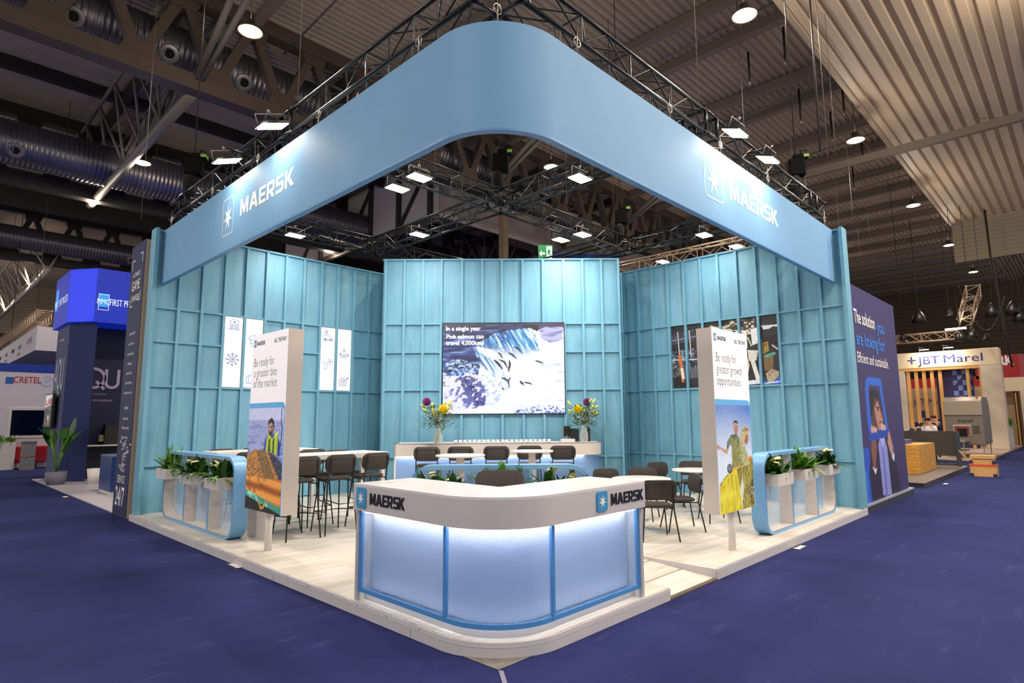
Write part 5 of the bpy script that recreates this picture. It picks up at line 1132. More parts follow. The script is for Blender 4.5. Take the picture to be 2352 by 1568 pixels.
# ---- photo mural in six bays of the right wall
def paint_mural():
    c = Canvas(390, 215, '#1c191c'); S = lambda p: zs(p, 165, 190, 1960, 1330)
    n = c.noise(40, 40, 3, 21); n2 = c.noise(90, 60, 3, 22); n3 = c.noise(16, 10, 3, 23)
    c.put(n3 > .55, '#2e2a2e', .8); P = lambda pts, col_, k=1: c.poly([(a, b) for a, b in pts], col_, k)
    # left machinery
    m = P([(0,.28),(.25,.28),(.25,.62),(0,.60)], '#4a5264'); c.mix(m, n, 0.500, 0.600, '#141318', .9); c.mix(m, n, 0.410, 0.310, '#9fb0c6', .8)
    m = P([(0,.70),(.25,.74),(.25,.92),(0,.88)], '#2c2c38'); c.mix(m, n2, 0.550, 0.650, '#5d6478', .7)
    m = P([(0,.18),(.13,.2),(.13,.40),(0,.40)], '#2a2a2e'); c.mix(m, n2, 0.500, 0.600, '#8b8c92', .8)
    P([(.13,.14),(.26,.16),(.26,.30),(.13,.28)], '#59616b'); 
    for x in (.075,.185): c.line([(x,.9),(x+.012,.5)], .005, '#c9d0dc', 1, .55)
    c.line([(0,.77),(.26,.80)], .005, '#7a8398', 1, .55); c.line([(0,.46),(.26,.44)], .006, '#b5c3d6', 1, .55)
    m = c.line([(.088,.52),(.10,.35),(.115,.12)], .017, '#c2703a', 1, .55); c.line([(.108,.30),(.118,.17)], .015, '#e9e2d2', 1, .55)
    # middle: pipes and tanks
    m = P([(.26,.1),(.60,.1),(.60,.95),(.26,.92)], '#2a2523'); c.mix(m, n, 0.530, 0.630, '#8c8478', .8); c.mix(m, n, 0.390, 0.290, '#0f0d0e', .9)
    for a, b in (((.40,.93),(.64,.80)),((.36,.86),(.66,.93)),((.44,.82),(.70,.88))): c.line([a, b], .009, '#c9c2b4', 1, .55)
    c.ell(.45,.78,.035,.06,'#e8e5e0')
    P([(.58,.98),(.80,.97),(.80,.78),(.58,.72)], '#5c5346'); c.put((n > .5) & (c.X > .58) & (c.X < .8) & (c.Y > .75), '#1d1916', .8); c.put((n < .38) & (c.X > .58) & (c.X < .8) & (c.Y > .75), '#efe6d2', .9)
    P([(.60,.76),(.66,.84),(.72,.80),(.72,.55),(.62,.50)], '#f3f0ea'); P([(.76,.82),(.82,.84),(.84,.62),(.77,.58)], '#f5f6f8'); P([(.84,.86),(1,.85),(1,.80),(.86,.80)], '#e8ecf0')
    m = P([(.62,.64),(.66,.60),(.70,.45),(.72,.30),(.70,.14),(.66,.10),(.62,.20)], '#a8642a'); c.mix(m, n2, 0.530, 0.630, '#3a2716', .8); c.mix(m, n2, 0.400, 0.300, '#e2b070', .8)
    c.line([(.655,.62),(.70,.48),(.725,.30),(.70,.12)], .007, '#e8dcc2', 1, .55)
    P([(.72,.52),(.82,.50),(.80,.36),(.73,.36)], '#e6e2da'); P([(.74,.38),(.78,.38),(.83,.06),(.79,.06)], '#efebe2')
    c.line([(.69,.58),(.70,.68),(.73,.70),(.76,.58)], .006, '#d8d2b0', 1, .55)
    P([(.62,.22),(.68,.18),(.66,.08),(.62,.10)], '#3f6fc0'); P([(.60,.0),(.82,.02),(.82,.08),(.62,.06)], '#dfe8f4')
    # man with cap on the right
    P([(.82,.60),(.86,.50),(.94,.48),(1,.52),(1,.05),(.84,.05)], '#3a2c20'); m = P([(.84,.42),(.96,.44),(.97,.20),(.85,.20)], '#7c6240')
    P([(.83,.60),(.90,.62),(.90,.48),(.84,.44)], '#b59a4a'); c.put((n2 > .5) & (c.X > .83) & (c.X < .9) & (c.Y > .44) & (c.Y < .6), '#4a3a1c', .8); P([(.845,.42),(.95,.46),(.97,.44),(.88,.39)], '#4fb39a')
    P([(.90,.64),(.93,.72),(1,.74),(1,.40),(.95,.46),(.91,.54)], '#17151c'); P([(.86,.68),(.89,.71),(.90,.79),(.95,.83),(1,.82),(1,.73),(.93,.70),(.88,.66)], '#26262e')
    c.line([(.935,.56),(.98,.50)], .006, '#e5e2da', .8, .55)
    P([(.94,.42),(1,.44),(1,.14),(.93,.20)], '#2b2a38'); P([(.86,.16),(.92,.22),(.98,.18),(.98,.12),(.92,.04),(.88,.02),(.87,.08)], '#b9ab8c'); c.put((n2 > .6) & (c.X > .86) & (c.X < .98) & (c.Y < .2) & (c.Y > .03), '#6b5f48', .6)
    P([(.82,.0),(1,.0),(1,.12),(.96,.10),(.92,.02),(.87,.05),(.85,.10),(.82,.09)], '#2f5fb8'); c.line([(.84,.02),(1,.04)], .006, '#cfdcf4', 1, .55)
    return c.soften(1, .3)
mc = paint_mural(); mz0, mz1 = RZ[2]-H0+.02, RZ[0]-H0-.02; per = mc.w/6
mural = tag(bpy.data.objects.new('photo_mural', None), 'photo mural of a fisherman at work, split over six bays of the right wall', 'photo mural'); col.objects.link(mural); mural.location = (LX, YB0, H0)
for k in range(6):
    i = 8-k; sub = Canvas(10, 10); a0, a1 = int(round(k*per)), int(round((k+1)*per)); sub.a = mc.a[:, a0:a1]; sub.w = a1-a0; sub.h = mc.h
    sub.grid('photo_panel', Vector((-.006, mkr[i+1]-.022, mz0)), -Y, Z, SPR-.044, mz1-mz0, attr_mat('mural_print', .5), mural, depth=.002)
# ---- four lit icon boxes on the left wall
lbx = mat('lightbox_glow', '#f4f0ec', emit='#fff4ec', estr=.45, rough=.5); icon = mat('icon_blue', '#4f78b8', emit='#4f78b8', estr=.2)
def strokes(lines, O, U, s, w, parent, name='icon'):
    """line drawing: polylines in a unit square, drawn as thin flat bars"""
    N = U.cross(Z); mb = MB()
    for pl_ in lines:
        for (x1, y1), (x2, y2) in zip(pl_, pl_[1:]):
            a = Vector((x1, y1)); b = Vector((x2, y2)); d = b-a
            if d.length < 1e-6: continue
            d.normalize(); q = Vector((-d.y, d.x))*w/2/s; e = d*w/2/s; pts = [a-e-q, b+e-q, b+e+q, a-e+q]
            mb.prism([(p.x*s, p.y*s) for p in pts], O+N*.003, U, Z, N*.001)
    return mb.build(name, icon, parent)
def circ(x, y, r, n=16): return [(x+r*math.cos(2*PI*k/n), y+r*math.sin(2*PI*k/n)) for k in range(n+1)]
def flake(x, y, r): return [[(x-r*math.cos(a), y-r*math.sin(a)), (x+r*math.cos(a), y+r*math.sin(a))] for a in (0, PI/3, 2*PI/3)]
ICON = {
 'warehouse': [[(.0,.1),(1,.1)],[(.2,.1),(.2,.75),(.5,.95),(.85,.75),(.85,.1)],[(.32,.1),(.32,.5),(.74,.5),(.74,.1)],[(.32,.4),(.74,.4)],[(.32,.3),(.74,.3)],[(.32,.2),(.74,.2)]]+flake(.53,.7,.09),
 'network': [circ(.5,.5,.19)]+flake(.5,.5,.11)+[q for k in range(8) for q in ([(.5+.19*math.cos(k*PI/4), .5+.19*math.sin(k*PI/4)),(.5+.36*math.cos(k*PI/4), .5+.36*math.sin(k*PI/4))], circ(.5+.43*math.cos(k*PI/4), .5+.43*math.sin(k*PI/4), .07, 10))],
 'captain': [[(.05,.75),(.15,.9),(.5,1),(.85,.9),(.95,.75),(.85,.65),(.15,.65),(.05,.75)],[(.2,.65),(.2,.4),(.35,.12),(.5,.05),(.65,.12),(.8,.4),(.8,.65)],circ(.5,.82,.07),[(.2,.4),(.4,.3),(.6,.3),(.8,.4)],[(.3,.55),(.42,.55)],[(.58,.55),(.7,.55)]],
 'container': [[(.05,.08),(.95,.08),(.95,.6),(.05,.6),(.05,.08)],[(.2,.6),(.5,.85),(.8,.6)],[(.5,.85),(.5,1)],[(.2,.15),(.2,.53)],[(0,.0),(1,.0)]]+flake(.6,.34,.14),
 'truck': [[(.05,.15),(.05,.5),(.6,.5),(.6,.15)],[(.6,.42),(.82,.42),(.95,.28),(.95,.15),(.05,.15)],circ(.25,.15,.08),circ(.78,.15,.08),[(.0,.04),(1,.04)],[(.2,.6),(.2,.95),(.45,.95),(.45,.6),(.2,.6)]]+flake(.32,.78,.08),
 'hand': [[(.55,.95),(.95,.95),(.95,.6),(.75,.5),(.55,.6),(.55,.95)],[(.05,.7),(.3,.72),(.5,.5),(.55,.3),(.4,.1)],[(.05,.6),(.25,.5),(.35,.35),(.3,.2)],[(.25,.05),(.4,.1),(.3,.2)]]+flake(.75,.76,.1),
 'team': [circ(.5,.85,.12),[(.45,.72),(.55,.72)],circ(.15,.5,.08),circ(.85,.5,.08),circ(.5,.42,.09),[(.0,.2),(.05,.38),(.25,.38),(.3,.2)],[(.7,.2),(.75,.38),(.95,.38),(1,.2)],[(.3,.05),(.36,.28),(.64,.28),(.7,.05)]],
 'target': [circ(.42,.45,.38,24),circ(.42,.45,.25,20),circ(.42,.45,.13,14),[(.42,.45),(.95,.8)],[(.85,.72),(.88,.85),(1,.9)],[(.85,.72),(.97,.72),(1,.9)],[(.15,.18),(.05,.02)],[(.7,.18),(.8,.02)]]}
for k, (i, ics, lab) in enumerate(((3,(('warehouse',.80),('network',.30)),'leftmost lit white icon box, with a warehouse and a network drawing'),(4,(('captain',.58),('container',.06)),'second lit white icon box, partly behind the left totem'),
        (8,(('truck',.78),('hand',.32)),'third lit white icon box, right of the left totem, with truck and hand drawings'),(9,(('team',.50),('target',.06)),'rightmost lit white icon box, with team and target drawings'))):
    t = thing('icon_lightbox', lab, 'lightbox', (XB0+mk[i]+.03, LY-.001, RZ[2]+.02), 0, 'lit icon boxes on the left wall'); w_ = SP-.06; h_ = RZ[0]-RZ[2]-.04
    mb = MB(); mb.box(0,w_,-.035,0,0,h_); mb.build('frame', mat('lightbox_frame','#cdb9ae',rough=.5), t)
    mb = MB(); mb.box(.008,w_-.008,-.037,-.035,.008,h_-.008); mb.build('glowing_face', lbx, t)
    for nm, v in ics: strokes(ICON[nm], Vector((w_*.14, -.037, h_*v)), X, w_*.72, .011, t, nm+'_icon')

# ================================================================== NEIGHBOURING STANDS, LEFT
navy = mat('navy_panel', '#262b52', rough=.6); tan = mat('raw_edge', '#b3a18c', rough=.7)
t = thing('service_wall', 'tall narrow navy advertising wall with white writing, right against the left blue wall', 'wall', (-.02, 9.80, 0)); 
MB().box(.012,.55,0,.96,0,5.33).build('wall_body', tan, t); MB().box(.0,.012,0.0,.96,0,5.33).build('navy_sheet', navy, t)
fx = -.02; pO = Vector(t.location)
def L_(s, px0, px1, pyb, cap, m=wink, off=0, sl=0): 
    a = onx(px0, pyb, fx); b = onx(px1, pyb, fx); textline(s, Vector((0, a.y, a.z))-Vector((0,pO.y,0)), -Y, a.y-b.y, cap, m, t, .003, 'lettering', off)
def br_(pts):
    mb = MB()
    for a, b in zip(pts, pts[1:]): mb.fbox(Vector((-.004, a[0], a[1])), Vector((0, (b[0]-a[0]) or .018, 0)), Vector((.003,0,0)), Vector((0,0,(b[1]-a[1]) or .018)))
    return mb.build('bracket', wink, t)
br_([(.80,4.82),(.80,5.02)]); br_([(.80,5.0),(.62,5.0)]); br_([(.12,4.90),(.12,5.08)]); br_([(.12,5.08),(.28,5.08)])
br_([(.80,4.22),(.80,4.06)]); br_([(.80,4.06),(.62,4.06)]); br_([(.12,4.32),(.12,4.14)]); br_([(.12,4.14),(.28,4.14)])
for s, y0, w_, z, cap, off in (('A COMPLETE',.72,.52,4.80,.085,0),('GAME',.74,.56,4.52,.20,0),('CHANGER',.74,.56,4.30,.12,0),('AQUACULTURE',.66,.40,3.62,.05,0),('Live fish carrier',.66,.38,3.42,.05,0),('Land based farming',.70,.46,3.22,.05,0),
        ('Holding tank',.62,.30,3.03,.05,0),('Store and bleed',.66,.36,2.84,.05,0),('Closed fish farming',.70,.46,2.65,.05,0),('Aquaculture processing',.74,.56,2.46,.05,0),
        ('FISHERIES',.62,.28,2.16,.05,0),('Pelagic vessels',.65,.34,1.96,.05,0),('White fish processing',.72,.52,1.78,.05,0),('Pelagic processing',.68,.44,1.60,.05,0),('SERVICE',.74,.52,.62,.14,0),('24/7',.80,.62,.20,.34,.01)):
    textline(s, Vector((0, y0+.02, z-.14*(z>1))), -Y, w_, cap, wink, t, .003, 'lettering', off)
mb = MB(); rr = random.Random(4)
for k in range(46):
    z = rr.uniform(.85, 1.42); y = .42+rr.gauss(0, .13); a = rr.uniform(-.7,.7); L = rr.uniform(.04,.13); mb.prism([(0,0),(L,.012+L*a),(L*.9,.03+L*a),(.01,.02)], (-.002, y+.02, z-.03), -Y, Z, (-.0015,0,0))
mb.build('worker_drawing', wink, t)
grey_ink = mat('grey_ink','#7a7a84')
# --- stand with glowing blue header
cobalt = mat('blue_header_glow', '#0a2fc0', rough=.5, emit='#0a33d6', estr=.22); cobalt2 = mat('blue_header_bright', '#2a3ad0', rough=.5, emit='#2f44ee', estr=.55)
t = thing('pale_stand_floor', 'pale grey floor of the neighbouring stand on the left', 'floor panel', (0, 10.85, 0)); MB().box(0,6,0,9.8,0,.02).build('floor_sheet', mat('pale_floor','#bfbcc4',rough=.4,noise=.05,nscale=1), t)
t = thing('blue_column', 'dark blue column with AQU lettering and glowing blue header box of the neighbouring stand', 'stand column', (.39, 18.43, .02)); C0 = Vector(t.location)
a, b, c_, d = (.0,2.9,0), (0,.75,0), (.55,.0,0), (.7,.0,0)
mb = MB(); mb.prism([(0,2.6),(0,.70),(.54,0),(.56,.0),(.56,2.6)], (0,0,0), X, Y, Z*4.75); mb.build('column_body', mat('column_navy','#0c1a5c',rough=.6), t)
mb = MB(); mb.box(-.012,0,.72,2.6,0,4.75); mb.build('grey_side', mat('column_grey','#4d5578',rough=.7), t)
mb = MB(); mb.prism([(-.12,2.9),(-.12,.62),(.42,-.15),(5.2,-.15),(5.2,2.9)], (0,0,4.76), X, Y, Z*1.66); mb.build('header_box', cobalt, t)
u = (Vector((.42,-.15,0))-Vector((-.12,.62,0))); nrm = u.cross(Z).normalized(); mb = MB(); mb.fbox(Vector((-.12,.62,4.78)), u, nrm*.006, Z*1.62); mb.build('bright_corner_face', cobalt2, t)
def onface(f, *q): return f(*q)-C0
# header writing on the right face (faces -Y) and left face (faces -X)
fy = C0.y-.15; A = ony(225,703,fy)-C0; B = ony(250,703,fy)-C0; w_ = B.x-A.x
mb = MB(); mb.prism(rrect(w_,w_*1.45,.005,2), Vector((A.x,-.152,A.z)), X, Z, (0,-.003,0)); mb.build('logo_square', mat('mmc_blue','#2c8fe0',rough=.5,emit='#2c8fe0',estr=.6), t)
v, f = frame_outline(w_, w_*1.7, .005, .012, 2); put_flat(v, f, Vector((A.x,-.155,A.z-.1)), X, Z, w_, w_*1.75, wglow, t, 'logo_outline', .001)
textline('MMC', Vector((A.x-.03,-.157,A.z+.08)), X, w_+.04, .16, wglow, t)
A2 = ony(252,699,fy)-C0; B2 = ony(306,714,fy)-C0; textline('FIRST PRO', Vector((A2.x,-.156,A2.z-.03)), X, (B2.x-A2.x)*1.0, .20, wglow, t); 
A = Vector((-.12, 1.45, 5.62)); textline('FIRST PROCESS', Vector((-.123, 2.1, 5.45)), -Y, 1.35, .22, wglow, t)
mb = MB(); mb.prism([(0,0),(.45,0),(.45,.7),(0,.7)], (-.122, 2.75, 5.35), -Y, Z, (-.003,0,0)); mb.build('logo_square', MATS['mmc_blue'], t); textline('MMC', Vector((-.128, 2.8, 5.45)), -Y, .55, .22, wglow, t)
# AQU on the grey side
textline('AQU', Vector((-.014, 2.45, 2.75)), -Y, 1.35, 1.0, mat('aqu_white','#dcdfe8',rough=.5), t); textline('Presenting', Vector((-.014, 2.1, 4.3)), -Y, .7, .09, wink, t); textline('ENERGY PORTFOLIO', Vector((-.014,1.95,2.5)), -Y, .6, .05, wink, t)
t = thing('navy_back_wall', 'dark navy wall with large AQU lettering behind the glowing blue header', 'wall', (.9, 19.6, .02)); W0 = Vector(t.location)
MB().box(0,5,0,.1,0,4.75).build('wall_body', mat('deep_navy','#10173f',rough=.6), t)
pk = mat('aqu_lilac','#b7a9c6',rough=.5); 
def ring_(cx, cz, r, w, a0, a1, n=30): return [(cx+r*math.cos(a0+(a1-a0)*k/n), cz+r*math.sin(a0+(a1-a0)*k/n)) for k in range(n+1)]
q0_ = ony(215,868,19.6)-W0; q1_ = ony(258,868,19.6)-W0
r_ = .30
def ringband(cx, cz, r, w, a0, a1, n):
    mb = MB(); A_ = [a0+(a1-a0)*k/n for k in range(n+1)]; vs = [(cx+q*math.cos(a), -.005, cz+q*math.sin(a)) for a in A_ for q in (r-w/2, r+w/2)]
    mb.add(vs, [(2*i, 2*i+1, 2*i+3, 2*i+2) for i in range(n)]); return mb.build('lettering', pk, t)
def thick(poly, w, name='lettering'):
    mb = MB()
    for a, b in zip(poly, poly[1:]):
        a = Vector(a); b = Vector(b); d = (b-a).normalized(); q = Vector((-d.y, d.x))*w/2; e = d*w*.1
        mb.prism([tuple(a-e-q), tuple(b+e-q), tuple(b+e+q), tuple(a-e+q)], (0,-.001,0), X, Z, (0,-.004,0))
    return mb.build(name, pk, t)
ringband(q0_.x, q0_.z, r_, .085, 0, 2*PI, 40); thick([(q0_.x+.08, q0_.z-.1),(q0_.x+.30,q0_.z-.34)], .085)
ux = q1_.x; ringband(ux, q0_.z-.12, .17, .085, PI, 2*PI, 20); MB().box(ux-.2125,ux-.1275,-.005,-.001,q0_.z-.12,q0_.z+.30).build('lettering', pk, t); MB().box(ux+.1275,ux+.2125,-.005,-.001,q0_.z-.12,q0_.z+.30).build('lettering', pk, t)
textline('ENERGY PORTFOLIO', Vector((q0_.x-.25, -.002, q0_.z-.53)), X, .62, .045, pk, t); A = ony(197,921,19.6)-W0; B = ony(256,921,19.6)-W0; textline('years of evolution', Vector((A.x-.32,-.002,A.z)), X, B.x-A.x+.34, .085, pk, t)
t = thing('service_shelf', 'narrow white shelf counter in front of the navy AQU wall', 'counter', (.95, 19.0, .02)); MB().box(0,3,0,.5,1.0,1.04).build('shelf', white, t); MB().box(.05,3,.35,.55,0,1.0).build('dark_front', mat('almost_black','#070a1c',rough=.6), t)
t = thing('black_coffee_machine', 'black box-shaped machine on the white shelf in front of the navy wall', 'machine', (1.50, 19.1, 1.06)); MB().box(0,.52,0,.35,0,.62).build('body', MATS['black_card'], t, bevel=.01); MB().box(-.12,0,.1,.25,.1,.3).build('spout', MATS['silver_truss'], t)
t = thing('blue_desk', 'metallic blue info desk with white base on the pale floor, left of the navy wall', 'desk', (.66, 14.15, .02)); MB().box(0,1.6,0,1.15,.06,.90).build('body', mat('desk_blue','#23407f',rough=.35,metal=.3), t); MB().box(.02,1.5,.02,1.1,0,.06).build('base', white, t)
MB().box(-.005,1.62,-.005,1.16,.90,.925).build('top', mat('desk_top','#5d6f9c',rough=.4), t)
t = thing('waste_bin', 'small white round bin beside the blue desk', 'bin', (1.02, 17.6, .02)); MB().lathe([(.15,0),(.20,.42),(.185,.42),(.14,.02)], n=20).build('bin_body', white, t)
t = thing('wall_monitor', 'flat monitor with a dark picture fixed to the grey side of the blue column', 'monitor', (.24, 20.4, 1.5)); MB().box(-.03,.04,-.62,.62,.1,1.15).build('monitor_body', black, t)
c = Canvas(60, 90, '#2c2a2e'); n = c.noise(12,12,3,2); c.put(n > .55, '#55504f', .8); c.poly([(0,.6),(1,.68),(1,1),(0,1)], '#b9b4b6'); c.poly([(.1,.66),(.6,.7),(.6,.88),(.1,.84)], '#a03c3c'); c.poly([(.25,.72),(.4,.73),(.42,.98),(.3,.98)], '#e8e6e6'); c.poly([(.7,.68),(.98,.7),(.98,.9),(.7,.86)], '#7c2c30'); c.ell(.6,.28,.14,.09,'#c59a6a'); c.poly([(.5,.2),(.75,.2),(.7,.05),(.55,.05)],'#6b5a48')
c.grid('monitor_picture', Vector((-.031, .58, .13)), -Y, Z, 1.16, .99, attr_mat('monitor_glow', .3, .8), t, depth=.002); textline('powered by', Vector((-.036,.5,.68)), -Y, .9, .09, wink, t)
# big potted plant
t = thing('large_potted_plant', 'large leafy banana-like plant in a grey pot on the edge of the pale floor', 'plant', (.20, 18.1, .02)); MB().lathe([(.20,0),(.25,.12),(.26,.36),(.24,.36),(.22,.3),(.02,.3)], n=24).build('pot', mat('grey_pot','#6b6a78',rough=.6), t)
mb = MB(); ms = MB(); rr = random.Random(12)
for k in range(11):
    a = rr.uniform(0, 2*PI); h_ = rr.uniform(.55, 1.2); x, y = .22*math.cos(a)*h_, .22*math.sin(a)*h_; ms.tube([(0,0,.3),(x*.5,y*.5,.3+h_*.6),(x,y,.3+h_)], .014, 5); leaf(mb, (x,y,.3+h_), a, rr.uniform(.8,1.4), rr.uniform(.45,.6), .36, .5, 7, .15, rr.uniform(-.5,.5))
mb.build('big_leaves', lgd, t); ms.build('stalks', lg, t)
# --- white stand at the far left
t = thing('white_stand_wall', 'white stand wall with red lettering and a dark screen, at the far left', 'wall', (-3.5, 27, 0)); Q = Vector(t.location)
MB().box(0,6.5,0,.12,0,3.72).build('wall_body', mat('stand_white','#cfcbd6',rough=.6), t); MB().box(0,6.5,-.01,.12,3.72,4.05).build('blue_stripe', mat('stripe_blue','#1637a0',rough=.5), t)
A = ony(30,884,26.99)-Q; B = ony(94,884,26.99)-Q; textline('CRETEL', Vector((A.x,-.01,A.z+.10)), X, B.x-A.x, .24, mat('red_letters','#b3283a',rough=.5), t, offset=.008)
A = ony(12,884,26.99)-Q; MB().box(A.x,A.x+.24,-.012,-.002,A.z+.06,A.z+.32).build('logo_square', mat('logo_deep_blue','#2a62b0',rough=.5), t)
strokes([circ(.5,.5,.46,20),[(.3,.35),(.42,.7),(.5,.35)],[(.55,.7),(.75,.7),(.65,.4)]], Vector((ony(92,888,26.99)-Q).to_tuple()), X, .42, .015, t, 'small_round_logo')
A = ony(22,1000,26.99)-Q; B = ony(104,942,26.99)-Q; MB().box(A.x-.1,B.x+.3,-.03,0,A.z-.1,B.z+.1).build('screen_surround', white, t); MB().box(A.x,B.x+.2,-.04,-.03,A.z,B.z).build('dark_screen', mat('screen_off','#050a28',rough=.15), t)
t = thing('white_hanging_sign', 'white hanging sign box with small logos and flags, upper left', 'sign', (.57, 27.0, 4.62)); Q = Vector(t.location)
MB().box(0,3.5,.0,13,0,.97).build('sign_body', mat('sign_white','#cbc8d2',rough=.6), t)
textline('CRETEL', Vector((-.005, 2.2, .42)), -Y, 1.2, .24, MATS['red_letters'], t)
for y0, w_, m in ((2.5,.22,MATS['logo_deep_blue']),(5.0,1.0,grey_ink),(7.2,1.1,ink),(9.6,1.0,grey_ink),(12.2,.2,MATS['red_letters']),(11.9,.9,ink)):
    for j in range(max(1, int(w_/.2))): MB().box(-.006,-.002,y0-.2*j-.14,y0-.2*j,.42,.60).build('small_logo_block', m, t)
for y0 in (4.9, 9.4):
    for j, m in enumerate((black, mat('flag_yellow','#d8b030'), MATS['red_letters'])): MB().box(-.006,-.001,y0-.6+.3*j,y0-.6+.3*j+.3,.14,.26).build('flag_stripe', m, t)
t = thing('silver_truss', 'silver lattice truss above the white hanging sign on the left', 'truss', (.75, 27, 0)); [MB().tube([(0,yy,6.2),(0,yy,14)], .015, 4).build('hanging_wire', steel_dark, t) for yy in (2,10)]; box_truss((0,0,5.75),(0,12.5,5.75), .5, .5, mat('silver_truss','#a8927c'), t, step=.3)
t = thing('white_planter', 'tall white planter with a small green bush at the left edge', 'planter', (-.55, 26.2, 0)); MB().box(0,.72,0,.5,0,1.02).build('planter_body', white, t); clump(t, 'foliage', lg, 60, (.36,.25,1.0), .3, .18, .35, .09, 1.2, (.1,1.4), 3)
t = thing('crate_stack', 'stack of two grey folding crates beside the white planter', 'crate', (.30, 25.6, 0))
for z in (0,.5): MB().box(0,.40,0,.4,z,z+.46).build('crate_body', mat('crate_grey','#8b857c',rough=.7), t); strokes([[(0,.9),(1,.1)],[(0,.1),(1,.9)],[(.3,.3),(.7,.3)]], Vector((.03,-.004,z+.06)), X, .33, .012, t, 'strap')
MB().box(-.01,.42,-.01,.41,.96,1.05).build('lid', mat('crate_lid','#6d6a72',rough=.6), t)
for x, lab in ((.80,'red fabric armchair on the blue floor, right of the crates'),(-.05,'red fabric armchair mostly hidden behind the white planter')):
    t = thing('red_chair', lab, 'chair', (x, 26.4, .02)); MB().box(0,.45,0,.5,.2,.82).build('upholstery', mat('red_fabric','#a8182c',rough=.8), t, bevel=.03)
    for lx in (.03,.4): MB().box(lx,lx+.04,.03,.07,0,.2).build('leg', steel_dark, t)
# ================================================================== NEIGHBOURING STANDS, RIGHT
t = thing('solution_wall', 'dark purple advertising wall with a man holding a blue frame and white and blue writing', 'wall', (9.64, .05, 0)); Q = Vector(t.location)
MB().box(.02,3.72,.0,.12,.15,4.42).build('wall_body', mat('purple_wall','#322c63',rough=.55), t)
MB().box(0,3.95,-.05,.3,0,.115).build('dark_base', mat('base_dark','#33363f',rough=.5), t); MB().box(0,3.95,-.06,.3,.115,.15).build('pale_base_edge', mat('base_edge','#9d9fb0',rough=.4), t)
def paint_man():
    c = Canvas(150, 190, '#322c63'); S = lambda p: [((a-100)/(420-100), 1-(b-50)/(890-50)) for a, b in p]
    P = lambda pts, co, k=1: c.poly(pts, co, k)
    # picture in wall coordinates: x 0..1 over the wall width, y 0..1 from the base up to the top of the blue frame
    c.put((c.X < .10+.10*(1-c.Y)) & (c.Y < .42), '#1c55c8', .9); c.put((c.X < .08) & (c.Y < .25), '#2f7be0', .8)
    P([(.14,0),(.12,.22),(.20,.42),(.30,.50),(.66,.50),(.76,.38),(.84,.16),(.90,0)], '#1d1838')
    P([(.40,.02),(.38,.44),(.44,.50),(.54,.50),(.60,.40),(.62,.0)], '#8a92d8'); P([(.47,.0),(.47,.42),(.50,.42),(.52,0)], '#6870bc'); P([(.42,.50),(.50,.40),(.56,.50)], '#a9b2ee')
    P([(.22,.26),(.28,.24),(.34,.42),(.34,.50),(.24,.50),(.20,.40)], '#7c5048'); P([(.64,.50),(.62,.44),(.70,.32),(.76,.30),(.76,.40),(.68,.56)], '#b88a80'); P([(.20,.27),(.26,.20),(.32,.26),(.28,.24)], '#d8dcf6'); P([(.70,.31),(.76,.27),(.78,.33),(.76,.35)], '#d8dcf6')
    # head inside frame
    P([(.28,.58),(.27,.76),(.34,.84),(.46,.82),(.54,.74),(.56,.66),(.52,.56),(.42,.52),(.32,.52)], '#5a3b38'); P([(.36,.74),(.44,.80),(.50,.74),(.55,.64),(.50,.55),(.42,.56),(.38,.64)], '#b5847a'); P([(.24,.72),(.24,.84),(.30,.89),(.42,.90),(.50,.85),(.48,.81),(.38,.83),(.34,.76),(.30,.68),(.26,.66)], '#17131c')
    c.line([(.40,.75),(.54,.745)], .006, '#1a1620', 1, 1); c.ell(.44,.735,.03,.018,'#2a1c1c',.8); c.ell(.52,.73,.025,.018,'#2a1c1c',.8); c.line([(.49,.73),(.52,.67),(.49,.665)], .006, '#8a5a50'); c.line([(.44,.62),(.52,.625)], .007, '#6e2f34')
    # blue frame
    fo = [(.18,.47),(.60,.49),(.68,.54),(.66,.62),(.58,1.0),(.28,1.0),(.20,.97),(.17,.88)]; fi = [(.26,.55),(.56,.565),(.60,.60),(.525,.93),(.29,.935),(.25,.90)]
    mo = np.zeros(c.X.shape, bool)
    def ins(pts):
        m = np.zeros(c.X.shape, bool)
        for i in range(len(pts)):
            (x1,y1),(x2,y2) = pts[i], pts[(i+1)%len(pts)]
            if y1 == y2: continue
            m ^= ((c.Y > min(y1,y2)) & (c.Y <= max(y1,y2)) & (c.X < x1+(c.Y-y1)/(y2-y1)*(x2-x1)))
        return m
    c.put(ins(fo) & ~ins(fi), '#2563cf'); c.put(ins(fo) & ~ins(fi) & (c.Y < .56), '#1b46b0')
    for k in range(4): c.line([(.25+.035*k,.55),(.26+.035*k,.585-.006*k)], .014, '#d9b0a4'); c.line([(.50+.03*k,.565),(.50+.03*k,.60-.005*k)], .013, '#e0bcae')
    return c.soften(1, .1)
paint_man().grid('man_picture', Vector((.12, -.001, .152)), X, Z, 3.2, 2.45, attr_mat('wall_print', .55), t, depth=.002)
bl = mat('bright_blue_ink','#3f8ff2',rough=.5)
for s, m, x0, w_, z, cap, off in (('The solution',wink,.28,1.55,3.66,.27,.01),('you',bl,1.98,.62,3.62,.27,.008),('are looking for!',bl,.34,2.2,3.22,.27,.008),('Efficient and sustainable.',wink,.30,2.45,2.86,.21,0)): textline(s, Vector((x0,-.004,z)), X, w_, cap, m, t, .003, 'lettering', off)
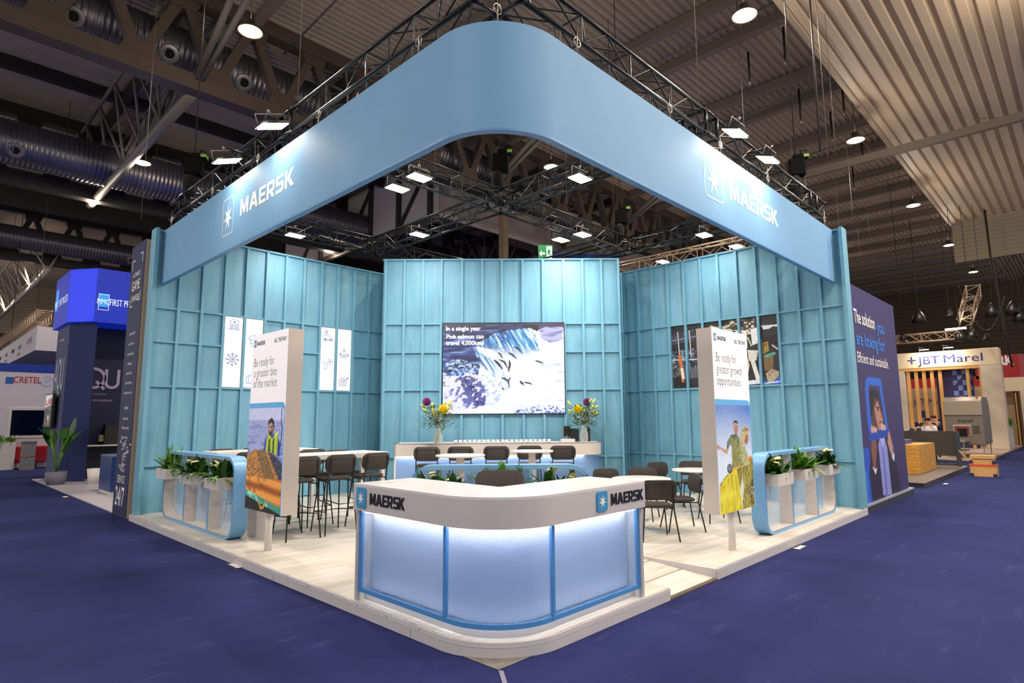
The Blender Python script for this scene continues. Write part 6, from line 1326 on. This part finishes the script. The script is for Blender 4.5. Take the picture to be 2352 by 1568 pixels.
# dark floored stand
t = thing('dark_stand_floor', 'low dark brown stand floor with grey edge, right of the purple wall', 'platform', (15.0, .05, 0)); MB().box(.0,7.1,.0,6,0,.11).build('dark_edge', MATS['base_dark'], t); MB().box(-.02,7.12,-.02,6,.11,.13).build('floor_sheet', mat('dark_floor','#5b5149',rough=.45,noise=.08,nscale=2), t)
t = thing('wooden_block_table', 'square block table of yellow wood on the dark stand floor', 'table', (17.9, .62, .13)); mb = MB(); mb.box(0,2.4,0,.66,0,.82); mb.build('wood_block', mat('yellow_wood','#c48f3c',rough=.5,noise=.35,nscale=3,stretch=(1,1,9)), t)
t = thing('dark_barrier', 'wide dark grey standing panel behind the wooden block table', 'panel', (22.0, .25, .13)); MB().box(0,.08,.05,1.9,.32,1.15).build('board', mat('barrier_grey','#37322f',rough=.6), t); MB().box(-.06,.14,-.06,.06,0,1.15).build('end_post', MATS['base_dark'], t); MB().box(-.06,.14,1.84,1.94,0,1.15).build('end_post', MATS['base_dark'], t); MB().box(0,.08,.05,1.9,0,.06).build('bottom_bar', MATS['base_dark'], t)
t = thing('machine_cluster', 'steel food machine with a grey control box at the left, just beside the purple wall', 'machine', (21.0, 2.0, .13)); st = mat('brushed_steel','#9b9690',rough=.35,metal=.6)
MB().box(0,.9,0,.9,.75,.82).build('work_top', st, t); MB().box(0.05,.10,.05,.10,0,.75).build('leg', st, t); MB().box(.8,.85,.05,.10,0,.75).build('leg', st, t); MB().box(.2,.7,.3,.7,.82,1.35).build('body', st, t, bevel=.02); MB().box(.1,.5,.1,.5,1.45,1.85).build('control_box', mat('control_grey','#6b6661',rough=.5), t); MB().box(.28,.34,.28,.34,.82,1.45).build('mast', st, t); MB().box(.52,.56,.15,.42,1.5,1.8).build('display', wglow, t)
t = thing('marel_table', 'low blue and steel conveyor end sticking out beside the purple wall', 'conveyor', (17.6, 1.05, .13)); MB().box(0,1.8,0,.35,.86,.94).build('belt', st, t); MB().box(0,1.8,-.01,.0,.78,.94).build('blue_side', mat('mblue','#2c3f86',rough=.4), t); MB().box(.1,.16,.1,.16,0,.86).build('leg', st, t); MB().box(1.6,1.66,.1,.16,0,.86).build('leg', st, t)
t = thing('white_chair', 'white plastic chair between the machine and the dark panel', 'chair', (21.8, 2.1, .13)); MB().box(0,.42,0,.42,.44,.47).build('seat', white, t); MB().box(.38,.42,.0,.42,.47,.85).build('backrest', white, t, bevel=.015)
for a in (0.02,.37):
    for b in (.02,.37): MB().box(a,a+.03,b,b+.03,0,.44).build('leg', white, t)
# cream stand with JBT Marel header, facing the aisle
cream_w = mat('cream_header','#e6d3b4',rough=.55); oak = mat('oak_slat','#d8a35c',rough=.5,noise=.12,nscale=3,stretch=(4,4,.4)); XJ = 36.5
t = thing('cream_stand_gate', 'cream coloured stand front with JBT Marel header, oak slats and a thick right column', 'stand front', (XJ, .12, .1)); Q = Vector(t.location)
MB().box(0,.9,0,6,4.33,5.22).build('header', cream_w, t, bevel=.03); MB().box(.02,.9,.02,6,4.20,4.33).build('oak_rail', oak, t); MB().box(0,.9,0,.85,0,4.33).build('right_column', mat('cream_column','#d9c9b4',rough=.6), t)
for y in (.75,1.30): MB().box(.1,.3,y-.07+.12,y+.07+.12,0,4.2).build('oak_post', oak, t)
for y in (2.55,2.92,3.29,3.66,4.03): MB().box(.1,.3,y,y+.16,0,4.2).build('oak_slat', oak, t)
MB().box(0,.3,4.25,5.2,0,4.2).build('left_panel', mat('cream_side','#cfc4b8',rough=.6), t)
MB().box(.55,.65,1.25,2.9,0,4.2).build('navy_panel', mat('jbt_navy','#3a3766',rough=.6), t)
nb = mat('jbt_navy_ink','#3a3f86',rough=.9,spec=.05)
def J(px, py): return onx(px, py, XJ)-Q
A, B = J(2108,834), J(2158,830); textline('JBT', Vector((-.006, A.y, 4.55)), -Y, A.y-B.y, .42, nb, t, .005, 'raised_lettering', 0); A, B = J(2168,830), J(2257,824); textline('Marel', Vector((-.006, A.y, 4.57)), -Y, A.y-B.y, .42, nb, t, .005, 'raised_lettering', 0)
A = J(2093,825); strokes_m = [[(0,.5),(.35,.5)],[(.65,.5),(1,.5)],[(.5,0),(.5,.35)],[(.5,.65),(.5,1)]]; o = strokes(strokes_m, Vector((-.004, A.y+.16, 4.62)), -Y, .34, .07, t, 'cross_mark'); o.data.materials[0] = nb
lbm = mat('jbt_light_blue','#7f98e6',rough=.5)
for (k, j) in [(0,0),(2,0),(1,1),(3,1),(0,2),(2,2),(1,3),(3,3),(0,4),(2,4),(3,5),(1,5)]:
    mb = MB(); y = 1.30+.21*k; z = 2.5+.28*j; mb.box(.535,.548,y,y+.21,z,z+.27) if (k+j)%3 else mb.prism([(0,0)]+[(.21*math.sin(a),.27*(1-math.cos(a))) for a in [PI/2*q/6 for q in range(7)]]+[(0,.27)], (.54,y+.21,z), -Y, Z, (-.01,0,0)); mb.build('pattern_tile', lbm, t)
for k, s in enumerate(('Expand your','competitive edge','with flexible full-line')): textline(s, Vector((.53, 2.82, 2.62-.13*k-.2)), -Y, (.55,.8,.9)[k]*.9, .07, wink, t)
t = thing('inner_stand_wall', 'beige inner wall with blue pattern seen between the oak slats', 'wall', (41, 0, .1)); MB().box(0,.2,1.2,6.5,0,3.4).build('wall_body', mat('beige_wall','#b89c82',rough=.7), t); textline('JBT Marel', Vector((-.006,4.9,2.4)), -Y, 1.7, .35, nb, t)
for y, z in ((3.1,1.6),(4.2,1.6),(3.6,1.1),(4.7,.9),(2.6,.9),(3.1,.5),(4.2,.5)): MB().box(-.01,0,y,y+.35,z,z+.42).build('pattern_tile', nb, t)
# spotlights over the header
for k, (px, lab) in enumerate(((2122,'small spotlight lamp on a bracket over the left part of the cream header'),(2178,'small spotlight lamp on a bracket over the middle of the cream header'))):
    P = onx(px, 803-5*k, XJ-.35); tt = thing('header_spotlight', lab, 'spotlight', P, 0, 'spotlights over the cream header'); MB().box(-.12,.12,-.22,.22,0,.05).build('housing', MATS['flood_body'], tt); MB().box(-.1,.1,-.2,.2,-.01,0).build('lens', floodm, tt); mb = MB(); mb.tube([(0,0,.05),(.4,.3,.2),(.6,.3,-.2)], .02, 5); mb.build('bracket', MATS['flood_bracket'], tt)
    area('header_light', P+Vector((-.05,0,-.05)), (XJ, P.y, P.z-.8), .3, .4, 25, (1,.9,.75))
# big steel processing machine
t = thing('processing_machine', 'large grey steel food processing machine with rounded hood in front of the cream stand', 'machine', (28.6, .22, .1)); t.scale = (.9, .56, .88); Q = Vector(t.location); gm = mat('machine_grey','#877c70',rough=.4,metal=.35)
mb = MB(); prof = [(0,.55),(0,1.95),(.12,2.65),(.5,2.85),(2.2,2.85),(2.6,2.6),(2.8,1.9),(2.8,.55)]; mb.prism(prof, (0,2.35,0), X, Z, (0,-2.35,0)); mb.build('machine_body', gm, t, bevel=.03)
MB().box(-.02,.0,.0,2.35,1.93,1.97).build('hood_seam', mat('seam_dark','#3a3530',rough=.6), t); textline('marel', Vector((-.005, 1.55, 1.62)), -Y, .95, .16, ink, t, offset=.01)
MB().box(-.05,0,.75,1.9,.95,1.5).build('opening_surround', mat('steel_light','#aaa297',rough=.35,metal=.5), t, bevel=.02); MB().box(-.06,-.05,.85,1.75,1.0,1.42).build('red_lining', mat('red_lining','#8c2f2a',rough=.5), t); MB().box(-.065,-.06,1.0,1.6,.95,1.32).build('dark_opening', mat('black_hole','#050505'), t)
for k in range(5): MB().box(-.03,0,.25,.65,1.1+.08*k,1.13+.08*k).build('louvre', MATS['seam_dark'], t)
MB().box(-1.6,0,.9,1.7,.72,.80).build('outfeed_table', MATS['steel_light'], t)
for x, y in ((-1.55,.95),(-1.55,1.62),(.1,.1),(.1,2.2),(2.6,.1)): MB().box(x,x+.07,y,y+.07,0,.75).build('leg', MATS['steel_light'], t)
MB().box(-1.5,0,.95,1.62,.3,.34).build('lower_rail', MATS['steel_light'], t); mb = MB(); mb.lathe([(.05,0),(.07,.05),(.05,.1)], (.4,.3,2.75), 10); mb.build('warning_lamp', mat('red_lamp','#c04a44',rough=.4), t)
t = thing('stand_floor_far', 'beige floor of the cream stand in front of the steel machine', 'platform', (26.2, .0, 0)); MB().box(0,17,.0,8,0,.09).build('floor_sheet', mat('beige_floor','#a8968a',rough=.5), t); MB().box(-.02,17,-.03,8,.0,.05).build('dark_edge', MATS['base_dark'], t)
t = thing('tall_planter', 'tall white planter with a leafy plant right of the thick cream column', 'planter', (38.6, .15, .1)); MB().box(0,1,0,.55,0,1.15).build('planter_body', white, t); clump(t, 'foliage', lg, 70, (.4,.28,1.1), .3, .2, .6, .16, .8, (.2,1.5), 8)
t = thing('second_gate', 'cream portal with orange patterned strip farther right behind the planter', 'stand front', (42, -.6, .1)); MB().box(0,.5,.2,2.2,3.1,3.9).build('header', cream_w, t); MB().box(0,.5,.1,.45,0,3.1).build('column', MATS['cream_column'], t); MB().box(-.02,0,.55,.75,0,3.1).build('black_strip', black, t); MB().box(-.03,-.02,.62,.7,0,3.0).build('orange_strip', mat('orange_strip','#d08a2c',rough=.5), t); MB().box(.6,.7,.5,2.2,0,3.1).build('inner_wall', MATS['beige_wall'], t)
red = mat('red_banner','#a31620',rough=.6)
t = thing('red_hanging_banner', 'large red hanging banner with white letters RK behind the cream stand', 'banner', (52, 0, 5.5)); Q = Vector(t.location); A = onx(2290,868,52)-Q; B = onx(2338,812,52)-Q
MB().box(0,.2,B.y,A.y+1.2,A.z,B.z).build('banner_sheet', red, t); MB().box(0,.2,A.y+.2,A.y+7,A.z-1.3,A.z+.2).build('banner_sheet', red, t); textline('RK', Vector((-.01, (onx(2293,838,52)-Q).y, (onx(2293,838,52)-Q).z)), -Y, (onx(2293,838,52)-onx(2330,838,52)).y, .62, wink, t, .005, 'lettering', .04); MB().fbox(Vector((0,B.y,A.z)), Vector((3,-1.2,0)), Vector((.1,.1,0)), Z*(B.z-A.z)).build('side_sheet', mat('red_side','#b5404a',rough=.6), t)
textline('DENMARK', Vector((-.01, A.y+6.5, A.z-1.2)), -Y, 5.2, .55, wink, t, .005, 'lettering', .04)
# lighting truss with lamps over the cream stand
t = thing('silver_light_truss', 'silver lattice truss with black lamps above the cream stand', 'truss', (33, 0, 0)); tm = mat('silver_truss','#a8927c')
A = onx(2050,790,33); B = onx(2205,781,33); box_truss(Vector((0,A.y+.8,A.z)), Vector((0,B.y,A.z)), .35, .40, tm, t, base=0, r=.035, rd=.018, step=.5); box_truss(Vector((-2.6,B.y-1.0,A.z+1.6)), Vector((.2,B.y-.2,A.z+.5)), .5, .5, tm, t, base=0, r=.035, rd=.02, step=.5)
for k, (px, py, s) in enumerate(((2205,770,.55),(2235,765,.5),(2180,715,.4),(2265,775,.35),(2075,775,.3))):
    P = onx(px, py, 32.6); tt = thing('stage_lamp', 'black stage lamp on the silver truss, ' + ['left of the truss corner','under the truss corner','high above the truss corner','rightmost by the corner','far left beside the purple wall'][k], 'stage lamp', P, .3*k, 'black stage lamps over the cream stand'); MB().lathe([(s*.25,-s*.5),(s*.42,-s*.4),(s*.36,0),(s*.2,s*.35),(.05,s*.4)], n=14).build('lamp_body', black, tt); mb = MB(); mb.tube([(-s*.45,0,-.1),(-s*.45,0,s*.5),(s*.45,0,s*.5),(s*.45,0,-.1)], .03, 6); mb.tube([(0,0,s*.5),(0,0,14.04-P.z)], .012, 4); mb.build('yoke', black, tt)
P = onx(2198, 756, 32); t = thing('bar_light', 'thin bright light bar beside the truss corner', 'lamp', P); MB().box(-.1,.1,-.35,.45,0,.06).build('light_bar', floodm, t)
for k, (px, py, top) in enumerate(((2110,728,560),(2280,713,640),(2328,708,650),(2345,725,660))):
    P = onx(px, py, 40); tt = thing('hanging_speaker', 'small dark loudspeaker cluster hanging in front of the brown wall, ' + ['leftmost','left of the dark chain','right of the dark chain','at the right edge'][k], 'speaker', P, 0, 'hanging loudspeakers on the right'); mb = MB(); mb.lathe([(.38,-.35),(.34,0),(.18,.3),(.05,.45)], n=8); mb.build('speaker_body', black, tt); mb = MB(); mb.tube([(0,0,.4),(0,0,14.05-P.z)], .02, 4); mb.build('cable', steel_dark, tt)
t = thing('hanging_cable', 'thick dark chain hanging at the right edge in front of the brown wall', 'cable', onx(2320, 800, 34)); mb = MB(); mb.tube([(0,0,-.9),(0,.35,4.6),(0,.4,14.04-t.location.z)], .05, 6); mb.build('chain', steel_dark, t)
mb = MB(); P0 = onx(2200,655,34); P1 = onx(2308,680,34); Lp = [P0.lerp(P1, k/14)-Z*2.0*math.sin(PI*k/14) for k in range(15)]; mb.tube(Lp, .035, 5); tag(mb.build('sagging_cable', steel_dark), 'sagging dark cable high on the right before the brown wall', 'cable')
# cardboard crates on the carpet
t = thing('wooden_tool_crate', 'pile of light wooden crates with orange strip and dark corners standing on the blue carpet', 'crate', (19.6, -.95, 0)); cb = mat('crate_wood','#c79a62',rough=.6,noise=.08,nscale=4)
MB().box(0,.5,0,.62,0,.30).build('lower_crate', cb, t); MB().box(-.01,.51,-.01,.63,.30,.36).build('orange_strip', mat('orange_paint','#d0502a',rough=.5), t); MB().box(.02,.48,.04,.58,.36,.50).build('upper_crate', cb, t); MB().box(.0,.5,.02,.6,.52,.62).build('lid', cb, t)
for y in (-.012,.54):
    for z in (.0,.38): MB().box(-.015,.06,y,y+.09,z,z+.09).build('corner_guard', mat('guard_navy','#20204a',rough=.5), t)
mb = MB(); mb.bar((.1,.64,.42),(.1,.86,.75),.03); mb.build('open_handle', cb, t)
# floor power labels / small marks on carpet
for k, (px, py, lab) in enumerate(((541,1299,'small rectangular floor marker sticker on the carpet along the left platform edge'),(1838,1257,'small rectangular floor marker sticker on the carpet along the right platform edge'),(2172,1111,'small white scrap lying on the carpet by the dark stand'),(150,1141,'small white floor plate on the carpet by the pale stand floor'))):
    P = onz(px, py, .003); t = thing('floor_marker', lab, 'floor sticker', P, (PI/2, 0, 0, PI/2)[k]); MB().box(-.17,.17,-.055,.055,0,.004).build('sticker', mat('marker_dark','#4a4650',rough=.5), t)
    if k < 2:
        textline_m = MB()
        for j in range(6): textline_m.box(-.07+.035*j, -.045+.035*j, -.03, .035, .004, .0055)
        textline_m.box(-.14,-.09,-.04,.04,.004,.0055); textline_m.build('printed_number', wink, t)
    else: MB().box(-.12,.12,-.04,.04,.004,.006).build('white_patch', wink, t)
# ================================================================== PEOPLE (far, small)
def person(name, label, loc, rz, joints, radii, edges, skin, parts):
    t = thing('person', label, 'person', loc, rz); me = bpy.data.meshes.new('body'); me.from_pydata(joints, edges, []); o = bpy.data.objects.new('body', me); col.objects.link(o); o.parent = t; me.materials.append(skin)
    sk = o.modifiers.new('skin', 'SKIN'); 
    for v, r in zip(me.skin_vertices[0].data, radii): v.radius = (r, r)
    me.skin_vertices[0].data[0].use_root = True; sb = o.modifiers.new('sub', 'SUBSURF'); sb.levels = sb.render_levels = 2; sk.use_smooth_shade = True
    for nm, m, vs, rs in parts:
        MB().tube(vs, rs, 12).build(nm, m, t)
    return t
def stand_person(loc, rz, label, shirt, trouser, hairc, bend=0, arms='down'):
    hip = (0,0,.92); b = math.sin(bend); c = math.cos(bend)
    def up(y, z): return (0, y*c+z*b, .92+z*c-y*b)
    ch = up(0,.42); nk = up(0,.56); hd = up(.02,.70)
    hs = 1 if arms == 'down' else 0
    lh, rh = ((-.26,.10+.5*b,.85-.2*b) if hs else (-.12,.42,1.12)), ((.26,.10+.5*b,.85-.2*b) if hs else (.12,.42,1.12))
    le, re_ = ((-.25,-.02+.3*b,1.12-.1*b) if hs else (-.26,.12,1.12)), ((.25,-.02+.3*b,1.12-.1*b) if hs else (.26,.12,1.12))
    sx = .19
    J_ = [hip, (-.1,0,.88),(-.11,.02,.48),(-.11,0,.07),(-.11,.14,.04),(.1,0,.88),(.11,.02,.48),(.11,0,.07),(.11,.14,.04), up(0,.2), ch, nk, hd, (-sx,ch[1],ch[2]+.07), le, lh, (sx,ch[1],ch[2]+.07), re_, rh]
    for hnd, sg in ((lh,-1),(rh,1)):
        for k in range(4): J_.append((hnd[0]+sg*.005+(k-1.5)*.018, hnd[1]+.08-.006*abs(k-1.3), hnd[2]-.05))
        J_.append((hnd[0]-sg*.05, hnd[1]+.04, hnd[2]-.01))
    E_ = [(0,1),(1,2),(2,3),(3,4),(0,5),(5,6),(6,7),(7,8),(0,9),(9,10),(10,11),(11,12),(10,13),(13,14),(14,15),(10,16),(16,17),(17,18)]+[(15,19+k) for k in range(5)]+[(18,24+k) for k in range(5)]
    r_ = [.14,.09,.06,.045,.04,.09,.06,.045,.04,.14,.15,.055,.095,.06,.045,.03,.06,.045,.03]+[.009]*10
    skin = mat('skin_tone','#b98a72',rough=.6); sh = mat(*shirt, rough=.8); tr = mat(*trouser, rough=.8); hr = mat(*hairc, rough=.9)
    t = person('person', label, loc, rz, J_, r_, E_, skin, [
        ('shirt', sh, [up(0,-.04), up(0,.12), up(0,.34), up(0,.5)], [.165,.165,.19,.09]), ('sleeve', sh, [(-sx,ch[1],ch[2]+.07), le], [.085,.062]), ('sleeve', sh, [(sx,ch[1],ch[2]+.07), re_], [.085,.062]),
        ('forearm_sleeve', sh, [le, tuple(Vector(le).lerp(Vector(lh),.85))], [.062,.045]), ('forearm_sleeve', sh, [re_, tuple(Vector(re_).lerp(Vector(rh),.85))], [.062,.045]),
        ('trouser_leg', tr, [(-.08,0,.96),(-.11,.02,.48),(-.11,0,.10)], [.12,.085,.07]), ('trouser_leg', tr, [(.08,0,.96),(.11,.02,.48),(.11,0,.10)], [.12,.085,.07]),
        ('shoe', black, [(-.11,-.06,.05),(-.11,.05,.05),(-.11,.18,.035)], [.05,.055,.03]), ('shoe', black, [(.11,-.06,.05),(.11,.05,.05),(.11,.18,.035)], [.05,.055,.03])])
    H = Vector(hd); mb = MB(); N2 = 14; vs = []; 
    for i in range(7):
        th = PI/2*i/6; vs += [(H.x+.106*math.cos(th)*math.cos(2*PI*k/N2), H.y-.016+.112*math.cos(th)*math.sin(2*PI*k/N2), H.z+.055+.075*math.sin(th)+(.0 if math.sin(2*PI*k/N2) > 0 else -.06*math.cos(th))) for k in range(N2)]
    mb.add(vs, [(i*N2+k, i*N2+(k+1)%N2, (i+1)*N2+(k+1)%N2, (i+1)*N2+k) for i in range(6) for k in range(N2)], True); mb.build('hair', hr, t)
    fc = MB(); 
    for s in (-1,1): fc.lathe([(.003,0),(.007,.004),(.003,.008)], (H.x+s*.035, H.y+.094, H.z+.005), 8)
    fc.build('eyes', mat('eye_dark','#1c1512',rough=.4), t); MB().tube([(H.x, H.y+.09, H.z+.01),(H.x, H.y+.118, H.z-.03),(H.x, H.y+.09, H.z-.04)], [.01,.016,.01], 8).build('nose', skin, t); MB().tube([(H.x-.03, H.y+.088, H.z-.06),(H.x, H.y+.098, H.z-.062),(H.x+.03, H.y+.088, H.z-.06)], .006, 6).build('mouth', mat('lip_tone','#8a4f44',rough=.6), t)
    for s in (-1,1): MB().tube([(H.x+s*.098, H.y, H.z-.03),(H.x+s*.108, H.y-.01, H.z+.0),(H.x+s*.098, H.y, H.z+.03)], .012, 6).build('ear', skin, t)
    return t
P = onx(2140, 1045, 25.5); stand_person((25.5, P.y, .0), PI/2-.2, 'person with short brown hair in a white shirt behind the dark panel', ('white_shirt','#d9d4d2'), ('dark_trouser','#17161a'), ('brown_hair','#3a2618'), .1)
P = onx(2092, 1045, 24.6); stand_person((24.6, P.y, .0), -PI/2-.9, 'person in black clothes bending over the machine beside the purple wall, seen from behind', ('black_shirt','#141a1c'), ('black_trouser','#101013'), ('black_hair','#14100e'), .75, 'front')
P = onx(2150, 1045, 30.5); stand_person((27.8, onx(2152,1045,27.8).y, .09), PI/2, 'person with reddish face standing far back between the oak slats', ('navy_shirt','#1c2238'), ('navy_trouser','#141828'), ('red_brown_hair','#5a2a1c'), 0)
for o in bpy.data.objects:
    if '_used' in o: del o['_used']
